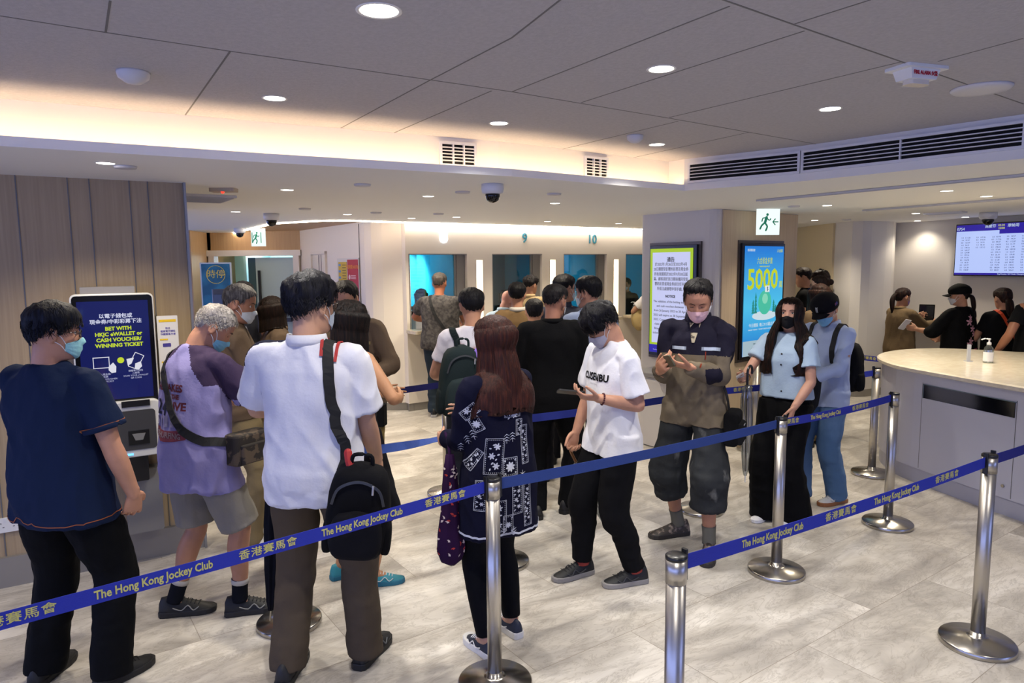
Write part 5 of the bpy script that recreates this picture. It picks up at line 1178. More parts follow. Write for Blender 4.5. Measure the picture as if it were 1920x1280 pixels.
    # ---------------- mask
    if mask:
        mk = mask.get('kind', 'flat'); nu, nv = 26, 14; g_o, g_i = [], []
        for j in range(nv + 1):
            v = j / nv; ro, ri = [], []
            for i in range(nu + 1):
                u = -1 + 2 * i / nu; a = u * 1.22
                zt = .086 - .018 * abs(u) ** 1.5 + (.006 * math.exp(-(u / .15) ** 2)); zb2 = -.004 + .040 * abs(u) ** 1.6
                z = zb2 + (zt - zb2) * v; o = .0045 + (.0015 * sin(v * 22) if mk == 'flat' else 0) * (1 - abs(u))
                bul = (.012 if mk == 'flat' else .03) * math.exp(-(u / .4) ** 2) * sin(pi * min(1, max(0, v * 1.0))) ** (1 if mk == 'flat' else .8)
                q = head_pt(a, z, 0, False) if abs(u) > .3 else head_pt(a, z, 0, True)
                if abs(u) <= .3: pass
                base = head_pt(a, z, o, False); tipy = max(base.y, q.y + o)
                base.y = tipy + bul * .6
                if abs(u) < .45 and v > .4: base.y = max(base.y, .0875 + .018 * math.exp(-(u / .22) ** 2) * (1 if v < .93 else .75))
                ro.append(hm @ base); ri.append(hm @ (base - Vector((0, .0015, 0))))
            g_o.append(ro); g_i.append(ri)
        mb = MB(); W_ = nu + 1
        for grid, rev in ((g_o, 0), (g_i, 1)):
            mb.add([q for r in grid for q in r], [((j * W_ + i), (j * W_ + i + 1), ((j + 1) * W_ + i + 1), ((j + 1) * W_ + i)) for j in range(nv) for i in range(nu)])
        mo = mb.obj('face_mask', mat('mask fabric', mask['col'], .8, bump=(140, .2), spec=.2), root, smooth=True)
        lp = MB()
        for s2 in (-1, 1):
            for z_, ze in ((.066, .116), (.036, .078)):
                lp.tube([hm @ head_pt(s2 * 1.2, z_, .005, False), hm @ head_pt(s2 * 1.4, z_ + (ze - z_) * .6, .008, False), hm @ head_pt(s2 * 1.62, ze, .010, False)], .0016, 6, 3)
        lp.obj('ear_loops', mat('mask strap', mask.get('strap', 'd8d8d8'), .7), mo)
    if glasses:
        gb = MB()
        for s_ in (-1, 1):
            pts = [hm @ Vector((s_ * .033 + .024 * cos(a), .096 - .010 * ((s_ * .033 + .024 * cos(a)) / .057) ** 2, .110 + .017 * math.copysign(abs(sin(a)) ** .8, sin(a)))) for a in np.linspace(0, 2 * pi, 22)]
            gb.tube(pts, .0016 if glasses != 'thick' else .0022, 6, 1)
            gb.tube([hm @ Vector((s_ * .057, .086, .115)), hm @ Vector((s_ * .080, .05, .116)), hm @ Vector((s_ * .084, -.005, .118)), hm @ Vector((s_ * .080, -.022, .106))], .0020, 6, 3)
        gb.tube([hm @ Vector((-.009, .096, .113)), hm @ Vector((0, .1, .117)), hm @ Vector((.009, .096, .113))], .0016, 6, 2)
        go = gb.obj('glasses', mat('glasses frame', '1a1a1e', .25, .2), root)
        lm = MB()
        for s_ in (-1, 1): lm.add([hm @ Vector((s_ * .033 + .023 * cos(a), .0965 - .010 * ((s_ * .033 + .023 * cos(a)) / .057) ** 2, .110 + .016 * sin(a))) for a in np.linspace(0, 2 * pi, 20)[:-1]], [tuple(range(19))])
        lm.obj('lenses', LENS, go)
    if cap:
        cb = MB(); rs = []
        for z in (.118, .13, .15, .17, .19, .205, .216, .2225, .2245):
            rs.append([head_pt(2 * pi * i / 48, z if abs((2 * pi * i / 48 + pi) % (2 * pi) - pi) > 0 else z, .018 + .006 * sin(min(1, (z - .118) / .1) * pi), False) + Vector((0, 0, .01 * cos(2 * pi * i / 48) * (1 - (z - .118) / .107))) for i in range(48)])
        cb.rings(rs); cb = MB().merge(cb, hm); co = cb.obj('cap', cloth(cap['col'], 'cap'), root, smooth=True)
        br = MB(); up_, lo2 = [], []
        for r_ in np.linspace(.0, 1, 8):
            row = []
            for i in range(17):
                u = -1 + i / 8; row.append((u * .074 * (1 - .25 * r_), .072 + .078 * r_ * math.sqrt(max(0, 1 - (u * .92) ** 2)) + (.02 - .02 * u * u) * 1.0, .130 - .022 * u * u - .012 * r_ + .006))
            up_.append(row)
        for dz in (0, -.004): br.add([hm @ Vector((x, y, z + dz)) for r in up_ for x, y, z in r], [(j * 17 + i, j * 17 + i + 1, (j + 1) * 17 + i + 1, (j + 1) * 17 + i) for j in range(7) for i in range(16)])
        br.obj('brim', cloth(cap['col'], 'cap'), co, smooth=True); p.cap = co
    bpy.context.view_layer.update()
    return p

# things lying on clothing -------------------------------------------------
def strap(p, pts, width, thick, m, name, label, cat_='strap', top=None, parent=None, off=.006, snap=True, sub_=5):
    """flat strap through control points (person space) pressed onto the clothing"""
    P, _ = cat([Vector(q) for q in pts], [(1, 1)] * len(pts), sub_); rs = []; Q = []
    for q in P:
        n = None
        if snap:
            loc, nn, i_, d_ = p.topbvh.find_nearest(q, .25)
            if loc is not None:
                c_ = p.bend((0, 0, min(1.4, max(.8, loc.z)))); out = nn
                q = loc + nn * off; n = nn
        Q.append((q, n))
    for i, (q, n) in enumerate(Q):
        t = (Q[min(i + 1, len(Q) - 1)][0] - Q[max(i - 1, 0)][0]).normalized()
        if n is None: n = Vector((q.x, q.y, 0)).normalized() if Vector((q.x, q.y, 0)).length > 1e-3 else Vector((0, 1, 0))
        s_ = t.cross(n).normalized(); rs.append([q - s_ * width / 2 - n * thick / 2, q + s_ * width / 2 - n * thick / 2, q + s_ * width / 2 + n * thick / 2, q - s_ * width / 2 + n * thick / 2])
    o = MB().rings(rs).obj(name, m, parent or None, smooth=False)
    if parent is None: o.matrix_world = p.world; 
    if label: fin(o, label, cat_)
    return o
def decal(p, mb, O, X, Y, D, name, m, lift=.0018, bvh=None, parent=None, step=.012):
    """wrap a flat drawing (x,y in metres) onto the clothing: O origin, X/Y axes, D ray direction"""
    O, X, Y, D = Vector(O), Vector(X).normalized(), Vector(Y).normalized(), Vector(D).normalized(); bvh = bvh or p.topbvh
    me = mb.mesh('t', SKIRT); bm = bmesh.new(); bm.from_mesh(me); bpy.data.meshes.remove(me)
    for _ in range(3):
        ed = [e for e in bm.edges if e.calc_length() > step]
        if not ed: break
        bmesh.ops.subdivide_edges(bm, edges=ed, cuts=1)
    bmesh.ops.triangulate(bm, faces=bm.faces)
    dead = []
    for v in bm.verts:
        o = O + X * v.co.x + Y * v.co.y; loc, nn, i_, d_ = bvh.ray_cast(o, D, .6)
        if loc is None: dead.append(v)
        else: v.co = loc - D * lift + nn * (lift * .5)
    if dead: bmesh.ops.delete(bm, geom=dead, context='VERTS')
    bad = [f for f in bm.faces if max(e.calc_length() for e in f.edges) > step * 4]
    if bad: bmesh.ops.delete(bm, geom=bad, context='FACES')
    m2 = bpy.data.meshes.new(name); bm.to_mesh(m2); bm.free(); m2.materials.append(m)
    o = bpy.data.objects.new(name, m2); COL.objects.link(o); o.parent = parent or p.top; return o
def held(p, mb, name, m, label, cat_, M=None, smooth=False, bevel=0):
    o = mb.obj(name, m, None, smooth=smooth, bevel=bevel); o.matrix_world = p.world @ (M or Matrix()); return fin(o, label, cat_)
def hroot(p, name, label, cat_, M):
    o = bpy.data.objects.new(name, None); COL.objects.link(o); o.empty_display_size = .05; o.matrix_world = p.world @ M; return fin(o, label, cat_)
# ------------------------------------------------------------------ who stands where
def seg_dist(c, A, B):
    A, B = np.array(A), np.array(B); d = B - A; t = np.clip(((c - A) @ d) / (d @ d), 0, 1.4); return np.linalg.norm(c - (A + t[:, None] * d), axis=1)
def raglan(c, p):
    m = np.zeros(len(c), bool)
    for r, S_, E_, W, sp in p.cur_arms: m |= (seg_dist(c, S_, E_) < .088) & (np.abs(c[:, 0]) > .125)
    return m | ((c[:, 2] > 1.27) & (np.abs(c[:, 0]) > .055 + (1.42 - c[:, 2]) * .75))
BLK = '0e0e11'
# man in navy t-shirt, near left
person('P1', (-1.97, 2.94), -14, 1.71, 'person in a dark navy t-shirt with glasses and pale blue mask at far left',
       dict(kind='tee', col='14203a', hem=.775, loose=1.35, slen=.72, sr=1.15, band='14203a', fold=1.2), dict(kind='trousers', col='07080b', loose=1.12), dict(kind='short', col='0d0d12', hi='1c2030', th=.012, top=.024, back=.055, front=.15, sidez=.09, temple=.13, messy=.005),
       shoes=dict(col='0a0a0c', sole='0c0c0e'), head=(-40, 6, 0), R=dict(to=(.30, .10, .80), hint=(.6, -1, 0), pn=(-.9, .4, .1), fd=(-.35, .25, -.9), curl=(12, 22, 14)), L=dict(to=(-.33, .33, 1.02), hint=(-1, -.6, -.5)),
       feet=((.15, .03, 12), (-.17, -.02, -14)), vox=.0055, build=1.16, mask=dict(col='8fc4cc'), glasses='thick', skin='c08c70')
# grey-haired man in lavender t-shirt and shorts
person('P2', (-1.66, 3.55), -30, 1.70, 'person with grey hair in faded lavender and purple t-shirt and grey shorts',
       dict(kind='tee', col='8c86b4', hem=.72, loose=1.35, slen=.75, sr=1.15, band='c9c7dc', fold=1.4, col2='3c3048', paint=lambda c, p: raglan(c, p)), dict(kind='shorts', col='8a857c', name='shorts', hem=.50), dict(kind='short', col='8d8782', hi='c4beb6', th=.008, top=.012, back=.05, front=.17, sidez=.10, messy=.004, len=.03),
       shoes=dict(col='141516', sole='1c1c1e', accent='8c8c88', sock='10131c', sock2='b8b4ae', sockz=.20, lace='2a2a2c'), lean=10, head=(-34, 30, 0), R=dict(to=(.16, .40, 1.12), hint=(.8, -.6, -.6)), L=dict(to=(-.10, .42, 1.08), hint=(-.8, -.6, -.6)),
       feet=((.15, .10, 42), (-.15, -.08, 46)), vox=.0055, build=1.08, mask=dict(col='7fbcd2'), skin='bc886c', eyes='closed')
# man in white polo, centre left
person('P3', (-.87, 2.96), -6, 1.82, 'tall person seen from behind in a white polo shirt and olive brown trousers',
       dict(kind='shirt', name='polo_shirt', col2='14162a', paint=lambda c, p: ((c[:, 2] > 1.345) & (c[:, 0] < -.075) & (c[:, 1] > -.045)).astype(int), col='cfcfd6', hem=.785, loose=1.22, slen=.80, sr=1.15, collar='polo', fold=1.1, sleeve='short'), dict(kind='trousers', col='4c4236', loose=1.02), dict(kind='short', col='0c0c12', hi='20202c', th=.014, top=.026, back=.055, front=.15, sidez=.09, temple=.13, messy=.006),
       shoes=dict(col='131316', sole='0e0e10', accent='55585c'), head=(-28, 2, 0), R=dict(to=(.20, .20, .90), hint=(.3, -1, -.2)), L=dict(to=(-.20, .33, 1.10), hint=(-.9, -.6, -.9)),
       feet=((.14, .14, 10), (-.15, -.02, -6)), vox=.0055, build=1.08, mask=dict(col='b8c4d0'), glasses='thin', skin='c49678')
# woman in patterned tunic
person('P4', (-.07, 3.22), 40, 1.62, 'person with long auburn hair in navy tunic with white embroidery and black leggings',
       dict(kind='tunic', col='0c0d22', hem=.63, loose=1.22, flare=.02, sleeve='long', slen=.75, sr=1.15, fold=1.0, band='15162c'), dict(kind='leggings', col='08090e'), dict(kind='long', col='2a1410', hi='4a241a', drop=.235, a0=1.25, th=.012, top=.014, back=.04, front=.16, cth=.018, out=.05, flare=.015, messy=.003, part=.0),
       shoes=dict(col='1a2236', sole='cfcfcf', accent='dcdcdc', lace='e8e8e8', thick=.034), head=(14, 8, 0), R=dict(to=(.10, .34, 1.15), hint=(.7, -.7, -.7)), L=dict(to=(-.12, .30, 1.05), hint=(-.4, -.8, -.9)),
       feet=((.12, .05, 5), (-.11, -.02, 5)), vox=.006, fem=True, build=1.05, mask=dict(col='9a7ad8', kind='kf'), skin='b98c74')
# young man in white t-shirt
person('P5', (.58, 3.93), 112, 1.67, 'young person in white t-shirt with black lettering looking down at a phone',
       dict(kind='tee', col='dcdce2', hem=.79, loose=1.25, slen=.78, sr=1.15, fold=.9), dict(kind='jogger', col='0c0c0f', loose=1.2), dict(kind='short', col='0b0a0d', hi='1c1a22', th=.016, top=.024, back=.055, front=.125, sidez=.085, temple=.10, messy=.007, len=.06),
       shoes=dict(col='17181a', sole='8a8784', accent='3a3b3e', lace='242426', sock='a0463c', sockz=.115), lean=3, head=(-6, 36, 0), R=dict(to=(.22, .14, .84), hint=(.5, -1, 0), curl=(50, 60, 40)), L=dict(to=(-.15, .19, 1.15), hint=(-.25, -1, -.5), fd=(.30, .95, .12), pn=(.35, -.2, .9), curl=(24, 34, 20), thumb=50),
       feet=((.12, .14, -4), (-.10, -.10, 8)), vox=.005, build=1.0, mask=dict(col='a8a6b4'), glasses='thick', skin='bb8a70', eyes='closed')
# man with pink mask and work jacket
def paint_jacket(c, p):
    z = c[:, 2]; return ((z > 1.235) | ((np.abs(c[:, 0]) > .185) & (z > 1.10) & (c[:, 1] < .07)) | ((c[:, 0] < -.10) & (c[:, 1] > .16) & (z < 1.17))).astype(int)
person('P6', (1.19, 4.43), 154, 1.765, 'person in a stained brown and navy work jacket and pink mask looking at a phone',
       dict(kind='jacket', col='6e6353', hem=.80, loose=1.2, sleeve='long', sr=.98, collar='jacket', collar_col='1e1c2a', fold=1.6, col2='1e1c2a', paint=paint_jacket, var=('5a5145', 6, (1, 1, 1), .45, .7)), dict(kind='cropped', col='2e3032', loose=1.2, fold=1.5, var=('7c7c78', 9, (1, 1, .6), .62, .78)),
       dict(kind='short', col='100e10', hi='24201e', th=.006, top=.026, back=.07, front=.188, temple=.172, sidez=.13, side=.004, messy=.006, len=.04), shoes=dict(kind='clog', col='3a3430', sole='2c2826', var=('8a7c70', 30, (1, 1, 1), .5, .6), sock='6c6a60', sockz=.19), head=(8, 28, 0),
       R=dict(to=(.165, .27, 1.15), hint=(.15, -.5, -1), fd=(-.35, .75, .45), pn=(-.75, -.3, .6), curl=(34, 46, 28)), L=dict(to=(-.015, .29, 1.185), hint=(-.45, -.3, -1), fd=(.93, .25, .22), pn=(.1, -.35, .95), curl=(24, 36, 22), thumb=50),
       feet=((.12, -.11, 50), (-.12, .12, -6)), vox=.005, build=.97, mask=dict(col='dcb4bc'), skin='b88468', eyes='closed')
# woman in light blue top, black mask
person('P7', (1.95, 4.87), 128, 1.60, 'person with very long dark hair, black mask, pale blue top and wide black trousers',
       dict(kind='tee', name='top', col='a4b8cc', hem=.965, loose=1.15, slen=.62, sr=1.1, fold=.8), dict(kind='wide', col='08080a', waist=1.06, loose=1.05), dict(kind='long', col='0c0908', hi='3a1c10', drop=.34, a0=.55, th=.012, top=.014, back=.04, front=.172, cth=.018, out=.05, flare=.075, messy=.003, part=.004),
       shoes=dict(col='d8d8d8', sole='e4e4e4'), head=(18, -6, 0), R=dict(to=(.10, .38, 1.13), hint=(.8, -.7, -.5), fd=(.1, 1, .05), pn=(-.9, 0, .4), curl=(30, 40, 24)), L=dict(to=(-.19, .22, .93), hint=(-.6, -1, -.3), fd=(.1, .35, -1), pn=(.9, .2, 0)),
       feet=((.10, .06, -4), (-.12, 0, 8)), vox=.005, fem=True, build=1.12, mask=dict(col='121216', kind='kf', strap='121216'), skin='c09078')
# man with cap and light blue shirt
person('P8', (2.40, 5.24), 122, 1.64, 'person in a black cap, light blue shirt and jeans looking down',
       dict(kind='shirt', col='9aa8c8', hem=.80, loose=1.1, sleeve='long', sr=1.0, collar='shirt', fold=1.2), dict(kind='trousers', col='4a6688', name='jeans', loose=1.08, var=('6682a4', 5, (1, 1, .5), .4, .7)), dict(kind='short', col='14100f', th=.008, top=.008, back=.06, front=.19, messy=.002),
       shoes=dict(col='c8c8c6', sole='8c5a34', accent='a8a8a8'), head=(4, 30, 0), cap=dict(col='0d0d12'), R=dict(to=(.10, .30, 1.05), hint=(.8, -.6, -.6)), L=dict(to=(-.09, .32, 1.04), hint=(-.8, -.9, -.5), curl=(30, 40, 30)),
       feet=((.10, .12, 5), (-.10, -.08, 10)), vox=.006, mask=dict(col='86bcd8'), skin='bc8c72', eyes='closed')
# ---- second row
person('P9', (.29, 5.02), 6, 1.71, 'person in a black suit seen from behind, short dark hair and white mask',
       dict(kind='blazer', col='08080a', hem=.78, loose=1.2, sleeve='long', fold=.6, collar='blazer'), dict(kind='trousers', col='08080a'), dict(kind='short', col='121012', hi='2a2422', th=.007, top=.014, back=.07, front=.165, sidez=.12, messy=.003), shoes=dict(kind='dress', col='0c0a0a', sole='080808'),
       head=(-42, 8, 0), R=dict(to=(.27, .06, .84), fd=(0, .15, -1)), L=dict(to=(-.27, .05, .85)), feet=((.12, .03, 45), (-.12, -.05, 0)), vox=.007, build=1.18, mask=dict(col='ccd0d4'), skin='a0705a')
person('P10', (.62, 5.50), 24, 1.75, 'person in a light blue-grey shirt seen from behind, glancing left, white mask',
       dict(kind='shirt', col='8591ac', hem=.78, loose=1.2, sleeve='long', collar='shirt', fold=1.3), dict(kind='trousers', col='14151a'), dict(kind='short', col='0c0b0e', th=.012, top=.022, back=.06, front=.16, sidez=.10, messy=.005), shoes=dict(kind='dress', col='0c0a0a', sole='080808'),
       head=(28, 4, 0), vox=.007, mask=dict(col='b8c4cc'), skin='b0806a')
person('P11', (.47, 6.35), -10, 1.75, 'person with glasses and dark hair behind the light blue-grey shirt, mostly hidden', dict(kind='shirt', col='3a3c48', collar='shirt', sleeve='long'), dict(col='1a1a1e'), dict(kind='short', col='0c0b0e', th=.013, top=.022, back=.06, front=.16), shoes=dict(col='101012', sole='101012'), head=(-45, 0, 0), vox=.01, glasses='thin', mask=dict(col='b8c4cc'))
person('P12', (.19, 5.85), 0, 1.57, 'short person with thinning dark hair just behind the black suit', dict(kind='tee', col='30323a'), dict(col='1a1a1e'), dict(kind='short', col='141214', th=.010, top=.006, back=.05, front=.165), shoes=dict(col='101012', sole='101012'), vox=.01)
person('P13', (.05, 6.65), 6, 1.68, 'person with neat black hair in a tan brown jacket in the queue', dict(kind='blazer', col='7a6244', sleeve='long', collar='shirt', collar_col='c8c4bc', loose=1.1), dict(col='2a2824'), dict(kind='short', col='0b0a0c', th=.011, top=.016, back=.065, front=.16), shoes=dict(col='101012', sole='101012'), vox=.01, head=(-8, 0, 0))
person('P14', (-.10, 7.55), -20, 1.60, 'old bald person with pink scalp in pale blue shirt with dark strap near window 9', dict(kind='shirt', col='a9bccb', sleeve='long', collar='shirt'), dict(col='3a3834'), dict(kind='bald'), shoes=dict(col='101012', sole='101012'), vox=.01, lean=10, head=(-30, 22, 0), skin='c8907c')
person('P15', (.24, 9.12), -18, 1.70, 'person in a cream jacket standing at counter window 9', dict(kind='jacket', col='b09a74', sleeve='long', collar='shirt', loose=1.2), dict(col='3a3834'), dict(kind='short', col='120f10', th=.018, top=.024, back=.07, front=.16, messy=.01), shoes=dict(col='101012', sole='101012'), vox=.011, head=(-25, 5, 0))
person('P16', (-.27, 4.72), 12, 1.70, 'person with thinning black hair in a white tie-dye t-shirt carrying a dark backpack', dict(kind='tee', col='c8c4cc', loose=1.2, var=('b06a78', 5, (1, 1, 1), .58, .66)), dict(col='20222a'), dict(kind='short', col='0d0c0e', th=.012, top=.012, back=.06, front=.17, temple=.14), shoes=dict(col='101012', sole='101012'), vox=.008, head=(0, 6, 0), R=dict(to=(.2, .3, 1.0)), L=dict(to=(-.2, .3, 1.05)))
person('P17', (-.87, 8.42), -6, 1.76, 'person in grey mottled t-shirt with black shoulder strap at counter window 8', dict(kind='tee', col='54504e', loose=1.4, sr=1.2, var=('3c3a3a', 30, (1, 1, 1), .4, .6), hem=.82), dict(col='26303a', name='jeans'), dict(kind='short', col='3a3430', hi='5a524a', th=.006, top=.012, back=.07, front=.17, side=.004), shoes=dict(col='101012', sole='a0a0a0'), vox=.009, build=1.22, R=dict(to=(.2, .4, 1.1)), L=dict(to=(-.26, .36, 1.12), hint=(-1, -.5, -.6)), skin='a86a4e')
STAFF = dict(kind='blazer', col='55473a', sleeve='long', collar='blazer', loose=1.15, fold=.8)
person('P20', (-1.80, 4.52), -70, 1.75, 'person with grey hair and white mask in brown blazer facing right beside the wood wall', dict(STAFF), dict(col='7a6c50'), dict(kind='short', col='3c3a3c', hi='7a7876', th=.010, top=.016, back=.06, front=.17, messy=.004), shoes=dict(col='d0ccc8', sole='c8c8c8'), vox=.007, head=(-12, 16, 0), mask=dict(col='c4ccd2'), R=dict(to=(.12, .32, 1.05)), L=dict(to=(-.1, .32, 1.05)), skin='a5765e')
person('P21', (-1.82, 5.30), 118, 1.63, 'person with dark bob and brown blazer facing the grey haired staff member', dict(STAFF), dict(col='7a6c50'), dict(kind='bob', col='140d0a', hi='2a1a12', drop=.035, a0=.62, th=.014, top=.014, front=.155, back=.03), shoes=dict(col='5a3420', sole='3a2a20'), vox=.007, fem=True, head=(-28, 10, 0), mask=dict(col='c4c4c4'), R=dict(to=(.05, .32, 1.12), hint=(.8, -.7, -.6), fd=(-.6, .7, .2), pn=(0, 0, 1), curl=(25, 35, 20)), L=dict(to=(-.14, .28, 1.08), hint=(-.8, -.7, -.6)))
person('P22', (-2.78, 7.2), 170, 1.70, 'person behind the grey haired staff member, only dark hair showing', dict(kind='tee', col='2a2c34'), dict(col='1a1a1e'), dict(kind='short', col='100e10'), shoes=dict(col='101012', sole='101012'), vox=.012)
person('P23', (-.94, 3.92), -34, 1.66, 'person with black bob in sleeveless dark top and teal shoes behind the white polo', dict(kind='tank', col='1c1a22', hem=.82), dict(kind='cropped', col='16161a', hem=.42), dict(kind='bob', col='0f0c0c', hi='2c1e18', drop=.055, a0=.75, th=.018, top=.018, front=.15, back=.03, messy=.006), shoes=dict(col='2c8494', sole='1c6a84', accent='b8c8cc', lace='c0c8cc'), vox=.006, fem=True, build=1.1, head=(-20, 10, 0), mask=dict(col='2a2a2e'), R=dict(to=(.20, .22, 1.12), hint=(1, -.35, -.75)), L=dict(to=(-.05, .33, 1.1)), feet=((.12, .03, 40), (-.12, .0, 20)), skin='b28260')
person('P24', (-1.10, 4.84), 172, 1.76, 'person in brown blazer with name badge and khaki trousers facing the queue', dict(STAFF, slen=.6), dict(col='857449', loose=1.1), dict(kind='short', col='141112', th=.008, top=.014, back=.07, front=.172), shoes=dict(col='d0ccc8', sole='c8c8c8'), vox=.007, side=.10, head=(0, 16, 0), mask=dict(col='c4ccd2'), R=dict(to=(.02, .28, 1.12), hint=(1, -.4, -.8)), L=dict(to=(-.14, .26, 1.08), hint=(-1, -.4, -.8)), build=1.08)
# ---- right
person('P25', (4.67, 8.3), -72, 1.53, 'person with ponytail and lilac mask in tan blazer holding up a black tablet', dict(STAFF, col='6e5c44', hem=.74, loose=1.3), dict(col='8a744c'), dict(kind='tail', col='140c0a', hi='3a2018', th=.012, top=.014, front=.165, back=.04), shoes=dict(col='101012', sole='101012'), vox=.009, fem=True, build=1.1, mask=dict(col='a080c0'), head=(-5, 8, 0), R=dict(to=(.10, .46, 1.22), hint=(.5, -.5, -1), fd=(0, 1, .2)), L=dict(to=(-.12, .42, 1.30), hint=(-.5, -.5, -1), fd=(0, 1, .2)))
person('P26', (4.83, 7.45), 24, 1.60, 'person in a black cap and black top printed with pink blossoms, seen from behind', dict(kind='tunic', col='0b0b0c', hem=.72, loose=1.5, sleeve='long', slen=.4, sr=1.3), dict(col='0b0b0c'), dict(kind='lowtail', col='120b0a', hi='2a1810', th=.010, top=.010, front=.17, back=.04), shoes=dict(col='101012', sole='101012'), vox=.009, fem=True, build=1.1, cap=dict(col='0a0a0a'), head=(30, 8, 0), mask=dict(col='c8c8c8'), L=dict(to=(-.26, .34, 1.17), hint=(-.7, -.7, -.8), fd=(-.3, 1, .2)), R=dict(to=(.2, .3, 1.05)))
person('P27', (5.18, 7.3), -4, 1.56, 'person with tied brown hair and an orange strap across a black top', dict(kind='tee', col='0c0c0e', loose=1.3, hem=.8), dict(col='0b0b0c'), dict(kind='lowtail', col='1c110c', hi='4a2e20', th=.012, top=.016, front=.17, back=.04), shoes=dict(col='101012', sole='101012'), vox=.009, fem=True, build=1.15, head=(0, 10, 0), L=dict(to=(-.22, .28, 1.0)), R=dict(to=(.2, .3, 1.0)))
person('P28', (5.14, 6.74), 4, 1.72, 'person in black t-shirt with bare arm cut by the right edge', dict(kind='tee', col='0c0c0e', loose=1.3, hem=.8), dict(col='0b0b0c'), dict(kind='short', col='0d0c0e'), shoes=dict(col='101012', sole='101012'), vox=.009, build=1.1, L=dict(to=(-.33, .10, .93), hint=(-.6, -1, 0)), skin='a06c50')
person('Q1', (3.42, 7.72), 66, 1.70, 'person with hair tied back, glasses and dark mask facing left past the pillar', dict(STAFF), dict(col='7a6c50'), dict(kind='bun', col='120c0a', hi='3a241a', th=.008, top=.010, front=.172, back=.05), vox=.009, fem=True, mask=dict(col='16203c'), glasses='thin', skin='c89a80', shoes=dict(col='101012', sole='101012'))
person('Q2', (3.06, 6.90), 30, 1.63, 'person with long brown hair and tan blazer behind the black cap and backpack', dict(STAFF, col='6a5842'), dict(col='7a6c50'), dict(kind='long', col='1c0f0a', hi='4a2a1c', drop=.26, a0=.8, th=.012, top=.014, cth=.02, out=.05, front=.165, back=.04), vox=.009, fem=True, shoes=dict(col='101012', sole='101012'))
person('Q3', (3.86, 9.15), 60, 1.78, 'person in black with short brown-black hair half hidden by the pillar edge', dict(kind='tee', col='0c0c0e', hem=.8), dict(col='0b0b0c'), dict(kind='short', col='17100c', th=.014, top=.02), vox=.012, shoes=dict(col='101012', sole='101012'), head=(10, 14, 0))
person('Q4', (3.78, 8.5), 70, 1.73, 'person with wavy dark brown hair behind the one with glasses', dict(kind='tee', col='1a1a22', hem=.8), dict(col='0b0b0c'), dict(kind='short', col='1a0f0a', th=.02, top=.026, messy=.01), vox=.012, shoes=dict(col='101012', sole='101012'), fem=True, head=(0, 8, 0))
person('Q5', (4.33, 9.75), 60, 1.72, 'person with messy black hair at the back of the corridor queue', dict(kind='tee', col='2a2620', hem=.8), dict(col='0b0b0c'), dict(kind='short', col='100c0a', th=.016, top=.024, messy=.014), vox=.012, shoes=dict(col='101012', sole='101012'))
# ---- clerks behind the glass, customer at the last window
person('C8', (-1.27, 9.74), 172, 1.52, 'clerk with dark hair and white mask behind the glass of window 8', dict(kind='blazer', col='3a3430', sleeve='long', collar='shirt', collar_col='d8d4d0'), dict(col='1a1a1e'), dict(kind='bob', col='140c0a', drop=.0, a0=.75, front=.15), vox=.010, fem=True, mask=dict(col='d8d8dc'), skin='c0907a', shoes=dict(col='101012', sole='101012'), R=dict(to=(.10, .26, 1.36), hint=(1, -.3, -.8)))
person('C9', (-.10, 10.54), 150, 1.47, 'clerk with black hair low behind the glass of window 9', dict(kind='blazer', col='3a3430', sleeve='long', collar='shirt'), dict(col='1a1a1e'), dict(kind='bob', col='0e0a0a', drop=.0, a0=.8), vox=.012, fem=True, mask=dict(col='d8d8dc'), shoes=dict(col='101012', sole='101012'))
person('C11', (1.95, 11.87), 140, 1.60, 'clerk behind the last counter window beside the pillar', dict(kind='blazer', col='3a3430', sleeve='long', collar='shirt'), dict(col='1a1a1e'), dict(kind='short', col='0e0a0a'), vox=.012, mask=dict(col='d8d8dc'), shoes=dict(col='101012', sole='101012'))
person('W11', (2.13, 10.15), -10, 1.66, 'customer in white t-shirt at the last counter window, arm showing left of the pillar', dict(kind='tee', col='d4d0cc'), dict(col='2a2a2e'), dict(kind='short', col='120f10'), vox=.012, shoes=dict(col='101012', sole='101012'), L=dict(to=(-.28, .30, 1.1), hint=(-1, -.4, -.6)), R=dict(to=(.1, .35, 1.1)))
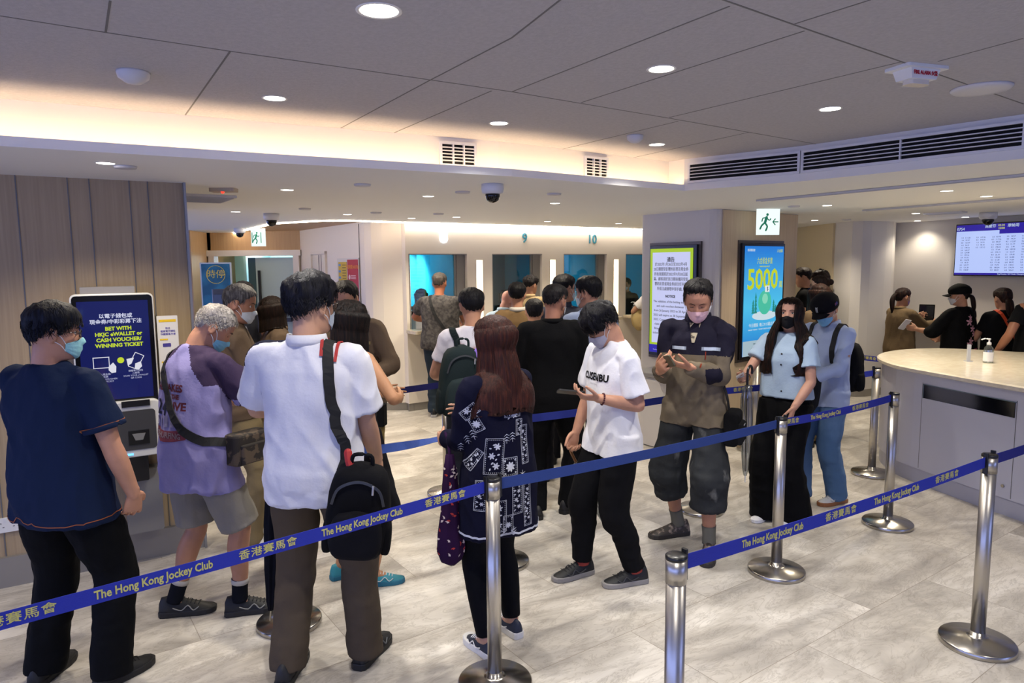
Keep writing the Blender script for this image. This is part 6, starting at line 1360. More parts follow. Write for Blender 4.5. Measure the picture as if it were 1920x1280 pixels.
# ------------------------------------------------------------------ things people carry, details on their clothes
def attach(o, root, c): o.parent = root; o.matrix_parent_inverse = Matrix(); o.matrix_basis = Matrix.Translation(-Vector(c)); return o
def carried(p, name, c, label, cat_): return hroot(p, name, label, cat_, Matrix.Translation(c))
def ribbon(pts, width, thick, nrm, sub_=5):
    P, _ = cat([Vector(q) for q in pts], [(1, 1)] * len(pts), sub_); rs = []
    for i, q in enumerate(P):
        t = (P[min(i + 1, len(P) - 1)] - P[max(i - 1, 0)]).normalized(); n = Vector(nrm); n = (n - t * n.dot(t)).normalized(); s_ = t.cross(n); rs.append([q - s_ * width / 2 - n * thick / 2, q + s_ * width / 2 - n * thick / 2, q + s_ * width / 2 + n * thick / 2, q - s_ * width / 2 + n * thick / 2])
    return MB().rings(rs)
def phone(p, right, label, along=.125, up=.022, twist=0, col='16161a', w_=.073, l_=.150):
    r, S_, E_, W, spec = p.arms[0 if right else 1]; d = Vector(spec['fd']).normalized(); n = Vector(spec['pn']); n = (n - d * n.dot(d)).normalized(); s_ = d.cross(n)
    c = W + d * along + n * up; M_ = Matrix(((s_.x, d.x, n.x, c.x), (s_.y, d.y, n.y, c.y), (s_.z, d.z, n.z, c.z), (0, 0, 0, 1))) @ Matrix.Rotation(RAD(twist), 4, 'Z')
    e = hroot(p, 'phone', label, 'phone', M_)
    MB().rbox((0, 0, 0), (w_, l_, .009), .010).obj('phone_case', mat('phone case', col, .35), e); MB().box((0, 0, .0048), (w_ - .008, l_ - .012, .001)).obj('screen', mat('phone glass', '0a0c12', .06, emit='405070', es=.15), e)
    return e
def backpack(p, c, d, col, label, rot=(0, 0, 0), col2=None, pull='c8c8c8', red=False):
    e = hroot(p, 'backpack', label, 'backpack', Matrix.Translation(c) @ Matrix.Rotation(RAD(rot[2]), 4, 'Z') @ Matrix.Rotation(RAD(rot[0]), 4, 'X') @ Matrix.Rotation(RAD(rot[1]), 4, 'Y')); m = cloth(col, 'bag fabric'); w_, t_, h_ = d
    def pillow(c_, dd, sq=3.2):
        b = MB(); rs = []
        for j in range(15):
            v = -1 + 2 * (j + .001 if j == 0 else (j - .001 if j == 14 else j)) / 14; k = (1 - abs(v) ** 3.2) ** (1 / 3.2); k2 = max(.03, k)
            rs.append([Vector((c_[0] + dd[0] / 2 * k2 * (1 - .08 * max(0, v)) * math.copysign(abs(cos(a)) ** (2 / sq), cos(a)), c_[1] + dd[1] / 2 * k2 * math.copysign(abs(sin(a)) ** (2 / sq), sin(a)), c_[2] + dd[2] / 2 * v)) for a in np.linspace(0, 2 * pi, 33)[:-1]])
        return b.rings(rs)
    me = pillow((0, 0, 0), (w_, t_, h_)).mesh('body', m, True); displace(me, lambda P: .004 * vnoise(P, (16, 16, 22), 3)); o = bpy.data.objects.new('body', me); COL.objects.link(o); o.parent = e
    pillow((0, -t_ * .45, -h_ * .16), (w_ * .82, t_ * .5, h_ * .5)).obj('front_pocket', cloth(col2 or tint(col, 1.25), 'bag pocket'), e, smooth=True)
    for s_ in (-1, 1): pillow((s_ * w_ * .46, 0, -h_ * .25), (w_ * .18, t_ * .6, h_ * .35)).obj('side_pocket', cloth(tint(col, .8), 'bag pocket'), e, smooth=True)
    zc = mat('zip', 'a02020' if red else '303236', .5)
    ribbon([(-w_ * .40, -t_ * .47, h_ * .14), (-w_ * .3, -t_ * .49, h_ * .30), (0, -t_ * .48, h_ * .37), (w_ * .3, -t_ * .49, h_ * .30), (w_ * .40, -t_ * .47, h_ * .14)], .010, .004, (0, -1, .2)).obj('zip', zc, e)
    MB().rbox((w_ * .22, -t_ * .52, h_ * .30), (.008, .006, .035), .003).obj('zip_pull', mat('metal pull', pull, .3, .7), e)
    MB().tube([(-.04, 0, h_ * .47), (-.03, 0, h_ * .56), (.03, 0, h_ * .56), (.04, 0, h_ * .47)], .008, 8, 4).obj('handle', m, e, smooth=True)
    return e
def umbrella(top, tip, r, col, label, wood=None, clear=False, strap_=None):
    A, B = Vector(top), Vector(tip); L_ = (B - A).length; z = (A - B).normalized(); x = z.orthogonal().normalized(); y = z.cross(x)
    e = empty('umbrella', tip, 0, label, 'umbrella'); e.matrix_world = Matrix(((x.x, y.x, z.x, B.x), (x.y, y.y, z.y, B.y), (x.z, y.z, z.z, B.z), (0, 0, 0, 1)))
    m = glassm('clear plastic film', 'dde2e4', .25, .15) if clear else cloth(col, 'umbrella cloth'); hl = L_ * .13
    rs = []; n = 32
    for t, k in ((.06, .25), (.12, .5), (.3, .8), (.55, 1), (.75, 1.0), (.84, .75), (.87, .35)):
        rs.append([Vector((r * k * (1 + .22 * cos(8 * a + t * 3)) * cos(a), r * k * (1 + .22 * cos(8 * a + t * 3)) * sin(a), L_ * t)) for a in np.linspace(0, 2 * pi, n + 1)[:-1]])
    MB().rings(rs).obj('canopy', m, e, smooth=True)
    MB().tube([(0, 0, 0), (0, 0, L_ * .10)], .004, 8, 1).obj('tip', STEEL2 if not clear else WHITEP, e); MB().tube([(0, 0, L_ * .1), (0, 0, L_ * .9)], .004, 8, 1).obj('shaft', mat('dark shaft', '2a2a2c', .4, .4), e)
    hm_ = mat('wood handle', wood, .4) if wood else BLACKP
    MB().tube([(0, 0, L_ * .86), (0, 0, L_ * .98), (.012, 0, L_ + .01), (.035, 0, L_ + .025), (.058, 0, L_ + .012), (.066, 0, L_ - .012), (.064, 0, L_ - .03)], .0085, 10, 4).obj('handle', hm_, e, smooth=True)
    if clear:
        b = MB()
        for i in range(8): a = i * pi / 4; b.tube([(r * .3 * cos(a), r * .3 * sin(a), L_ * .1), (r * .9 * cos(a), r * .9 * sin(a), L_ * .5), (r * .8 * cos(a), r * .8 * sin(a), L_ * .83)], .0018, 5, 4)
        b.obj('ribs', mat('grey ribs', '6a6c70', .4, .4), e)
    return e

# P1 ------------------------------------------------
p = PEOPLE['P1']; OR = mat('orange thread', '8a4a22', .7)
def hemline(p, z, m, width=.004, name='hem_stitching'):
    pts = [p.bend((.3 * cos(a), .24 * sin(a), z + .012 * sin(a))) for a in np.linspace(0, 2 * pi, 40)]; strap(p, pts, width, .001, m, name, None, parent=p.top, off=.0012, sub_=2)
hemline(p, .80, OR)
for r, S_, E_, W, sp in p.arms:
    ax = (E_ - S_).normalized(); c_ = S_.lerp(E_, .66); u = Vector((0, 1, 0)) - ax * ax.y; u.normalize(); v = ax.cross(u)
    strap(p, [c_ + (u * cos(a) + v * sin(a)) * .09 for a in np.linspace(0, 2 * pi, 30)], .004, .001, OR, 'cuff_stitching', None, parent=p.top, off=.0012, sub_=2)
# P2 ------------------------------------------------
p = PEOPLE['P2']; RED = mat('faded red print', '7c3440', .8); NAV = mat('faded navy print', '2c2e4a', .8)
for s_, z, w_, sz, m, x in (('HE TAKES', 1.255, .22, .05, RED, -.03), ('THE', 1.212, .06, .03, RED, .03), ('24', 1.15, .10, .11, NAV, -.08), ('LIVE', 1.165, .12, .055, RED, .045)):
    t = text_mb(s_, sz, off=.002); f = w_ / text_w(t); t.v = [(v[0] * f, v[1], v[2]) for v in t.v]; decal(p, t, (x, -.5, z), (1, 0, 0), (0, 0, 1), (0, 1, 0), 'lettering', m)
b = MB(); n = 24; P0 = [(-.14 + .28 * i / n, -.03 - .02 * sin(pi * i / n)) for i in range(n + 1)]
for i in range(n): b.add([(P0[i][0], P0[i][1] - .055, 0), (P0[i + 1][0], P0[i + 1][1] - .055, 0), (P0[i + 1][0], P0[i + 1][1], 0), (P0[i][0], P0[i][1], 0)], [(0, 1, 2, 3)])
decal(p, b, (-.03, -.5, 1.09), (1, 0, 0), (0, 0, 1), (0, 1, 0), 'red_band', RED)
t = text_mb("CEPHURFING", .04, off=.001); f = .23 / text_w(t); t.v = [(v[0] * f, v[1], v[2]) for v in t.v]; decal(p, t, (-.03, -.5, 1.09 - .072), (1, 0, 0), (0, 0, 1), (0, 1, 0), 'lettering', mat('pale print', 'b0a0a8', .8), lift=.004)
t = MB()
for k in range(5): t.box((-.10 + k * .05, -.0, 0), (.03, .055 - .008 * abs(k - 2), .001))
decal(p, t, (-.03, -.5, 1.085), (1, 0, 0), (0, 0, 1), (0, 1, 0), 'figure_print', mat('pale lilac print', 'b4aecc', .8))
c = (.245, .12, .93); e = carried(p, 'crossbody_bag', c, 'camouflage crossbody bag with a wide black strap on the grey haired person', 'bag')
attach(MB().rbox((.25, .12, .93), (.11, .22, .16), .035, 6, axis=2).obj('body', mat('camouflage', '2a241e', .8, var=('5a4c3c', 16, (1, 1, 1), .48, .52)), None, smooth=False, bevel=.012), e, c)
attach(MB().rbox((.31, .12, .91), (.03, .17, .10), .014, 4).obj('front_pocket', mat('camouflage', '2a241e', .8, var=('5a4c3c', 16, (1, 1, 1), .48, .52)), bevel=.006), e, c)
st = strap(p, [p.bend(q) for q in ((-.08, .10, 1.38), (-.105, .0, 1.44), (-.11, -.09, 1.38), (-.07, -.15, 1.26), (.0, -.16, 1.14), (.09, -.14, 1.05), (.17, -.07, .99), (.21, .02, .97))], .045, .004, mat('black webbing', '0c0c0e', .8), 'strap', None); attach(st, e, c)
# P3 ------------------------------------------------
p = PEOPLE['P3']
BW = mat('black webbing', '0c0c0e', .8); RW = mat('red webbing', '9a1c1c', .7)
e = backpack(p, (.235, -.16, .80), (.24, .17, .40), '0d0d10', 'black backpack with red strap tab slung at the hip of the white polo man', rot=(4, 6, 12))
c = (.235, -.16, .80); ic = Matrix.Translation(e.matrix_world.inverted() @ (p.world @ Vector((0, 0, 0))))
bpy.context.view_layer.update()
def in_bag(o, bag):
    bpy.context.view_layer.update(); o.parent = bag; o.matrix_basis = bag.matrix_world.inverted() @ p.world; return o
s1 = strap(p, [p.bend(q) for q in ((.10, .12, 1.32), (.105, .06, 1.42), (.10, -.03, 1.455), (.115, -.11, 1.38), (.14, -.15, 1.25), (.17, -.15, 1.12))] + [p.bend((.215, -.165, 1.02)), p.bend((.225, -.19, .95))], .042, .004, BW, 'strap', None, off=.005); in_bag(s1, e)
s1 = strap(p, [p.bend(q) for q in ((.065, .08, 1.40), (.07, -.03, 1.46), (.085, -.10, 1.39))], .012, .003, RW, 'strap_edge', None, off=.007); in_bag(s1, e)
s1 = strap(p, [p.bend(q) for q in ((.13, .08, 1.40), (.135, -.03, 1.445), (.14, -.10, 1.37))], .012, .003, RW, 'strap_edge', None, off=.007); in_bag(s1, e)
in_bag(MB().tube([(.20, -.16, 1.03), (.215, -.18, .98), (.235, -.17, .95)], (.016), 8, 3).obj('red_tab', RW), e)
umbrella((-1.09, 3.16, 1.07), (-1.21, 3.26, .12), .043, '10121a', 'black folded umbrella hanging left of the white polo man')
# P4 ------------------------------------------------
p = PEOPLE['P4']; EM = mat('white embroidery', 'b9bcc8', .8); DX = (.87, -.5, 0); DD = (.5, .87, 0)
def em(b, u, v, name='embroidery', rot=0, bvh=None, D=DD, X=DX, O=(0, -.0, 0)):
    if rot: R_ = Matrix.Rotation(RAD(rot), 4, 'Z'); b.v = [tuple(R_ @ Vector(q)) for q in b.v]
    Xv = Vector(X).normalized(); Dv = Vector(D).normalized()
    try: decal(p, b, Vector(O) + Xv * u + Vector((0, 0, v)) - Dv * .5, X, (0, 0, 1), D, name, EM, step=.014)
    except Exception as ex: print('em', ex)
def frame_d(w_, h_, t=.0035, dotted=True):
    b = MB(); b.box((0, h_ / 2, 0), (w_, t, .001)).box((0, -h_ / 2, 0), (w_, t, .001)).box((w_ / 2, 0, 0), (t, h_, .001)).box((-w_ / 2, 0, 0), (t, h_, .001))
    k = .010
    if dotted:
        for i in range(int(w_ / k)):
            for s_ in (-1, 1): b.box((-w_ / 2 + k * (i + .5), s_ * (h_ / 2 - .007), 0), (.005, .004, .001))
        for i in range(int(h_ / k)):
            for s_ in (-1, 1): b.box((s_ * (w_ / 2 - .007), -h_ / 2 + k * (i + .5), 0), (.004, .005, .001))
    return b
def petal(b, x, y, a, l_, w_):
    q = [(x + cos(a) * l_ * t + sin(a) * w_ * s_, y + sin(a) * l_ * t - cos(a) * w_ * s_, 0) for t, s_ in ((0, 0), (.35, .5), (.75, .45), (1, 0), (.75, -.45), (.35, -.5))]; b.add(q, [(0, 1, 2, 3, 4, 5)])
def flower(b, x, y, r, n=8):
    for i in range(n): petal(b, x, y, 2 * pi * i / n + .2, r, r * .42)
def vine(b, w_, h_, seed):
    rnd = random.Random(seed); n = max(2, int(h_ / .035))
    for i in range(n):
        y = -h_ / 2 + h_ * (i + .5) / n; x = (w_ * .18) * (-1) ** i; flower(b, x, y, min(w_ * .3, .019), 6); petal(b, -x, y + .006, rnd.uniform(0, 3), .016, .008); petal(b, -x * 1.2, y - .01, rnd.uniform(3, 6), .014, .007)
    return b
def tree_d(b, x=0, y=0, s_=1):
    for k in range(3): b.add([(x - .016 * s_, y + (-.018 + k * .013) * s_, 0), (x, y + (-.006 + k * .013) * s_, 0), (x + .016 * s_, y + (-.018 + k * .013) * s_, 0), (x, y + (-.012 + k * .013) * s_ + .001, 0)], [(0, 1, 2, 3)])
    b.box((x, y - .02 * s_, 0), (.003, .014, .001)); return b
for u, v, w_, h_, kind, r_ in ((-.045, 1.045, .095, .17, 'v', -6), (.035, .985, .075, .085, 'f', 0), (.05, 1.24, .08, .03, 'v', 0), (.115, 1.08, .035, .19, 'v', 2), (.085, 1.17, .032, .08, 'v', 0), (.07, .84, .055, .19, 'v', 0), (-.04, .75, .10, .16, 'v', 0), (-.115, .86, .055, .15, 'v', -4), (.125, .78, .04, .22, 'v', 2), (.02, .70, .05, .10, 'f', 0)):
    b = frame_d(w_, h_); 
    if kind == 'v': vine(b, w_ * .72, h_ * .82, int(abs(u) * 1000))
    else:
        flower(b, 0, 0, min(w_, h_) * .34, 8)
        for sx in (-1, 1):
            for sy in (-1, 1): petal(b, sx * w_ * .3, sy * h_ * .3, math.atan2(sy, sx), .012, .008)
    em(b, u, v, rot=r_)
for u, v in ((.02, 1.125), (.05, 1.13), (-.07, .925), (-.04, .922), (-.008, .92), (.022, .92), (.10, .93), (.0, .61 + .06), (.05, .66)): em(tree_d(MB(), s_=-1 if v < 1 else 1), u, v)
for u, v, w_, h_, r_, k in ((-.155, 1.26, .085, .05, 40, 'v'), (-.125, 1.20, .05, .07, 30, 'f'), (-.14, 1.03, .035, .11, -35, 'v'), (-.165, 1.12, 0, 0, 20, 't'), (-.14, 1.15, 0, 0, 20, 't'), (-.195, 1.08, 0, 0, 0, 't')):
    b = tree_d(MB()) if k == 't' else (vine(frame_d(w_, h_), w_ * .7, h_ * .8, 5) if k == 'v' else frame_d(w_, h_))
    if k == 'f': flower(b, 0, 0, .02)
    em(b, u, v, rot=r_)
hemline(p, .655, EM, .010, 'scalloped_hem')
c = (-.215, .10, .80); e = carried(p, 'tote_bag', c, 'purple drawstring tote printed with red and white birds hanging from her forearm', 'bag')
b = MB(); rs = []
for t, wx, wy in ((0, .02, .02), (.04, .055, .04), (.14, .075, .055), (.3, .070, .05), (.5, .050, .042), (.7, .042, .035), (.85, .034, .028), (1, .02, .02)): rs.append([Vector((-.225 + wx * cos(a) * (1 + .06 * sin(5 * a)), .10 + wy * sin(a) * (1 + .08 * sin(7 * a)), .47 + .56 * t)) for a in np.linspace(0, 2 * pi, 33)[:-1]])
me = b.rings(rs).mesh('body', cloth('2a1234', 'tote fabric'), True); o = bpy.data.objects.new('body', me); COL.objects.link(o); attach(o, e, c)
bv = BVHTree.FromPolygons([v.co.copy() for v in me.vertices], [tuple(q.vertices) for q in me.polygons]); rnd = random.Random(4); wr = MB(); rr = MB()
for i in range(95):
    a = rnd.uniform(0, 2 * pi); z = rnd.uniform(.50, .98); o_ = Vector((-.225 + .3 * cos(a), .10 + .3 * sin(a), z)); loc, n_, ii, dd = bv.ray_cast(o_, Vector((-cos(a), -sin(a), 0)), .4)
    if loc is None: continue
    t_ = n_.cross(Vector((0, 0, 1))).normalized(); q = rnd.uniform(0, 3); u_ = t_ * cos(q) + Vector((0, 0, 1)) * sin(q); v_ = n_.cross(u_)
    tgt = wr if i % 3 else rr; s_ = .011; tgt.add([loc + n_ * .0015 + u_ * s_ * x + v_ * s_ * y for x, y in ((-1, -.3), (-.2, -.6), (.6, -.3), (1, .3), (.3, .15), (-.3, .5), (-.6, .1))], [tuple(range(7))])
attach(wr.obj('bird_print', mat('white bird print', 'c9b8b4', .8), fix=False), e, c); attach(rr.obj('red_print', mat('red bird print', 'a8302c', .8), fix=False), e, c)
attach(MB().tube([(-.225, .10, 1.02), (-.21, .13, 1.08), (-.20, .17, 1.12)], .008, 8, 4).obj('cord', cloth('2a1234', 'tote fabric')), e, c)
# P5 ------------------------------------------------
p = PEOPLE['P5']
t = text_mb('CUSENBU', .056, off=.0022, sx=1.15); f = .235 / text_w(t); t.v = [(v[0] * f, v[1], v[2]) for v in t.v]; decal(p, t, (-.01, .5, 1.245), (-1, 0, 0), (0, 0, 1), (0, -1, 0), 'lettering', mat('black print', '0c0c0e', .7))
t = text_mb('O R I G I N A L', .012); decal(p, t, (-.01, .5, 1.205), (-1, 0, 0), (0, 0, 1), (0, -1, 0), 'small_lettering', mat('grey print', '8a8a90', .7))
phone(p, False, 'dark phone held by the young person in the white t-shirt', along=.15, up=.02)
r, S_, E_, W, sp = p.arms[1]; ax = (W - E_).normalized(); c_ = E_.lerp(W, .87); u = ax.orthogonal().normalized(); v = ax.cross(u); b = MB()
for i in range(16): a = 2 * pi * i / 16; b.ball(c_ + (u * cos(a) + v * sin(a)) * .031, .0058, 8, 6)
b.obj('bead_bracelet', mat('dark red beads', '4a1216', .3), p.root, smooth=True)
umbrella((.345, 4.10, .74), (.64, 4.31, .10), .030, 'dddddd', 'clear umbrella with curved wooden handle held behind the white t-shirt', wood='8a5a30', clear=True)
# P6 ------------------------------------------------
p = PEOPLE['P6']; ph = phone(p, True, 'phone in an olive case held by the person in the pink mask', along=.12, up=.03, twist=20, col='4a4836')
sil = mat('reflective stripe', 'b8c4d4', .4); dk = mat('dark seam', '17161c', .8)
for x, w_ in ((.085, .09), (-.105, .11)): decal(p, MB().box((0, 0, 0), (w_, .020, .001)), (x, .5, 1.275), (-1, 0, 0), (0, 0, 1), (0, -1, 0), 'reflective_stripe', sil)
decal(p, MB().box((0, 0, 0), (.006, .075, .001)), (-.075, .5, 1.222), (-1, 0, 0), (0, 0, 1), (0, -1, 0), 'orange_zip', mat('orange zip', 'a83c1c', .6), lift=.003)
decal(p, MB().box((0, 0, 0), (.009, .50, .001)), (.0, .5, 1.09), (-1, 0, 0), (0, 0, 1), (0, -1, 0), 'front_zip', dk)
decal(p, MB().add([(-.035, .0, 0), (.035, 0, 0), (.008, -.115, 0), (-.008, -.115, 0)], [(0, 1, 2, 3)]), (0, .5, 1.425), (-1, 0, 0), (0, 0, 1), (0, -1, 0), 'undershirt', mat('cream cotton', 'b8ac90', .8, var=('5a5044', 30, (1, 1, 1), .55, .6)), lift=.004)
b = MB().tube([p.hm @ Vector((.055 * sin(a), .02 + .05 * cos(a) - .02, -.035 - .02 * cos(a))) for a in np.linspace(-2.2, 2.2, 20)], .0025, 6, 1); b.obj('necklace', mat('dark cord', '1a1210', .5), p.root)
c = (-.235, .06, .80); e = carried(p, 'waist_bag', c, 'small black bag with silver zips hanging at the hip of the pink mask person', 'bag')
for nm, cc, dd, m in (('body', (-.235, .06, .80), (.09, .17, .21), cloth('0e0e10', 'bag fabric')), ('front_pocket', (-.285, .07, .775), (.04, .14, .13), cloth('141416', 'bag pocket'))): attach(MB().rbox(cc, dd, .03, 6, axis=1).obj(nm, m, bevel=.012), e, c)
attach(MB().box((-.307, .09, .83), (.004, .05, .006), M=None).obj('zip_pull', mat('metal pull', 'c8c8c8', .3, .7)), e, c); attach(ribbon([(-.21, .05, .90), (-.20, .07, .98), (-.185, .10, 1.05)], .022, .004, (-1, .3, 0)).obj('strap', BW), e, c)
# P7 ------------------------------------------------
p = PEOPLE['P7']; r, S_, E_, W, sp = p.arms[0]
o = MB().box((0, 0, 0), (.06, .15, .0012)).obj('paper_slip', mat('white paper', 'e4e2dc', .7)); o.matrix_world = p.world @ Matrix.Translation(W + Vector((-.02, .10, .025))) @ Matrix.Rotation(RAD(30), 4, 'Z') @ Matrix.Rotation(RAD(22), 4, 'X') @ Matrix.Rotation(RAD(35), 4, 'Y'); fin(o, 'folded white paper slip in the hand of the person with the black mask', 'paper')
ax = (W - E_).normalized(); u = ax.orthogonal().normalized(); v = ax.cross(u)
for t_, r_, m_, nm in ((.86, .0285, BLACKP, 'watch_band'), (.97, .0275, mat('gold', 'b08a40', .3, .9), 'gold_bracelet')): MB().tube([E_.lerp(W, t_) + (u * cos(a) + v * sin(a)) * r_ for a in np.linspace(0, 2 * pi, 24)], .004, 6, 1).obj(nm, m_, p.root, smooth=True)
umbrella((1.60, 4.66, 1.13), (1.61, 4.68, .34), .036, 'dddddd', 'clear umbrella with black handle hanging beside the black mask person', clear=True)
b = MB()
for z in (1.30, 1.22, 1.02): b.lathe([(.007, 0), (.007, .001)], 12, c=(0, 0, 0)); decal(p, MB().lathe([(.007, 0), (.007, .001)], 12), (-.03, .5, z), (-1, 0, 0), (0, 0, 1), (0, -1, 0), 'button', BLACKP, lift=.002)
# P8 ------------------------------------------------
p = PEOPLE['P8']; backpack(p, (.0, -.235, 1.08), (.30, .17, .44), '0c0c0f', 'black backpack worn by the person in the black cap and jeans')
for x in (-.115, .115):
    s1 = strap(p, [(x, .09, 1.14), (x, .12, 1.25), (x, .08, 1.38), (x * .95, -.02, 1.44), (x, -.10, 1.36)], .038, .006, BW, 'shoulder_strap', 'black padded shoulder strap of the backpack, %s shoulder' % ('left' if x < 0 else 'right'), 'strap', off=.004)
    bk = [o for o in COL.objects if o.name.startswith('backpack') and o.get('label', '').endswith('cap and jeans')][0]; in_bag(s1, bk)
    for k_ in ('label', 'category'): del s1[k_]
b = MB(); rs = []
for t, k in ((0, .6), (.2, 1), (.5, .95), (.8, .8), (1, .35)): rs.append([Vector((.07 * k * cos(a) * (1 + .12 * sin(3 * a)), .11 * k * sin(a) * (1 + .1 * sin(5 * a)), .10 - .30 * t)) for a in np.linspace(0, 2 * pi, 25)[:-1]])
o = b.rings(rs).obj('folded_jacket', cloth('17181c', 'dark jacket'), smooth=True); o.matrix_world = p.world @ Matrix.Translation((-.10, .36, .98)); fin(o, 'dark jacket draped over the forearm of the person in the black cap', 'jacket')
cbv = BVHTree.FromPolygons([v.co.copy() for v in p.cap.data.vertices], [tuple(q.vertices) for q in p.cap.data.polygons])
hc_ = p.hm @ Vector((0, 0, .165)); lx = (p.hm.to_3x3() @ Vector((-1, 0, 0))).normalized(); fx = (p.hm.to_3x3() @ Vector((0, 1, 0))).normalized(); ux = (p.hm.to_3x3() @ Vector((0, 0, 1))).normalized()
decal(p, MB().box((0, 0, 0), (.040, .022, .001)), hc_ + lx * .3, -fx, ux, -lx, 'flag_patch', mat('blue flag patch', '2a2a80', .7), bvh=cbv, parent=p.cap); decal(p, MB().box((-.011, .004, 0), (.016, .011, .001)), hc_ + lx * .3, -fx, ux, -lx, 'flag_corner', mat('red flag corner', '9a4a5a', .7), bvh=cbv, parent=p.cap, lift=.003)
f_ = MB()
for k in range(7): petal(f_, 0, -.02 + k * .006, .7, .012, .005); petal(f_, 0, -.02 + k * .006, 2.4, .012, .005)
decal(p, f_, hc_ + fx * .3 + lx * .0, lx * -1, ux, -fx, 'fern_emblem', mat('silver thread', 'a8acb4', .5), bvh=cbv, parent=p.cap)
# P9..P17 -------------------------------------------
p = PEOPLE['P16']; bg_ = backpack(p, (-.12, -.245, 1.10), (.28, .19, .50), '1c2628', 'dark green black backpack on the person in the tie-dye t-shirt', rot=(0, 4, 6), col2='222c2e')
for x in (-.14, .06): s1 = strap(p, [(x, .09, 1.15), (x, .10, 1.30), (x, .04, 1.42), (x, -.08, 1.40), (x, -.13, 1.32)], .045, .008, cloth('1a2224', 'bag strap'), 'shoulder_strap', None, off=.004); in_bag(s1, bg_)
def body_strap(p, pts, width, m, label, cat_='strap'): return strap(p, [p.bend(q) for q in pts], width, .004, m, 'shoulder_strap', label, cat_, off=.005)
body_strap(PEOPLE['P17'], [(-.09, .10, 1.36), (-.105, -.01, 1.44), (-.09, -.10, 1.37), (-.03, -.16, 1.22), (.06, -.16, 1.08), (.15, -.12, .96), (.19, -.02, .90)], .035, BW, 'black diagonal bag strap across the grey mottled t-shirt')
body_strap(PEOPLE['P14'], [(.09, .06, 1.40), (.10, -.05, 1.42), (.06, -.13, 1.28), (-.04, -.15, 1.15), (-.14, -.10, 1.02)], .03, BW, 'dark strap across the pale blue shirt of the bald person')
body_strap(PEOPLE['P27'], [(-.06, .07, 1.42), (-.085, -.04, 1.44), (-.03, -.13, 1.32), (.05, -.15, 1.20), (.12, -.14, 1.08), (.18, -.06, .97)], .035, mat('orange webbing', 'd0481c', .7), 'orange diagonal strap across the black top at the wall counter')
# staff ----------------------------------------------
p = PEOPLE['P24']; decal(p, MB().box((0, 0, 0), (.06, .02, .001)), (-.10, .5, 1.285), (-1, 0, 0), (0, 0, 1), (0, -1, 0), 'name_badge', mat('gold badge', 'b8a468', .35, .5), lift=.004)
for r, S_, E_, W, sp in p.arms:
    MB().tube([E_.lerp(W, .50), E_.lerp(W, .66)], .052, 16, 2, rnd=False).obj('rolled_cuff', mat('blue checked lining', '3c3c80', .8, var=('a0a0d0', 90, (1, 1, 1), .48, .52)), p.root, smooth=True)
o = held(p, MB().rbox((0, 0, 0), (.05, .09, .15), .015), 'belt_pouch', cloth('0e0e10', 'pouch'), 'small black pouch at the hip of the khaki trousers', 'pouch', M=Matrix.Translation((-.195, .07, .80)), bevel=.006)
p = PEOPLE['P21']
def shirt_v(p, w_=.07, col='b8bcc8'):
    decal(p, MB().add([(-w_ / 2, 0, 0), (w_ / 2, 0, 0), (.006, -.22, 0), (-.006, -.22, 0)], [(0, 1, 2, 3)]), (0, .5, 1.43), (-1, 0, 0), (0, 0, 1), (0, -1, 0), 'shirt_front', mat('shirt front', col, .7), lift=.004)
for k in ('P21', 'P20', 'P24', 'P25', 'C8', 'C9', 'Q1'): shirt_v(PEOPLE[k])
r, S_, E_, W, sp = p.arms[0]; o = held(p, MB().box((0, 0, 0), (.12, .09, .003)), 'paper_sheet', mat('white paper', 'd8cfc0', .7), 'small cream paper held by the person with the dark bob', 'paper', M=Matrix.Translation(W + Vector((-.05, .09, .03))) @ Matrix.Rotation(RAD(25), 4, 'X'))
p = PEOPLE['P25']; W = p.arms[1][3]; e = hroot(p, 'tablet', 'black tablet held up by the person with the ponytail', 'tablet', Matrix.Translation((-.10, .56, 1.34)) @ Matrix.Rotation(RAD(-60), 4, 'Z') @ Matrix.Rotation(RAD(-8), 4, 'Y'))
MB().rbox((0, 0, 0), (.012, .19, .25), .004).obj('case', cloth('0c0c0e', 'tablet case'), e); MB().box((.008, 0, 0), (.002, .165, .22)).obj('screen', mat('tablet glass', '101014', .1), e)
for r, S_, E_, W, sp in p.arms: MB().tube([E_.lerp(W, .80), E_.lerp(W, .96)], .042, 14, 2, rnd=False).obj('blue_cuff', cloth('5c5cae', 'blue lining'), p.root, smooth=True)
p = PEOPLE['P26']; phone(p, False, 'phone with dark screen held by the person in the black cap at right', along=.10, up=.03, col='c8c8cc') if 'pn' in p.arms[1][4] else None
W = p.arms[1][3]; e = hroot(p, 'phone', 'pale phone with dark screen held out by the blossom top person', 'phone', Matrix.Translation(W + Vector((-.05, .11, .05))) @ Matrix.Rotation(RAD(-50), 4, 'X') @ Matrix.Rotation(RAD(20), 4, 'Y')); MB().rbox((0, 0, 0), (.078, .155, .009), .01).obj('phone_case', WHITEP, e); MB().box((0, 0, .005), (.066, .14, .001)).obj('screen', mat('phone glass', '0a0c22', .06, emit='303a70', es=.3), e)
PK = mat('pink blossom print', 'd8a0b0', .7); GN = mat('green stem print', '4a5a30', .8); HOT = mat('hot pink trim', 'b03060', .7)
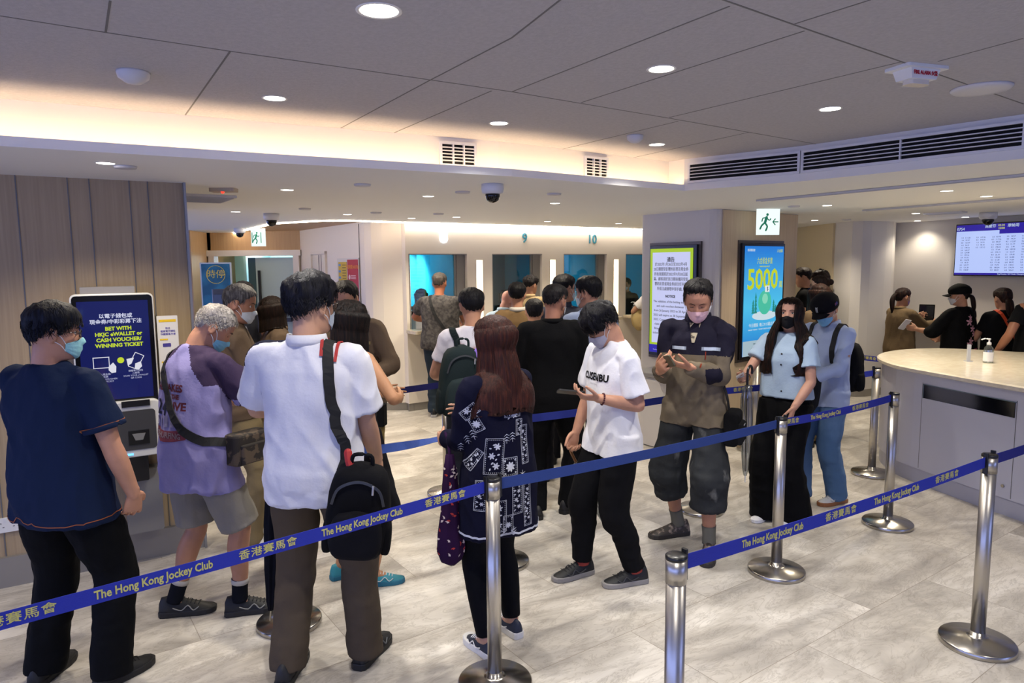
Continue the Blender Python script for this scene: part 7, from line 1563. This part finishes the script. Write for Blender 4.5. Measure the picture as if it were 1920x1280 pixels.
for u, v, s_ in ((-.02, 1.33, .035), (-.035, 1.28, .05), (.02, 1.20, .045), (.05, 1.14, .04), (.10, 1.16, .03), (.0, 1.06, .05), (-.03, 1.03, .04), (.13, 1.30, .03), (.09, 1.07, .025)):
    b = MB(); flower(b, 0, 0, s_, 5); decal(p, b, (u, -.5, v), (1, 0, 0), (0, 0, 1), (0, 1, 0), 'blossom_print', PK)
decal(p, MB().box((0, 0, 0), (.004, .30, .001)), (.035, -.5, 1.18), (1, .0, 0), (.25, 0, 1), (0, 1, 0), 'stem_print', GN)
decal(p, MB().box((0, 0, 0), (.14, .014, .001)), (.04, -.5, .965), (1, 0, .12), (0, 0, 1), (0, 1, 0), 'pink_trim', HOT)
p = PEOPLE['W11']; b = MB(); rs = []
for t, k in ((0, .3), (.15, .9), (.5, 1), (.8, .8), (1, .25)): rs.append([Vector((.12 * k * cos(a) * (1 + .1 * sin(5 * a)), .08 * k * sin(a), .16 - .36 * t)) for a in np.linspace(0, 2 * pi, 25)[:-1]])
held(p, b.rings(rs), 'cloth_bag', cloth('b39c6c', 'beige bag fabric'), 'beige cloth bag hanging from the customer at the last window', 'bag', M=Matrix.Translation((-.26, .12, 1.08)), smooth=True)
# bag and stroller-like dark bundle beside the wall counter
e = empty('shoulder_bag', (5.15, 7.95, 0), 0, 'grey and black soft bag between the tan blazer and blossom top', 'bag')
MB().rbox((0, 0, .78), (.34, .16, .26), .05, 6, axis=1).obj('body', cloth('1c1c20', 'bag fabric'), e, bevel=.02); MB().rbox((-.10, -.09, .80), (.16, .03, .18), .03, 5, axis=1).obj('side_flap', cloth('7c8088', 'grey fabric'), e, bevel=.006); MB().tube([(-.12, 0, .88), (-.06, 0, 1.02), (.06, 0, 1.02), (.12, 0, .88)], .008, 8, 4).obj('handle', cloth('1c1c20', 'bag fabric'), e)
MB().lathe([(.10, 0), (.10, .02), (.015, .03), (.012, .66)], 16).obj('stand', mat('black stand', '1a1a1c', .5), e)
bpy.context.view_layer.update()
